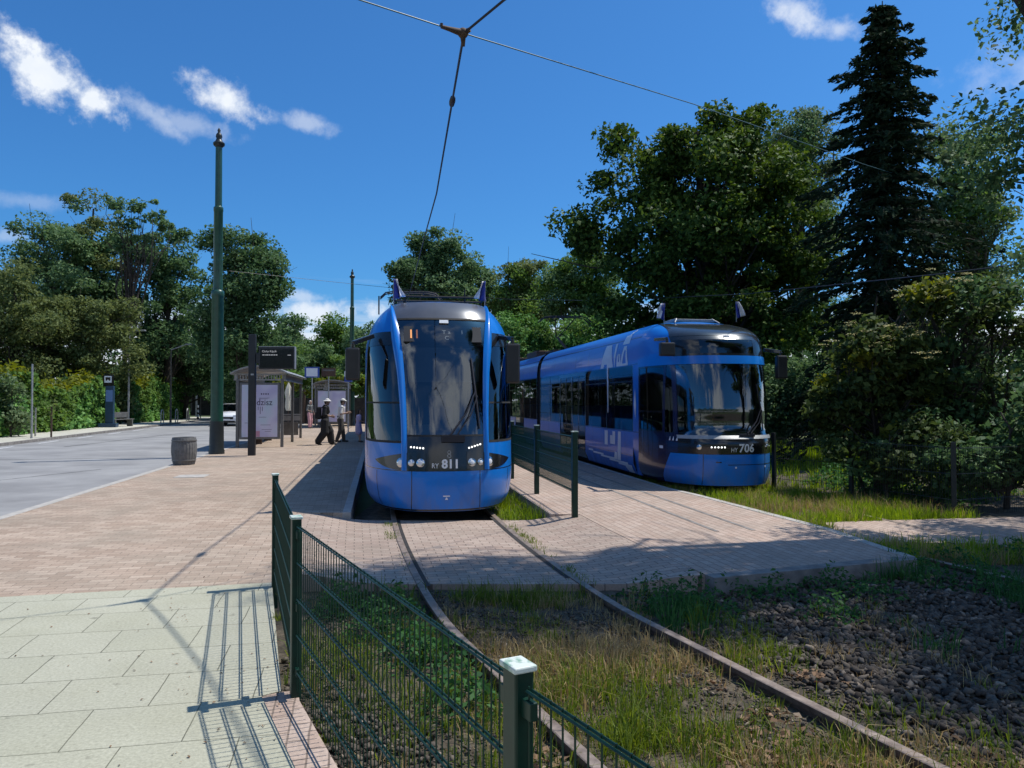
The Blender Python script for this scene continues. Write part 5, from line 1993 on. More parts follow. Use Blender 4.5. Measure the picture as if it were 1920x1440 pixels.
def street_lamp(label, px, Y, ztop, arm, rise, curved=False):
    b = at(px, 760, Y)
    root = thing('street_lamp', label, 'street lamp', (b.x, b.y, 0), 0, 'street lamps along the far pavement')
    if curved:
        pts = [(0, 0, 0), (0, 0, ztop - 0.5), (0.06, 0, ztop - 0.2), (0.25, 0, ztop - 0.02), (arm, 0, ztop)]
        MB().tube(pts, [0.075, 0.055, 0.05, 0.045, 0.04], 8).build('mast', M['galv'], root, smooth=60)
    else:
        MB().tube([(0, 0, 0), (0, 0, 2.2), (0, 0, ztop - rise)], [0.085, 0.07, 0.05], 8).build('mast', M['bark_pale'], root, smooth=60)
        MB().tube([(0, 0, ztop - rise), (arm, 0, ztop)], [0.04, 0.035], 8).build('arm', M['galv'], root)
    m = MB()
    m.box((arm + 0.25, 0, ztop), (0.6, 0.24, 0.10))
    m.build('lamp_head', M['galv'], root, bevel=0.03)


street_lamp('pale curved-top street lamp standing against the dark trees', 241, 52.0, 6.35, 0.55, 0, True)
street_lamp('street lamp with a straight slanting arm, right of the ivy hedge', 320, 56.0, 5.7, 1.1, 0.4)
hl_ = [('leftmost of the three pale hoops on the far pavement', 304, 795), ('middle one of the three pale hoops on the far pavement', 331, 792), ('rightmost of the three pale hoops on the far pavement', 352, 789)]
proto = None
for lab, px, py in hl_:
    b = G(px, py)
    if proto is None:
        m = MB()
        pts = [(-0.32, 0, -0.02), (-0.32, 0, 0.72)] + [(-0.32 * math.cos(t), 0, 0.72 + 0.26 * math.sin(t)) for t in (0.5, 1.05, 1.57, 2.1, 2.64)] + [(0.32, 0, 0.72), (0.32, 0, -0.02)]
        m.tube(pts, 0.035, 8)
        proto = m.build('cycle_hoop', M['galv'], loc=(b.x, b.y, 0), smooth=60)
        o = proto
    else:
        o = proto.copy()
        C.objects.link(o)
        o.location = (b.x, b.y, 0)
    o.rotation_euler.z = R(100)
    tag(o, lab, 'cycle stand', 'cycle hoops on the far pavement')
b = at(371, 784, 66)
bo = thing('striped_bollard', 'black and white striped bollard near the dark canopy', 'bollard', (b.x, b.y, 0))
for i in range(6):
    MB().tube([(0, 0, i * 0.2), (0, 0, i * 0.2 + 0.2)], 0.09, 10).build('band', M['white_paint' if i % 2 else 'anthracite'], bo)
thin_post('sign_post', 'thin dark post in front of the shaded canopy', 376, 785, 3.0, 0.04, 'steel_dark')

# shaded canopy building across the far end of the road
kb = thing('canopy_building', 'low shaded building with pale flat canopy edge at the far end of the road', 'building', (-29.5, 78, 0), 0.15)
MB().box((0, 3.0, 1.7), (15, 0.3, 3.4)).build('wall', M['dark_wall'], kb)
MB().box((0, 0.9, 3.62), (15.6, 5.0, 0.10)).build('roof', M['kiosk_roof'], kb)
MB().box((0, -1.65, 3.45), (15.6, 0.08, 0.42)).build('fascia', M['steel_grey'], kb)
for x in (-6.5, -2.0, 2.6, 6.8):
    MB().box((x, -1.5, 1.6), (0.16, 0.16, 3.2)).build('post', M['galv'], kb)
m = MB()
m.box((2.3, -1.70, 3.45), (1.7, 0.03, 0.34))
m.build('fascia_sign', M['sign_red'], kb)
for x in (-4.5, -0.5, 4.5):
    f = MB().box((x, 2.83, 1.3), (2.0, 0.05, 1.7)).build('window', M['steel_dark'], kb)
    MB().box((x, 2.80, 1.3), (1.7, 0.03, 1.4)).build('pane', M['glass_dark'], f)
for x, mt in ((-0.2, 'sign_white'), (0.9, 'sign_red')):
    pass


# ------------------------------------------------------------------ white car
def car(label, loc, rz):
    root = thing('parked_car', label, 'car', loc, rz)
    L_, W_ = 4.2, 1.78
    # stations along the car: y, half width, belt z, (front of car is -y, towards the camera)
    st = [(-2.10, 0.62, 0.38, 0.62), (-2.02, 0.78, 0.26, 0.74), (-1.7, 0.86, 0.2, 0.86), (-1.0, 0.89, 0.2, 0.98), (0.0, 0.89, 0.2, 1.0), (1.2, 0.88, 0.2, 1.02), (1.85, 0.84, 0.22, 1.02), (2.10, 0.74, 0.34, 0.9)]
    ring = lambda y, w, z0, z1: [(-w * 0.92, y, z0), (-w, y, z0 + (z1 - z0) * 0.35), (-w * 0.985, y, z0 + (z1 - z0) * 0.8), (-w * 0.86, y, z1), (0, y, z1 + 0.03), (w * 0.86, y, z1), (w * 0.985, y, z0 + (z1 - z0) * 0.8), (w, y, z0 + (z1 - z0) * 0.35), (w * 0.92, y, z0)]
    m = MB()
    vs_ = [v for s in st for v in ring(*s)]
    fs_ = []
    for i in range(len(st) - 1):
        for k in range(8):
            a = i * 9 + k
            fs_.append((a, a + 9, a + 10, a + 1))
    fs_ += [tuple(range(9)), tuple(range(7 * 9 + 8, 7 * 9 - 1, -1))]
    m.add(vs_, fs_)
    m.build('body', M['car_white'], root, smooth=50)
    g = [(-1.05, 0.80, 1.0), (-0.35, 0.66, 1.44), (0.9, 0.66, 1.48), (1.75, 0.74, 1.03)]
    m = MB()
    m.add([(s * w, y, z) for y, w, z in g for s in (-1, 1)] + [(s * 0.82, y, 1.0) for y in (-0.35, 0.9) for s in (-1, 1)], [(0, 1, 3, 2), (4, 5, 7, 6), (0, 2, 8), (2, 4, 10, 8), (4, 6, 10), (1, 9, 3), (3, 9, 11, 5), (5, 11, 7)])
    m.build('windscreen', M['glass_dark'], root)
    m = MB()
    m.grid(lambda u, v: Vector(((2 * u - 1) * 0.68, -0.4 + 1.38 * v, 1.455 + 0.035 * math.sin(v * 3.14) + 0.02 * (1 - (2 * u - 1) ** 2) + 0.03 * v)), 6, 6)
    for s in (-1, 1):
        m.bar((s * 0.81, -1.06, 1.0), (s * 0.67, -0.36, 1.45), 0.05, 0.05)
        m.bar((s * 0.74, 1.74, 1.03), (s * 0.67, 0.95, 1.49), 0.07, 0.05)
        m.bar((s * 0.82, 0.3, 1.0), (s * 0.675, 0.28, 1.47), 0.06, 0.04)
    m.build('roof', M['car_white'], root, smooth=50)
    for s in (-1, 1):
        for y in (-1.35, 1.35):
            w = MB().tube([(s * 0.70, y, 0.32), (s * 0.90, y, 0.32)], 0.32, 20).build('wheel', M['rubber'], root, smooth=40)
            MB().tube([(s * 0.895, y, 0.32), (s * 0.91, y, 0.32)], 0.2, 14).build('rim', M['chrome'], w)
        MB().box((s * 0.62, -2.0, 0.70), (0.36, 0.14, 0.14), s * 0.3).build('headlight', M['lens'], root, bevel=0.03)
        MB().box((s * 0.98, -0.75, 1.08), (0.20, 0.12, 0.16)).build('mirror', M['car_white'], root, bevel=0.03)
    m = MB()
    m.box((0, -2.085, 0.55), (0.9, 0.05, 0.16))
    m.box((0, -2.06, 0.32), (1.1, 0.06, 0.14))
    m.build('grille', M['rubber'], root)
    MB().box((0, -2.115, 0.45), (0.5, 0.012, 0.10)).build('number_plate', M['white_paint'], root)
    return root


b = at(437, 790, 53)
car('white car driving towards the camera, half hidden behind the pole and shelter', (b.x, b.y, -0.1), R(8))
# ------------------------------------------------------------------ people
def caps(parts, nseg=10):
    """closed tapered capsules [(p, q, r0, r1)] as one soup for remeshing"""
    mb = MB()
    for p, q, r0, r1 in parts:
        p, q = Vector(p), Vector(q)
        d = q - p
        if d.length < 1e-6:
            d = Vector((0, 0, 1e-4))
        u = d.normalized()
        pts, rad = [], []
        for k in (1.0, 0.85, 0.55, 0.2):
            pts.append(p - u * r0 * k)
            rad.append(max(r0 * math.sqrt(max(0, 1 - k * k)), r0 * 0.03))
        for k in (0.2, 0.55, 0.85, 1.0):
            pts.append(q + u * r1 * k)
            rad.append(max(r1 * math.sqrt(max(0, 1 - k * k)), r1 * 0.03))
        mb.tube(pts, rad, nseg)
    return mb


def union(name, parts, mat, parent, voxel, smooth=2, squash=None):
    mb = caps(parts)
    o = mb.build(name, mat, parent)
    if squash:
        for v in o.data.vertices:
            v.co = squash(v.co)
    md = o.modifiers.new('r', 'REMESH')
    md.mode = 'VOXEL'
    md.voxel_size = voxel
    md.use_smooth_shade = True
    s = o.modifiers.new('s', 'SMOOTH')
    s.iterations = smooth
    s.factor = 0.5
    return o


def person(label, loc, face, H, pose, top, bottom, skinm='skin', head='cap', headm='cap_pale', hairm='hair_dark', dress=None, group=None, shoes='cloth_dark'):
    """figure of height H facing local +y, stood at loc; pose gives the joint offsets"""
    root = thing('person', label, 'person', loc, face)
    s = H / 1.72
    V = lambda x, y, z: Vector((x, y, z)) * s
    lean = pose.get('lean', 0.0)
    hipz = 0.90 - pose.get('drop', 0.0)
    sh = V(0, lean, 1.40)
    neck = V(0, lean * 1.1, 1.47)
    hd = V(0, lean * 1.15 + pose.get('head_fwd', 0.02), 1.605)
    hip = V(0, 0, hipz)
    J = {}
    for sd, k in ((-1, 'l'), (1, 'r')):
        J[k + 'hip'] = V(sd * 0.09, 0, hipz)
        J[k + 'knee'] = V(sd * 0.10, *pose[k + 'knee'])
        J[k + 'ank'] = V(sd * 0.10, *pose[k + 'ank'])
        J[k + 'sh'] = V(sd * 0.185, lean, 1.385)
        J[k + 'elb'] = V(sd * pose.get('elbx', 0.25), *pose[k + 'elb'])
        J[k + 'wri'] = V(sd * pose.get('wrix', 0.22), *pose[k + 'wri'])
    P = []
    P += [(hip + V(0, 0, 0.03), V(0, lean * 0.5, 1.12), 0.125 * s, 0.115 * s), (V(0, lean * 0.5, 1.12), sh - V(0, 0, 0.07), 0.115 * s, 0.125 * s)]
    P += [(J['lsh'], J['rsh'], 0.062 * s, 0.062 * s), (sh, neck, 0.06 * s, 0.052 * s), (neck, hd - V(0, 0, 0.06), 0.052 * s, 0.055 * s)]
    P += [(hd + V(0, 0.005, -0.045), hd + V(0, -0.01, 0.035), 0.070 * s, 0.086 * s), (hd + V(0, 0.03, -0.075), hd + V(0, 0.03, -0.07), 0.045 * s, 0.045 * s)]
    P += [(hd + V(0, 0.085, 0.0), hd + V(0, 0.098, -0.028), 0.010 * s, 0.014 * s)]                                   # nose
    P += [(hd + V(sd * 0.082, -0.005, 0.01), hd + V(sd * 0.084, -0.01, -0.03), 0.014 * s, 0.011 * s) for sd in (-1, 1)]  # ears
    for k, sd in (('l', -1), ('r', 1)):
        P += [(J[k + 'sh'], J[k + 'elb'], 0.052 * s, 0.040 * s), (J[k + 'elb'], J[k + 'wri'], 0.040 * s, 0.027 * s)]
        d = (J[k + 'wri'] - J[k + 'elb']).normalized()
        side = Vector((1, 0, 0)).cross(d)
        side = side.normalized() if side.length > 0.1 else Vector((0, 1, 0))
        palm = J[k + 'wri'] + d * 0.075 * s
        P += [(J[k + 'wri'] + d * 0.02 * s + side * 0.018 * s, palm + side * 0.026 * s, 0.020 * s, 0.017 * s), (J[k + 'wri'] + d * 0.02 * s - side * 0.018 * s, palm - side * 0.026 * s, 0.020 * s, 0.017 * s)]
        inw = Vector((-sd, 0, 0))
        for f, ln in ((-0.030, 0.062), (-0.010, 0.074), (0.011, 0.070), (0.031, 0.052)):     # four fingers, slightly curled
            a = palm + side * f * s + d * 0.008 * s
            b_ = a + d * ln * 0.55 * s + inw * 0.006 * s
            P += [(a, b_, 0.0095 * s, 0.009 * s), (b_, b_ + d * ln * 0.4 * s + inw * 0.024 * s, 0.009 * s, 0.0075 * s)]
        t0_ = J[k + 'wri'] + d * 0.03 * s + side * 0.032 * s
        t1_ = t0_ + (d * 0.6 + side * 0.8).normalized() * 0.04 * s
        P += [(t0_, t1_, 0.012 * s, 0.010 * s), (t1_, t1_ + d * 0.03 * s, 0.010 * s, 0.008 * s)]
        P += [(J[k + 'hip'], J[k + 'knee'], 0.085 * s, 0.056 * s), (J[k + 'knee'], J[k + 'ank'], 0.054 * s, 0.036 * s)]
        toe = pose.get(k + 'toe', (0.15, -0.055))
        P += [(J[k + 'ank'] - V(0, 0.03, 0.03), J[k + 'ank'] + V(0, toe[0], toe[1]), 0.036 * s, 0.028 * s)]
    body = union('body', P, M[skinm], root, 0.0085 * s)
    for sd in (-1, 1):
        MB().ball(hd + V(sd * 0.033, 0.079, 0.005), 0.0105 * s, 8, 6).build('eye', M['hair_dark'], root)
    m = MB()
    m.ball(hd + V(0, 0.080, -0.058), (0.024 * s, 0.006 * s, 0.006 * s), 8, 6)
    m.build('mouth', M['poster_red'], root)
    # clothes
    T = [(hip + V(0, 0, 0.06), V(0, lean * 0.5, 1.12), 0.142 * s, 0.135 * s), (V(0, lean * 0.5, 1.12), sh - V(0, 0, 0.06), 0.135 * s, 0.140 * s), (J['lsh'], J['rsh'], 0.074 * s, 0.074 * s)]
    slv = pose.get('sleeve', 0.75)
    for k in 'lr':
        e = J[k + 'sh'].lerp(J[k + 'elb'], min(1, slv))
        T += [(J[k + 'sh'], e, 0.068 * s, 0.066 * s)]
        if slv > 1:
            T += [(J[k + 'elb'], J[k + 'elb'].lerp(J[k + 'wri'], slv - 1), 0.060 * s, 0.048 * s)]
    if dress:
        T += [(hip, V(0, 0.02, dress), 0.16 * s, 0.20 * s)]
    union('shirt', T, M[top], root, 0.014 * s)
    wid = pose.get('legw', 1.0)
    B = [(hip - V(0, 0, 0.03), hip + V(0, 0, 0.10), 0.138 * s, 0.136 * s)]
    cut = pose.get('trouser', 0.93)
    for k in 'lr':
        B += [(J[k + 'hip'], J[k + 'knee'], 0.100 * s * (0.5 + wid * 0.5), 0.078 * s * wid)]
        if cut > 0.5:
            B += [(J[k + 'knee'], J[k + 'knee'].lerp(J[k + 'ank'], cut), 0.078 * s * wid, 0.064 * s * wid)]
    union('trousers', B, M[bottom], root, 0.014 * s)
    for k in 'lr':
        toe = pose.get(k + 'toe', (0.15, -0.055))
        union('shoe', [(J[k + 'ank'] - V(0, 0.035, 0.035), J[k + 'ank'] + V(0, toe[0], toe[1]), 0.046 * s, 0.038 * s)], M[shoes], root, 0.012 * s)
    # hair and hat
    hp = [(hd + V(0, -0.025, 0.02), hd + V(0, -0.02, 0.045), 0.084 * s, 0.086 * s), (hd + V(0, -0.05, -0.04), hd + V(0, -0.05, 0.02), 0.06 * s, 0.07 * s)]
    if head == 'long':
        hp += [(hd + V(0, -0.05, -0.05), hd + V(0, -0.06, -0.17), 0.065 * s, 0.05 * s)]
    union('hair', hp, M[hairm], root, 0.012 * s)
    if head in ('cap', 'hat'):
        m = MB()
        r0 = 0.102 * s
        c = hd + V(0, -0.005, 0.045)
        prof = [(r0 * math.cos(t), r0 * 0.85 * math.sin(t)) for t in (0, 0.35, 0.7, 1.05, 1.4)]
        m.lathe([(r, z) for r, z in prof], c, 18)
        if head == 'cap':
            m.grid(lambda u, v: c + Vector((math.sin((u - 0.5) * 2.0) * (r0 + 0.075 * s * v), math.cos((u - 0.5) * 2.0) * (r0 * 0.97 + 0.075 * s * v), 0.008 * s - 0.022 * s * v)), 10, 3)
        else:
            m.lathe([(r0, 0.0), (r0 * 1.55, -0.025 * s), (r0 * 1.57, -0.02 * s), (r0, 0.02 * s)], c, 20)
        m.build('hat', M[headm], root, smooth=60)
    return root, J, s


walk = dict(lknee=(0.17, 0.50), lank=(0.24, 0.085), rknee=(0.0, 0.47), rank=(-0.26, 0.11), rtoe=(0.12, -0.08), drop=0.035, lelb=(-0.02, 1.12), lwri=(0.20, 1.06), relb=(0.0, 1.12), rwri=(0.22, 1.08), lean=0.03)
stand = dict(lknee=(0.02, 0.49), lank=(-0.03, 0.085), rknee=(0.06, 0.49), rank=(0.05, 0.085), lelb=(-0.03, 1.12), lwri=(0.10, 0.95), relb=(0.0, 1.12), rwri=(0.18, 1.08), lean=0.02)
FACE_R = R(-80)
b = G(609, 834)
pw = dict(walk)
pw.update(legw=2.0, trouser=0.88, sleeve=1.35, head_fwd=0.05)
person('person in a loose black outfit and pale cap striding to the right', (b.x, b.y, 0), FACE_R, 1.70, pw, 'cloth_black', 'cloth_black', head='hat', headm='hair_grey', group=None, dress=0.72, shoes='cloth_dark')
bp = thing('backpack', 'black backpack worn by the striding person in black', 'backpack', (b.x, b.y, 0), FACE_R)
m = MB()
m.box((0, -0.21, 1.17), (0.30, 0.17, 0.46))
m.build('bag', M['cloth_black'], bp, bevel=0.05)
m = MB()
m.box((0, -0.32, 1.08), (0.22, 0.06, 0.24))
m.build('pocket', M['cloth_black'], bp, bevel=0.02)
m = MB()
for x in (-0.11, 0.11):
    m.tube([(x, -0.12, 1.36), (x, -0.02, 1.47), (x * 1.1, 0.13, 1.38), (x * 1.15, 0.16, 1.2), (x, -0.08, 1.0)], 0.018, 6)
m.build('strap', M['cloth_black'], bp, smooth=60)
b = G(638, 829)
ps = dict(stand)
ps.update(lknee=(0.10, 0.49), lank=(0.14, 0.085), rknee=(0.0, 0.48), rank=(-0.14, 0.09), sleeve=0.85, legw=1.15, lwri=(0.24, 1.14), rwri=(0.26, 1.16), head_fwd=0.05, lean=0.05)
person('person in pale shirt, dark trousers and white cap walking behind the one in black', (b.x, b.y, 0), R(-75), 1.70, ps, 'cloth_pale', 'cloth_dark', head='cap', headm='cap_pale')
b = G(581, 803)
pk = dict(stand)
pk.update(sleeve=1.3, legw=1.25)
person('person with pale hair, grey top and pink trousers standing farther back by the shelter', (b.x, b.y, 0), R(-120), 1.62, pk, 'cloth_grey', 'cloth_pink', head='none', hairm='hair_grey')
b = G(672, 829)
pc = dict(stand)
pc.update(sleeve=0.7, legw=0.9, trouser=0.3, lknee=(0.08, 0.49), lank=(0.10, 0.085))
person('child in a lilac dress beside the side of tram 811', (b.x, b.y, 0), R(-60), 1.28, pc, 'cloth_lilac', 'cloth_lilac', head='long', hairm='hair_dark', dress=0.55)
# ------------------------------------------------------------------ vegetation
def leaf_quads(P, size, rg, up=0.6, ratio=0.62, svar=0.35, droop=0.0, out=None, outw=0.0):
    """one bent rhombus per point"""
    n = len(P)
    s = (size * (1 + svar * (rg.random(n) * 2 - 1)))[:, None]
    nr = rg.normal(size=(n, 3))
    nr[:, 2] += up * 1.6
    if out is not None:
        nr += out * outw
    nr /= np.linalg.norm(nr, axis=1, keepdims=True) + 1e-9
    d = rg.normal(size=(n, 3))
    d[:, 2] -= droop
    d -= nr * (d * nr).sum(1, keepdims=True)
    d /= np.linalg.norm(d, axis=1, keepdims=True) + 1e-9
    w = np.cross(nr, d)
    V = np.empty((n, 4, 3))
    V[:, 0] = P - d * s * 0.5
    V[:, 1] = P + w * s * ratio * 0.5 + nr * s * 0.10 + d * s * 0.05
    V[:, 2] = P + d * s * 0.5 - nr * s * 0.10
    V[:, 3] = P - w * s * ratio * 0.5 + nr * s * 0.10 + d * s * 0.05
    F = np.arange(n * 4).reshape(n, 4)
    return V.reshape(-1, 3), F


def crown_clumps(ells, n, rg, shell=0.55):
    vol = np.array([e[3] * e[4] * e[5] for e in ells]) ** 0.75
    pick = rg.choice(len(ells), n, p=vol / vol.sum())
    d = rg.normal(size=(n, 3))
    d /= np.linalg.norm(d, axis=1, keepdims=True)
    r = shell + (1 - shell) * rg.random(n) ** 0.8
    E = np.array(ells)[pick]
    return E[:, :3] + d * r[:, None] * E[:, 3:6], d


def limbs(trunk, targets, r0, rg, nlimb, mb, seg=5, twig=0.35):
    """trunk: list of points; curved limbs from it to some of the clump centres"""
    T = np.array([tuple(p) for p in trunk])
    zmax = T[-1, 2]
    idx = rg.choice(len(targets), min(nlimb, len(targets)), replace=False)
    for i in idx:
        q = targets[i]
        f = np.clip((q[2] * rg.uniform(0.35, 0.75)) / zmax, 0.22, 0.97)
        k = f * (len(T) - 1)
        a = int(k)
        b = min(a + 1, len(T) - 1)
        p = T[a] + (T[b] - T[a]) * (k - a)
        L = np.linalg.norm(q - p)
        r = max(0.010, min(r0 * 0.42, 0.015 * L + 0.010) * (1.1 - 0.5 * f))
        mid = p + (q - p) * 0.5 + np.array([0, 0, 0.10 * L]) + rg.normal(size=3) * 0.05 * L
        m2 = p + (q - p) * 0.78 + np.array([0, 0, 0.07 * L]) + rg.normal(size=3) * 0.04 * L
        mb.tube([p, p * 0.55 + mid * 0.45 + rg.normal(size=3) * 0.02 * L, mid, m2, q], [r, r * 0.8, r * 0.55, r * 0.35, r * 0.15], seg, cap=False)
        for _ in range(2):
            e = m2 + rg.normal(size=3) * L * 0.16
            mb.tube([mid, (mid + e) / 2 + rg.normal(size=3) * 0.03 * L, e], [r * 0.4, r * 0.25, r * 0.1], 4, cap=False)


def tree(name, label, cat, base, ells, trunk, tr, n_clump, n_leaf, leaf, mat, seed, bark='bark', clump_r=0.55, group=None, nlimb=28, shell=0.5, up=0.6, flat=0.65, mat2=None, frac2=0.25, extra=None, stems=None):
    """ells: crown lobes (cx,cy,cz,rx,ry,rz) relative to base; trunk: points relative to base"""
    rg = np.random.default_rng(seed)
    root = thing(name, label, cat, base, 0, group)
    cl, dirs = crown_clumps(ells, n_clump, rg, shell)
    mb = MB()
    tp = [Vector(p) for p in trunk]
    mb.tube(tp, [tr * (1.25 if i == 0 else 1) * (1 - 0.75 * i / (len(tp) - 1)) for i in range(len(tp))], 9, cap=False)
    limbs(tp, cl, tr, rg, nlimb, mb)
    if stems:
        for st in stems:
            mb.tube([Vector(p) for p in st[0]], [st[1] * (1 - 0.7 * i / (len(st[0]) - 1)) for i in range(len(st[0]))], 7, cap=False)
            limbs([Vector(p) for p in st[0]], cl, st[1], rg, max(6, nlimb // 3), mb)
    mb.build('trunk', M[bark], root, smooth=60)
    per = n_leaf // n_clump
    rad = clump_r * (0.6 + 0.8 * rg.random(n_clump))
    which = rg.random(n_clump) < frac2 if mat2 else np.zeros(n_clump, bool)
    for sel, mt in ((~which, mat), (which, mat2)):
        if mt is None or not sel.any():
            continue
        c = np.repeat(cl[sel], per, 0)
        r = np.repeat(rad[sel], per)[:, None]
        dd = np.repeat(dirs[sel], per, 0)
        off = rg.normal(size=c.shape)
        off /= np.linalg.norm(off, axis=1, keepdims=True)
        off *= (rg.random(len(c)) ** 0.45)[:, None] * np.array([1, 1, flat])
        P = c + off * r * 1.25
        V, F = leaf_quads(P, leaf, rg, up=up, out=dd, outw=0.5, svar=0.55)
        np_mesh('crown', V, F, M[mt], root)
    if extra:
        extra(root, cl, dirs, rg)
    return root


def lobes(base, Y, spec, depth=1.0):
    """crown lobes measured on the photograph as (px, py, rx px, ry px[, dY]) at distance Y, in metres from base"""
    out = []
    s = 1442 / Y
    for q in spec:
        px, py, rx, ry = q[:4]
        dy = q[4] if len(q) > 4 else 0
        p = at(px, py, Y) - Vector(base)
        r = rx / s
        out.append((p.x, p.y + dy, p.z, r, max(0.5, min(r, 4.5)) * depth, ry / s))
    return out


def px_tree(name, label, px, Y, spec, tr, n_clump, n_leaf, leaf, mat, seed, py_trunk_top=None, cat='tree', group=None, lean=0.0, **kw):
    b = at(px, 760, Y)
    base = (b.x, b.y, -0.25)
    ells = lobes(base, Y, spec)
    top = max(e[2] + e[5] * 0.1 for e in ells)
    if py_trunk_top is not None:
        top = at(px, py_trunk_top, Y).z + 0.25
    rg = np.random.default_rng(seed + 999)
    n = 6
    cx = np.mean([e[0] for e in ells]) * 0.5
    tk = [(cx * (i / n) ** 2 + (0 if i == 0 else rg.normal() * 0.02 * top * 0.3), rg.normal() * 0.05, top * i / n) for i in range(n + 1)]
    return tree(name, label, cat, base, ells, tk, tr, n_clump, n_leaf, leaf, mat, seed, group=group, **kw)


TL = 'trees behind the far pavement'
px_tree('leafy_tree', 'broad green tree with a rounded crown, leftmost of the tall trees across the road', 90, 60, [(95, 470, 80, 52), (60, 540, 75, 70), (125, 560, 90, 75), (40, 600, 60, 60), (110, 640, 90, 50)], 0.3, 104, 26505, 0.242, 'lf_mid', 11, clump_r=0.95, group=TL)
px_tree('leafy_tree', 'tall narrow tree with a pointed tiered top left of the bare-branched one', 168, 63, [(165, 395, 42, 32), (185, 440, 60, 40), (150, 480, 70, 40), (195, 520, 60, 50), (160, 580, 90, 60)], 0.28, 92, 23560, 0.242, 'lf_mid', 12, clump_r=0.85, group=TL, mat2='lf_olive', frac2=0.35)
px_tree('sparse_tree', 'sparse open tree whose bare dark branches fan out against the sky', 240, 58, [(215, 385, 18, 18), (250, 385, 30, 16), (290, 395, 28, 20), (300, 425, 20, 14), (240, 415, 24, 16), (232, 468, 20, 22), (265, 440, 20, 20)], 0.2, 44, 2300, 0.26, 'lf_mid', 13, clump_r=0.45, group=TL, nlimb=26, py_trunk_top=440, shell=0.3)
px_tree('leafy_tree', 'full grey-green tree between the bare-branched tree and the tall green pole', 312, 64, [(310, 465, 55, 42), (335, 520, 50, 60), (280, 530, 55, 60), (310, 590, 75, 55), (300, 650, 90, 50)], 0.3, 106, 27977, 0.242, 'lf_dark', 14, clump_r=0.9, group=TL, mat2='lf_mid', frac2=0.5)
px_tree('leafy_tree', 'dark green tree with a high rounded crown right behind the tall green pole', 455, 56, [(415, 470, 45, 42), (470, 465, 50, 36), (490, 520, 46, 56), (430, 560, 65, 60), (490, 600, 46, 48), (450, 650, 75, 45)], 0.32, 134, 36812, 0.228, 'lf_dark', 15, clump_r=0.85, group=TL, mat2='lf_mid', frac2=0.3)
px_tree('olive_tree', 'dull olive tree at the left edge above the ivy', 25, 48, [(25, 545, 75, 48), (60, 600, 70, 45), (0, 640, 80, 60), (30, 690, 70, 35)], 0.25, 89, 25032, 0.181, 'lf_olive', 16, clump_r=0.75, group=TL)
px_tree('olive_tree', 'brownish olive tree above the blue stop totem', 165, 51, [(150, 590, 70, 40), (210, 610, 60, 45), (120, 650, 75, 45), (200, 680, 70, 40), (110, 695, 80, 30)], 0.22, 92, 26505, 0.188, 'lf_olive', 17, clump_r=0.75, group=TL)
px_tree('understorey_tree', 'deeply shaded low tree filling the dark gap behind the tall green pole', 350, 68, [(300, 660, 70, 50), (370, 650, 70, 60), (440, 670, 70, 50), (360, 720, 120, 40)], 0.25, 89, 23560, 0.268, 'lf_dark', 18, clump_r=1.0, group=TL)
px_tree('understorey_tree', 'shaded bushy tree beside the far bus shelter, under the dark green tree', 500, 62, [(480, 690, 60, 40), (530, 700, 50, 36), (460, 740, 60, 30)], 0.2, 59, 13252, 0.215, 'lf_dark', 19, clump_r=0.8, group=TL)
FT = 'small far trees in the gap left of tram 811'
px_tree('far_tree', 'small feathery far tree right of the big dark tree', 545, 92, [(545, 612, 26, 22), (535, 640, 36, 20), (560, 655, 34, 20)], 0.2, 44, 7068, 0.335, 'lf_mid', 20, clump_r=1.0, group=FT)
px_tree('far_tree', 'far light green tree just left of the far pole', 632, 90, [(630, 612, 26, 22), (615, 650, 34, 30), (650, 650, 40, 30), (630, 690, 60, 24)], 0.25, 65, 12369, 0.309, 'lf_light', 21, clump_r=1.1, group=FT)
px_tree('far_tree', 'low rounded far tree between the feathery and the light green one', 588, 86, [(585, 672, 50, 26), (610, 690, 50, 26), (550, 690, 46, 24)], 0.22, 59, 10602, 0.309, 'lf_mid', 22, clump_r=1.1, group=FT, mat2='lf_light', frac2=0.4)
px_tree('far_tree', 'far tree partly behind the left edge of tram 811', 690, 80, [(685, 640, 34, 34), (700, 690, 50, 40)], 0.25, 59, 10602, 0.309, 'lf_mid', 23, clump_r=1.0, group=FT)
MT = 'trees behind the two trams'
px_tree('leafy_tree', 'round grey-green tree rising behind the roof of tram 811', 822, 58, [(820, 455, 45, 34), (790, 505, 58, 38), (850, 510, 48, 42), (815, 560, 80, 40)], 0.3, 104, 25916, 0.228, 'lf_mid', 24, clump_r=0.8, group=MT, mat2='lf_dark', frac2=0.4)
px_tree('leafy_tree', 'slim sparse tree right beside the round one behind tram 811', 895, 62, [(895, 545, 34, 34), (910, 530, 22, 22)], 0.16, 44, 6773, 0.215, 'lf_mid', 25, clump_r=0.7, group=MT)
px_tree('leafy_tree', 'yellowish green tree between the two trams, nearest the round one', 985, 57, [(985, 525, 48, 36), (960, 570, 50, 40), (1000, 590, 60, 40)], 0.26, 89, 22087, 0.215, 'lf_olive', 26, clump_r=0.8, group=MT, mat2='lf_light', frac2=0.55)
px_tree('leafy_tree', 'soft light green tree left of the big dark maple', 1088, 52, [(1100, 515, 60, 38), (1060, 545, 60, 44), (1110, 580, 70, 44)], 0.28, 104, 27977, 0.188, 'lf_light', 27, clump_r=0.75, group=MT, mat2='lf_mid', frac2=0.35)
px_tree('leafy_bush', 'bright green bushy tree right above the roof of tram 706', 1025, 42, [(975, 625, 60, 36), (1040, 625, 80, 40), (1100, 640, 70, 40), (990, 680, 80, 40)], 0.2, 95, 25032, 0.147, 'lf_ivy', 28, clump_r=0.6, group=MT, mat2='lf_light', frac2=0.5)
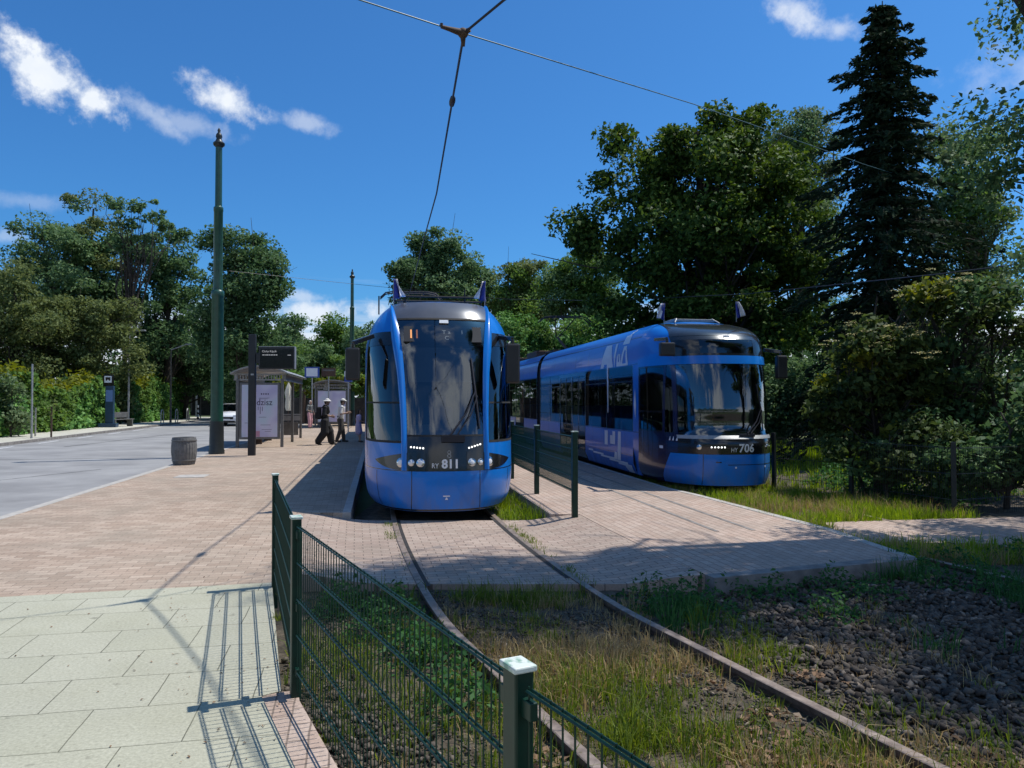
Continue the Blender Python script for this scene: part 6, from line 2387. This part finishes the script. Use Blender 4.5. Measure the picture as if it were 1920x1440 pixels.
px_tree('maple_tree', 'huge dark maple with a lit yellow-green top towering over tram 706', 1320, 29.5,
        [(1330, 320, 170, 95), (1230, 300, 75, 70), (1370, 250, 80, 52), (1160, 262, 24, 36), (1180, 400, 95, 80), (1085, 438, 66, 34), (1420, 400, 130, 110), (1300, 480, 190, 110), (1470, 510, 110, 90), (1540, 500, 60, 60), (1220, 590, 110, 80), (1380, 620, 170, 80), (1250, 680, 90, 50)],
        0.42, 360, 92000, 0.18, 'lf_maple', 30, clump_r=0.60, nlimb=60, group=MT, shell=0.30)
px_tree('leafy_tree', 'pale tree with fine leaves between the maple and the spruce', 1500, 42, [(1500, 245, 56, 36), (1475, 300, 60, 50), (1530, 320, 60, 70), (1500, 420, 80, 80)], 0.3, 119, 32395, 0.147, 'lf_pale', 31, clump_r=0.6, group=MT, mat2='lf_mid', frac2=0.4)
px_tree('leafy_tree', 'light airy tree right of the spruce, sky showing through its leaves', 1830, 30, [(1780, 300, 60, 70), (1840, 290, 40, 40), (1790, 420, 70, 80), (1840, 400, 60, 60), (1800, 540, 90, 60), (1870, 520, 60, 80)], 0.24, 131, 32395, 0.127, 'lf_light', 32, clump_r=0.55, group=MT, mat2='lf_pale', frac2=0.5)
px_tree('understorey_tree', 'shaded bush right beside the front of tram 706, under the maple', 1490, 25, [(1480, 720, 60, 40), (1450, 770, 50, 60), (1530, 740, 60, 60)], 0.1, 77, 19142, 0.108, 'lf_mid', 33, clump_r=0.42, group=MT, mat2='lf_dark', frac2=0.6)
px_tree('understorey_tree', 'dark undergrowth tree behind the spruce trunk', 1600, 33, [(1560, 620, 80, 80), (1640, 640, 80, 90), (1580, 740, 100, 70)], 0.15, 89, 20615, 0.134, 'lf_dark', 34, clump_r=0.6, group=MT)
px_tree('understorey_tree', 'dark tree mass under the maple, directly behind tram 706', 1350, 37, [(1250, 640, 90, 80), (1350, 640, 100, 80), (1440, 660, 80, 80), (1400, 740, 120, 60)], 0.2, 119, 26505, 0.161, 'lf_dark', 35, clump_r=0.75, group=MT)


def spruce(label, px, Y, py_top, seed):
    b = at(px, 760, Y)
    root = thing('spruce_tree', label, 'tree', (b.x, b.y, -0.25))
    rg = np.random.default_rng(seed)
    H = at(px, py_top, Y).z + 0.25
    mb = MB()
    mb.tube([(0, 0, 0), (0.05, 0, H * 0.4), (0, 0.03, H * 0.75), (0, 0, H)], [0.24, 0.18, 0.09, 0.015], 9, cap=False)
    P, D = [], []
    z = 1.4
    while z < H - 0.15:
        f = 1 - (z - 0.6) / (H - 0.6)
        Rr = 0.08 + 2.75 * f ** 0.55 * (0.82 + 0.36 * rg.random())
        if z < 4.0:
            Rr *= 0.85
        k = int(7 + 5 * f)
        a0 = rg.random() * 6.28
        for i in range(k):
            a = a0 + 6.283 * i / k + rg.normal() * 0.25
            L = Rr * (rg.uniform(0.5, 1.0) if rg.random() < 0.7 else rg.uniform(1.0, 1.35))
            sag = 0.30 + 0.22 * f
            pts = []
            for t in (0, 0.25, 0.5, 0.75, 1.0):
                zz = z + L * (0.10 * t - sag * t * t + 0.22 * max(0, t - 0.6)) 
                pts.append(np.array([math.cos(a) * L * t, math.sin(a) * L * t, zz]))
            mb.tube(pts, [0.03 * f + 0.01, 0.022 * f + 0.008, 0.015 * f + 0.006, 0.01, 0.004], 4, cap=False)
            n = int(26 + 125 * L / 2.2)
            t = rg.random(n) ** 0.75
            q = np.array([np.interp(t, (0, 0.25, 0.5, 0.75, 1.0), [p[j] for p in pts]) for j in range(3)]).T
            side = np.array([-math.sin(a), math.cos(a), 0])
            wdt = 0.30 * L * (1 - t) + 0.06
            q = q + side[None] * (rg.normal(size=n) * wdt * 0.6)[:, None]
            q[:, 2] -= np.abs(rg.normal(size=n)) * 0.11 * (0.5 + f)
            P.append(q)
            d = np.tile(np.array([math.cos(a), math.sin(a), -0.5]), (n, 1)) + rg.normal(size=(n, 3)) * 0.55 + side[None] * (rg.normal(size=n) * 0.7)[:, None]
            D.append(d)
        z += 0.22 + 0.22 * f
    P, D = np.concatenate(P), np.concatenate(D)
    D /= np.linalg.norm(D, axis=1, keepdims=True)
    n = len(P)
    nr = rg.normal(size=(n, 3)) + np.array([0, 0, 0.5])
    w = np.cross(nr, D)
    w /= np.linalg.norm(w, axis=1, keepdims=True)
    s = (0.17 + 0.12 * rg.random(n))[:, None]
    V = np.empty((n, 4, 3))
    V[:, 0] = P - D * s * 0.5
    V[:, 1] = P + w * s * 0.17
    V[:, 2] = P + D * s * 0.5
    V[:, 3] = P - w * s * 0.17
    mb.build('trunk', M['bark'], root, smooth=60)
    np_mesh('crown', V.reshape(-1, 3), np.arange(n * 4).reshape(n, 4), M['lf_spruce'], root)


spruce('tall dark pointed spruce with drooping ragged branches', 1662, 22.5, 2, 41)


# big tree standing just outside the right edge: its branches reach into the picture and it shades the front of the platform
def edge_tree():
    base = (8.85, 10.4, -0.25)
    ells = [(-1.35, 0.4, 4.0, 0.75, 0.8, 0.7), (-1.5, 0.6, 5.6, 0.9, 0.9, 0.8), (-1.2, 0.5, 7.4, 0.8, 0.9, 0.5), (-2.2, -0.9, 11.5, 2.9, 1.7, 2.1), (-0.2, -2.6, 9.2, 2.7, 2.6, 2.2), (0.8, -3.6, 8.6, 2.4, 2.2, 2.2), (1.6, -1.0, 9.4, 2.4, 2.4, 2.4), (-3.4, -0.9, 11.6, 1.8, 1.4, 1.4), (1.2, 0.8, 6.0, 1.6, 1.8, 2.0)]
    tk = [(0, 0, 0), (0.1, 0.05, 2), (0.0, 0.0, 4), (-0.2, -0.1, 6), (-0.4, -0.2, 8), (-0.6, -0.2, 10.4)]
    tree('lime_tree', 'dark tree at the right edge whose drooping branches reach into the picture', 'tree', base, ells, tk, 0.3, 330, 82000, 0.085, 'lf_mid', 50, clump_r=0.5, nlimb=150, shell=0.3, mat2='lf_dark', frac2=0.4)


edge_tree()


# shrubs on the right
def flowers(root, cl, dirs, rg):
    top = cl[np.argsort(-cl[:, 2])][: len(cl) // 2]
    P = []
    for c in top:
        for _ in range(2):
            q = c + rg.normal(size=3) * np.array([0.22, 0.22, 0.10]) + np.array([-0.05, -0.15, 0.14])
            P.append(q + rg.normal(size=(26, 3)) * np.array([0.055, 0.055, 0.010]))
    V, F = leaf_quads(np.concatenate(P), 0.035, rg, up=2.0, ratio=0.9)
    np_mesh('blossom', V, F, M['flower_cream'], root)


SH = 'shrubs behind the garden fence'
px_tree('elder_shrub', 'flowering elder shrub with flat cream blossom heads at the end of the garden fence', 1640, 14.6, [(1640, 660, 75, 55), (1590, 740, 62, 60), (1690, 700, 60, 70), (1560, 770, 45, 50), (1640, 800, 80, 60), (1735, 560, 30, 35)], 0.06, 88, 9500, 0.125, 'lf_shrub', 60, cat='shrub', clump_r=0.24, group=SH, extra=flowers, nlimb=40, mat2='lf_yellow', frac2=0.22,
        stems=[([(0.1, 0, 0), (0.3, 0, 0.9), (0.75, 0.1, 2.0), (1.0, 0, 3.2)], 0.05), ([(-0.1, 0.1, 0), (-0.4, 0.1, 0.8), (-0.7, 0, 1.5)], 0.04)])
px_tree('tangled_shrub', 'big tangled dark shrub with leaning bare stems right of the flowering elder', 1790, 14.8, [(1760, 620, 70, 70), (1720, 740, 70, 70), (1800, 700, 70, 70), (1760, 820, 120, 60), (1880, 800, 80, 80), (1850, 560, 60, 60), (1905, 640, 40, 60)], 0.07, 100, 9500, 0.12, 'lf_shrub', 61, cat='shrub', clump_r=0.30, group=SH, nlimb=60, mat2='lf_dark', frac2=0.4,
        stems=[([(0.9, 0, 0), (0.7, 0, 1.0), (0.3, 0.1, 1.9), (-0.2, 0, 2.9), (-0.5, 0, 3.7)], 0.075), ([(1.0, 0.1, 0), (0.95, 0.1, 1.2), (0.7, 0, 2.2), (0.75, 0, 3.4)], 0.06), ([(0.8, -0.1, 0), (0.2, 0, 0.9), (-0.6, 0, 1.9)], 0.05)])
px_tree('tangled_shrub', 'low dark shrub at the right edge behind the paved path', 1890, 12.9, [(1850, 870, 70, 50), (1920, 850, 70, 70), (1780, 880, 60, 40), (1960, 780, 70, 70)], 0.05, 60, 5500, 0.11, 'lf_dark', 62, cat='shrub', clump_r=0.28, group=SH)
px_tree('tangled_shrub', 'low leafy shrub in front of the elder, close to the fence posts', 1660, 13.7, [(1610, 850, 55, 40), (1690, 860, 70, 40), (1740, 820, 50, 50)], 0.04, 44, 4500, 0.10, 'lf_shrub', 63, cat='shrub', clump_r=0.24, group=SH, mat2='lf_dark', frac2=0.5)


# ivy-covered hedges across the road
def hedge(label, y0, y1, h, seed, mats):
    rg = np.random.default_rng(seed)
    xm = lambda y: far_x(y) - 3.35
    root = thing('ivy_hedge', label, 'hedge', (xm(y0), y0, 0), 0, 'ivy hedges along the far pavement')
    mb = MB()
    mb.bar((0, 0, h * 0.34), (xm(y1) - xm(y0) - 0.3, y1 - y0, h * 0.34), 0.3, h * 0.62)
    mb.build('thicket', M['undergear'], root)
    n = int((y1 - y0) * 700)
    ys = y0 + (y1 - y0) * rg.random(n)
    top = h * (0.62 + 0.62 * noise2(ys, ys * 0, seed, 0.45))
    z = top * rg.random(n) ** 0.85
    bulge = 0.95 * noise2(ys, z * 1.4, seed + 1, 0.8) + 0.35 * rg.random(n)
    x = np.array([xm(y) for y in ys]) + 0.05 + bulge
    P = np.stack([x - xm(y0), ys - y0, z], -1)
    sel = noise2(ys, z, seed + 2, 0.28) > 0.52
    for s_, mt in ((sel, mats[0]), (~sel, mats[1])):
        V, F = leaf_quads(P[s_], 0.24, rg, up=0.7, svar=0.6, out=np.tile([[1.0, -0.5, 0.3]], (int(s_.sum()), 1)), outw=0.5)
        np_mesh('ivy', V, F, M[mt], root)
    k = n // 6                                     # shaggy top
    ys = y0 + (y1 - y0) * rg.random(k)
    P = np.stack([np.array([xm(y) for y in ys]) - xm(y0) + rg.normal(size=k) * 0.35, ys - y0, h * (0.62 + 0.62 * noise2(ys, ys * 0, seed, 0.45)) + rg.normal(size=k) * 0.24], -1)
    V, F = leaf_quads(P, 0.26, rg, up=0.8)
    np_mesh('shoots', V, F, M[mats[2]], root)


hedge('long ivy-covered hedge along the far pavement, left of the blue totem', 30, 50.5, 2.85, 71, ('lf_ivy', 'lf_light', 'lf_yellow'))
hedge('shorter bright ivy hedge right of the blue totem', 54, 71, 3.15, 72, ('lf_ivy', 'lf_light', 'lf_yellow'))
px_tree('olive_bush', 'dull olive bush in the gap between the two ivy hedges', 222, 53.5, [(222, 740, 24, 40), (215, 770, 26, 24)], 0.06, 24, 2600, 0.22, 'lf_olive', 73, cat='bush', clump_r=0.5)
px_tree('olive_bush', 'thin pale bush at the left edge in front of the ivy hedge', 22, 34.5, [(15, 730, 24, 30), (25, 780, 30, 36)], 0.05, 22, 1700, 0.15, 'lf_pale', 74, cat='bush', clump_r=0.4, shell=0.2)
px_tree('vine_arbour', 'yellow-green vines over a dark arbour behind the walking people', 600, 50, [(560, 715, 40, 16), (605, 722, 40, 20), (650, 718, 50, 18), (690, 722, 30, 18)], 0.05, 44, 4200, 0.24, 'lf_light', 75, cat='vine', clump_r=0.42, mat2='lf_yellow', frac2=0.4)
ab = thing('arbour_wall', 'dark shaded timber wall under the yellow-green vines', 'wall', (-12.9, 53.5, 0), 0)
MB().box((0, 0, 0.9), (9.0, 0.3, 1.8)).build('panel', M['dark_wall'], ab)
for x in (-4.4, -1.5, 1.5, 4.4):
    MB().box((x, -0.25, 1.2), (0.16, 0.16, 2.4)).build('post', M['brown_wood'], ab)
rgs = np.random.default_rng(81)
Ps = rgs.normal(size=(90, 3)) * np.array([0.14, 0.14, 0.25]) + np.array([0, 0, 1.35])
V, F = leaf_quads(Ps, 0.10, rgs)
np_mesh('crown', V, F, M['lf_olive'], sk)


# far-off wood closing the horizon
def woodland():
    rg = np.random.default_rng(90)
    n = 34000
    x = rg.uniform(-130, 150, n)
    y = 112 + 22 * rg.random(n) + 0.002 * (x - 10) ** 2 * 0
    top = 5.5 + 6.5 * noise2(x, y * 0.3, 5, 0.09) + np.where(x > -5, 2.5, 0)
    z = top * rg.random(n) ** 0.7
    V, F = leaf_quads(np.stack([x, y, z], -1), 1.0, rg, up=0.5, out=np.tile([[0, -1.0, 0.2]], (n, 1)), outw=0.6)
    tag(np_mesh('woodland', V, F, M['lf_mid']), 'far-off band of woodland closing the horizon', 'woodland', kind='stuff')
    n = 9000                       # trees behind the camera, seen only as reflections in the tram windows
    x = rg.uniform(-45, 45, n)
    y = -32 - 8 * rg.random(n)
    top = 6 + 7 * noise2(x, y * 0.3, 9, 0.16)
    z = top * rg.random(n) ** 0.7
    V, F = leaf_quads(np.stack([x, y, z], -1), 0.9, rg, up=0.5)
    tag(np_mesh('woodland', V, F, M['lf_mid']), 'band of trees mirrored in the tram windscreens', 'woodland', kind='stuff')
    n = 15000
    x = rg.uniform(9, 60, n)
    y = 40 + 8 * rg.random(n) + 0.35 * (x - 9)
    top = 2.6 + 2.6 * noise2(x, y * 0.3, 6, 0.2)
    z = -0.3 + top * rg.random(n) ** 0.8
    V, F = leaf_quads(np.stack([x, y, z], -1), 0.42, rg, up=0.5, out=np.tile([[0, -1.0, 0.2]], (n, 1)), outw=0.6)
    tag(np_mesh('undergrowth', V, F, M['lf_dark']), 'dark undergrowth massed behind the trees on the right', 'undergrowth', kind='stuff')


woodland()


# ------------------------------------------------------------------ stones, grass and weeds
def in_poly(x, y, poly):
    inside = np.zeros(len(x), bool)
    j = len(poly) - 1
    for i in range(len(poly)):
        xi, yi = poly[i][0], poly[i][1]
        xj, yj = poly[j][0], poly[j][1]
        c = ((yi > y) != (yj > y)) & (x < (xj - xi) * (y - yi) / (yj - yi + 1e-12) + xi)
        inside ^= c
        j = i
    return inside


fx_ = np.array([2.2, 1.28, 0.015, -1.215, -2.10, -2.2])[::-1]
fy_ = np.array([-2.0, -0.38, 1.93, 4.345, 6.84, 7.4])[::-1]
fence_x = lambda y: np.interp(y, np.sort(fy_), fx_[np.argsort(fy_)])
paved = lambda x, y: in_poly(x, y, path) | in_poly(x, y, [(p[0], p[1]) for p in plat]) | ((y > 7.2) & (y < 11.4) & (x < c811(y) + 2.0)) | ((x < c811(y) - 1.35) & (y > 11)) | in_poly(x, y, fk)


def blades(name, label, x, y, h, w, mat, seed, lean=0.5, zf=bedz, cat='grass', tuft=9, spread=0.035):
    rg = np.random.default_rng(seed)
    n = len(x)
    a = rg.random(n) * 6.283
    if tuft:                      # blades gathered in tufts that fan out from a common foot
        c = rg.integers(0, max(1, n // tuft), n)
        ox, oy = rg.normal(size=n) * spread, rg.normal(size=n) * spread
        x, y = x[c] + ox, y[c] + oy
        a = np.arctan2(oy, ox) + rg.normal(size=n) * 0.7
        h = h * (0.55 + 0.9 * rg.random(max(1, n // tuft)))[c]
    z = zf(x, y)
    d = np.stack([np.cos(a), np.sin(a), np.zeros(n)], -1)
    b = rg.random(n) * 6.283
    s = np.stack([np.cos(b), np.sin(b), np.zeros(n)], -1)
    h = (h * (0.35 + 0.85 * rg.random(n)))[:, None]
    w = (w * (0.6 + 0.8 * rg.random(n)))[:, None]
    ln = (lean * rg.random(n) ** 1.3)[:, None]
    base = np.stack([x, y, z - 0.01], -1)
    up = np.array([0, 0, 1.0])
    mid = base + up * h * 0.55 + d * h * ln * 0.30
    tip = base + up * h * (1 - 0.35 * ln) + d * h * ln * 0.95
    V = np.empty((n, 6, 3))
    V[:, 0] = base - s * w
    V[:, 1] = base + s * w
    V[:, 2] = mid - s * w * 0.8
    V[:, 3] = mid + s * w * 0.8
    V[:, 4] = tip - s * w * 0.12
    V[:, 5] = tip + s * w * 0.12
    i = np.arange(n)[:, None] * 6
    F = np.concatenate([i + np.array([[0, 1, 3, 2]]), i + np.array([[2, 3, 5, 4]])])
    return tag(np_mesh(name, V.reshape(-1, 3), F, M[mat]), label, cat, kind='stuff')


rg = np.random.default_rng(101)


def scatter(n, x0, x1, y0, y1):
    return rg.uniform(x0, x1, n), rg.uniform(y0, y1, n)


rail_near = lambda x, y: (np.abs(np.abs(x - c811(y)) - 0.80) < 0.075)
nearfield = lambda x, y: (x > fence_x(y) + 0.05) & ~paved(x, y) & ~rail_near(x, y)


def keep(x, y, p):
    m = nearfield(x, y) & (rg.random(len(x)) < p(x, y))
    return x[m], y[m]


W_ = lambda x, y: (x - c811(y))          # signed offset from the near track centre
# green tall grass and dry grass around the near rails
nz = lambda x, y, s=21, sc_=1.1: noise2(x, y, s, sc_)
x, y = scatter(120000, -2.2, 4.5, 1.2, 7.3)
x, y = keep(x, y, lambda x, y: np.clip((nz(x, y) - 0.47) * 6, 0, 1) * np.where(np.abs(W_(x, y)) < 0.75, np.where(y > 4.0, 0.95, 0.35), np.where(W_(x, y) < 0, 0.38, np.where(W_(x, y) < 1.5, 0.6, 0.03))))
blades('grass', 'tall green grass growing between and beside the near rails', x, y, 0.155, 0.0034, 'grass', 1, 0.95)
x, y = scatter(110000, -1.8, 3.2, 1.2, 7.0)
x, y = keep(x, y, lambda x, y: np.clip((nz(x, y, 22, 1.3) - 0.44) * 5, 0, 1) * np.where(np.abs(W_(x, y)) < 0.78, 0.75, np.where((W_(x, y) > 0) & (W_(x, y) < 1.3), 0.3, 0.06)))
blades('dry_grass', 'straw-coloured dry grass between the near rails', x, y, 0.13, 0.003, 'grass_dry', 2, 1.1)
x, y = scatter(60000, -1.8, 3.4, 1.2, 7.35)
x, y = keep(x, y, lambda x, y: np.clip((nz(x, y, 41, 2.4) - 0.30) * 3, 0, 1) * np.where((W_(x, y) > -1.2) & (W_(x, y) < 1.1), 0.6, 0.10))
blades('dry_grass', 'short trampled dry grass covering the ground between the rails', x, y, 0.055, 0.0026, 'grass_dry', 12, 1.5, tuft=5, spread=0.05)
x, y = scatter(50000, -1.8, 3.4, 1.2, 7.35)
x, y = keep(x, y, lambda x, y: np.clip((nz(x, y, 42, 1.9) - 0.38) * 4, 0, 1) * np.where((W_(x, y) > -1.6) & (W_(x, y) < 1.2), 0.55, 0.05))
blades('grass', 'short patchy green grass covering the ground between the rails', x, y, 0.10, 0.003, 'grass', 13, 1.2, tuft=12, spread=0.03)
# weeds along the platform front and the shaded ballast
x, y = scatter(60000, 0.5, 7.0, 4.2, 8.6)
m = (W_(x, y) > 0.95) & ~paved(x, y) & (rg.random(len(x)) < np.clip((nz(x, y, 23, 1.0) - 0.50) * 7, 0, 1) * np.clip((y - 4.4) / 2.4, 0.02, 1) * 0.7)
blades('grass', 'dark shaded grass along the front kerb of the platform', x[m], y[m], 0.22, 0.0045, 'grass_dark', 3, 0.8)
# bright verge by the second track
x, y = scatter(150000, 2.0, 8.0, 8.6, 17.5)
fl = np.interp(y, [8.6, 11.9, 13.9, 15.3, 17.5], [7.6, 7.0, 6.3, 5.5, 5.2])
m = (x > c706(y) - 1.1) & (x < fl) & ~paved(x, y) & (np.abs(np.abs(x - c706(y)) - 0.78) > 0.09) & (rg.random(len(x)) < np.clip((nz(x, y, 24, 0.9) - 0.30) * 4, 0.08, 1) * np.where((np.abs(x - c706(y)) < 0.7) & (y < 11), 0.35, 0.9))
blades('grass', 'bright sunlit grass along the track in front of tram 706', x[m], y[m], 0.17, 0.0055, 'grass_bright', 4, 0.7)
x, y = scatter(60000, 2.0, 8.0, 8.6, 17.5)
fl = np.interp(y, [8.6, 11.9, 13.9, 15.3, 17.5], [7.6, 7.0, 6.3, 5.5, 5.2])
m = (x > c706(y) - 1.1) & (x < fl) & ~paved(x, y) & (nz(x, y, 61, 1.6) > 0.45)
blades('dry_grass', 'pale seed heads among the bright grass beside the right-hand track', x[m], y[m], 0.20, 0.0032, 'grass_dry', 16, 0.9, tuft=7, spread=0.05)
x, y = scatter(70000, 4.8, 22, 14.0, 34)
m = (x > np.interp(y, [14, 15.3, 34], [6.3, 5.6, 2.5]) + 0.3) & (x > 4.8)
blades('grass', 'sunlit meadow grass behind the garden fence', x[m], y[m], 0.26, 0.011, 'grass_bright', 5, 0.7, zf=lambda x, y: np.full(len(x), -0.29))
x, y = scatter(9000, -1.2, 1.2, 11.3, 16)
m = (W_(x, y) > 0.88) & (W_(x, y) < 1.5)
blades('grass', 'sunlit tuft of grass between the right-hand rail of tram 811 and the platform', x[m], y[m], 0.22, 0.005, 'grass_bright', 6, 0.8, zf=lambda x, y: np.full(len(x), -0.2))
# sparse green in the joints of the crossing beside the rails
x, y = scatter(30000, -2.6, 2.0, 7.4, 11.2)
m = (np.abs(np.abs(W_(x, y)) - 0.84) < 0.06) & (nz(x, y, 27, 2.0) > 0.42)
blades('grass', 'thin grass in the joints beside the rails of the crossing', x[m], y[m], 0.06, 0.003, 'grass', 7, 1.2, zf=lambda x, y: np.full(len(x), -0.11))
# broad-leaved weeds
def weeds(label, pts, rad, size, mat, seed, hgt=0.3):
    r = np.random.default_rng(seed)
    P = []
    for (cx, cy_, k) in pts:
        q = r.normal(size=(k, 3)) * np.array([rad, rad, 0.0])
        q[:, 2] = r.random(k) ** 0.8 * hgt * np.exp(-(q[:, 0] ** 2 + q[:, 1] ** 2) / (1.6 * rad * rad))
        q += np.array([cx, cy_, -0.2])
        P.append(q)
    P = np.concatenate(P)
    P = P[~paved(P[:, 0], P[:, 1])]
    V, F = leaf_quads(P, size, r, up=0.8, ratio=0.5)
    tag(np_mesh('weeds', V, F, M[mat]), label, 'weeds', kind='stuff')


g1 = G(620, 1090, -0.2), G(650, 1120, -0.2), G(700, 1100, -0.2), G(640, 1160, -0.2), G(770, 1240, -0.2), G(700, 1200, -0.2), G(820, 1260, -0.2), G(860, 1340, -0.2), G(740, 1160, -0.2)
weeds('leafy green weeds seen through the near mesh fence', [(p.x, p.y, 420) for p in g1], 0.17, 0.055, 'grass_dark', 8, 0.34)
g2 = [G(px, py, -0.2) for px, py in ((1580, 915), (1620, 925), (1660, 915), (1700, 930), (1740, 940), (1650, 940), (1780, 950), (1830, 940), (1880, 930))]
weeds('nettles and tall weeds along the garden fence', [(p.x, p.y + 0.5, 520) for p in g2], 0.32, 0.085, 'grass_dark', 9, 0.62)
g3 = [G(px, py, -0.2) for px, py in ((1180, 1085), (1260, 1100), (1330, 1085), (1420, 1100), (1480, 1090), (1560, 1110), (1640, 1130), (1700, 1070), (1300, 1130), (1240, 1080), (1740, 1100), (1880, 1120), (1180, 1110), (1220, 1130), (1360, 1115), (1450, 1130), (1520, 1075), (1600, 1065), (1260, 1150), (1330, 1160), (1560, 1170), (1820, 1090), (1900, 1050), (1780, 1060))]
weeds('dark low weeds at the foot of the platform kerb', [(p.x, p.y, 330) for p in g3], 0.20, 0.05, 'grass_dark', 10, 0.30)


def stones(label, x, y, seed, r0, r1, mat='stone', name='ballast'):
    r = np.random.default_rng(seed)
    t = (1 + 5 ** 0.5) / 2
    ico = np.array([(-1, t, 0), (1, t, 0), (-1, -t, 0), (1, -t, 0), (0, -1, t), (0, 1, t), (0, -1, -t), (0, 1, -t), (t, 0, -1), (t, 0, 1), (-t, 0, -1), (-t, 0, 1)]) / math.sqrt(1 + t * t)
    fc = np.array([(0, 11, 5), (0, 5, 1), (0, 1, 7), (0, 7, 10), (0, 10, 11), (1, 5, 9), (5, 11, 4), (11, 10, 2), (10, 7, 6), (7, 1, 8), (3, 9, 4), (3, 4, 2), (3, 2, 6), (3, 6, 8), (3, 8, 9), (4, 9, 5), (2, 4, 11), (6, 2, 10), (8, 6, 7), (9, 8, 1)])
    n = len(x)
    V = ico[None] * (1 + 0.30 * r.normal(size=(n, 12, 3)).clip(-1.6, 1.6))
    V = V * (np.array([1, 0.72, 0.55])[None, None] * (0.8 + 0.4 * r.random((n, 1, 3))))
    V *= (r0 + (r1 - r0) * r.random(n) ** 1.6)[:, None, None]
    a, tl = r.random(n) * 6.283, r.normal(size=n) * 0.5
    ca, sa, ct, st = np.cos(a), np.sin(a), np.cos(tl), np.sin(tl)
    X = V[..., 0] * ct[:, None] + V[..., 2] * st[:, None]
    Z = -V[..., 0] * st[:, None] + V[..., 2] * ct[:, None]
    Yv = V[..., 1]
    V = np.stack([X * ca[:, None] - Yv * sa[:, None], X * sa[:, None] + Yv * ca[:, None], Z], -1)
    V += np.stack([x, y, bedz(x, y) + 0.014 + 0.012 * r.random(n)], -1)[:, None]
    F = (fc[None] + (np.arange(n) * 12)[:, None, None]).reshape(-1, 3)
    tag(np_mesh(name, V.reshape(-1, 3), F, M[mat]), label, 'gravel', kind='stuff')


x, y = scatter(48000, 0.8, 8.5, 1.2, 7.9)
m = (W_(x, y) > 1.05) & ~paved(x, y) & (x < 8) & (rg.random(len(x)) < np.clip((W_(x, y) - 1.0) * 2.2, 0, 1) * np.clip((8.2 - y) / 1.8, 0.1, 1))
stones('grey crushed stone ballast right of the near track', x[m], y[m], 1, 0.015, 0.043)
x, y = scatter(9000, -1.6, 1.6, 1.2, 5.4)
m = (x > fence_x(y) - 0.02) & (W_(x, y) < -0.85) & (rg.random(len(x)) < np.clip((nz(x, y, 31, 1.2) - 0.35) * 4, 0, 1))
stones('small dark gravel along the foot of the near fence', x[m], y[m], 2, 0.012, 0.032)
x, y = scatter(16000, -1.6, 3.6, 1.2, 7.3)
m = (x > fence_x(y)) & ~rail_near(x, y) & (W_(x, y) < 1.3) & (nz(x, y, 35, 1.6) > 0.42)
stones('small stones strewn over the soil between the rails', x[m], y[m], 3, 0.006, 0.020)
x, y = scatter(6500, 0.0, 3.4, 1.2, 5.2)
m = (np.abs(W_(x, y)) < 1.4) & ~rail_near(x, y) & (nz(x, y, 33, 1.5) > 0.5)
P = np.stack([x[m], y[m], bedz(x[m], y[m]) + 0.02 + 0.03 * rg.random(int(m.sum()))], -1)
V, F = leaf_quads(P, 0.05, rg, up=1.5, ratio=0.6)
tag(np_mesh('leaf_litter', V, F, M['litter']), 'brown fallen leaves between the near rails', 'leaf litter', kind='stuff')

# specks of grit, dry leaves and joint weeds on the near pavement
x, y = scatter(2600, -5.0, -0.3, 2.6, 7.2)
m = (x < fence_x(y) - 0.04) & (rg.random(len(x)) < np.clip(1.2 - (fence_x(y) - x) * 0.9, 0.05, 1)) & (nz(x, y, 51, 1.5) > 0.42)
P = np.stack([x[m], y[m], np.full(int(m.sum()), 0.006)], -1)
V, F = leaf_quads(P, 0.014, rg, up=3.0, ratio=0.6, svar=0.7)
tag(np_mesh('pavement_litter', V, F, M['litter']), 'specks of dry leaf and grit on the pale slabs beside the fence', 'litter', kind='stuff')
x, y = scatter(9000, -3.0, 1.0, 1.8, 7.3)
m = (np.abs(x - fence_x(y)) < 0.06) & (nz(x, y, 52, 3.0) > 0.46)
blades('grass', 'small weeds growing along the foot of the near fence', x[m], y[m], 0.07, 0.003, 'grass', 14, 1.2, zf=lambda x, y: np.full(len(x), -0.01), tuft=14, spread=0.02)
x, y = scatter(12000, -12, -5.5, 4, 26)
m = (np.abs(x - kerb_x(y) - 0.02) < 0.035) & (nz(x, y, 53, 1.0) > 0.52)
blades('grass', 'small weeds in the joint between road and kerb', x[m], y[m], 0.05, 0.004, 'grass', 15, 1.3, zf=lambda x, y: np.full(len(x), -0.08), tuft=12, spread=0.02)
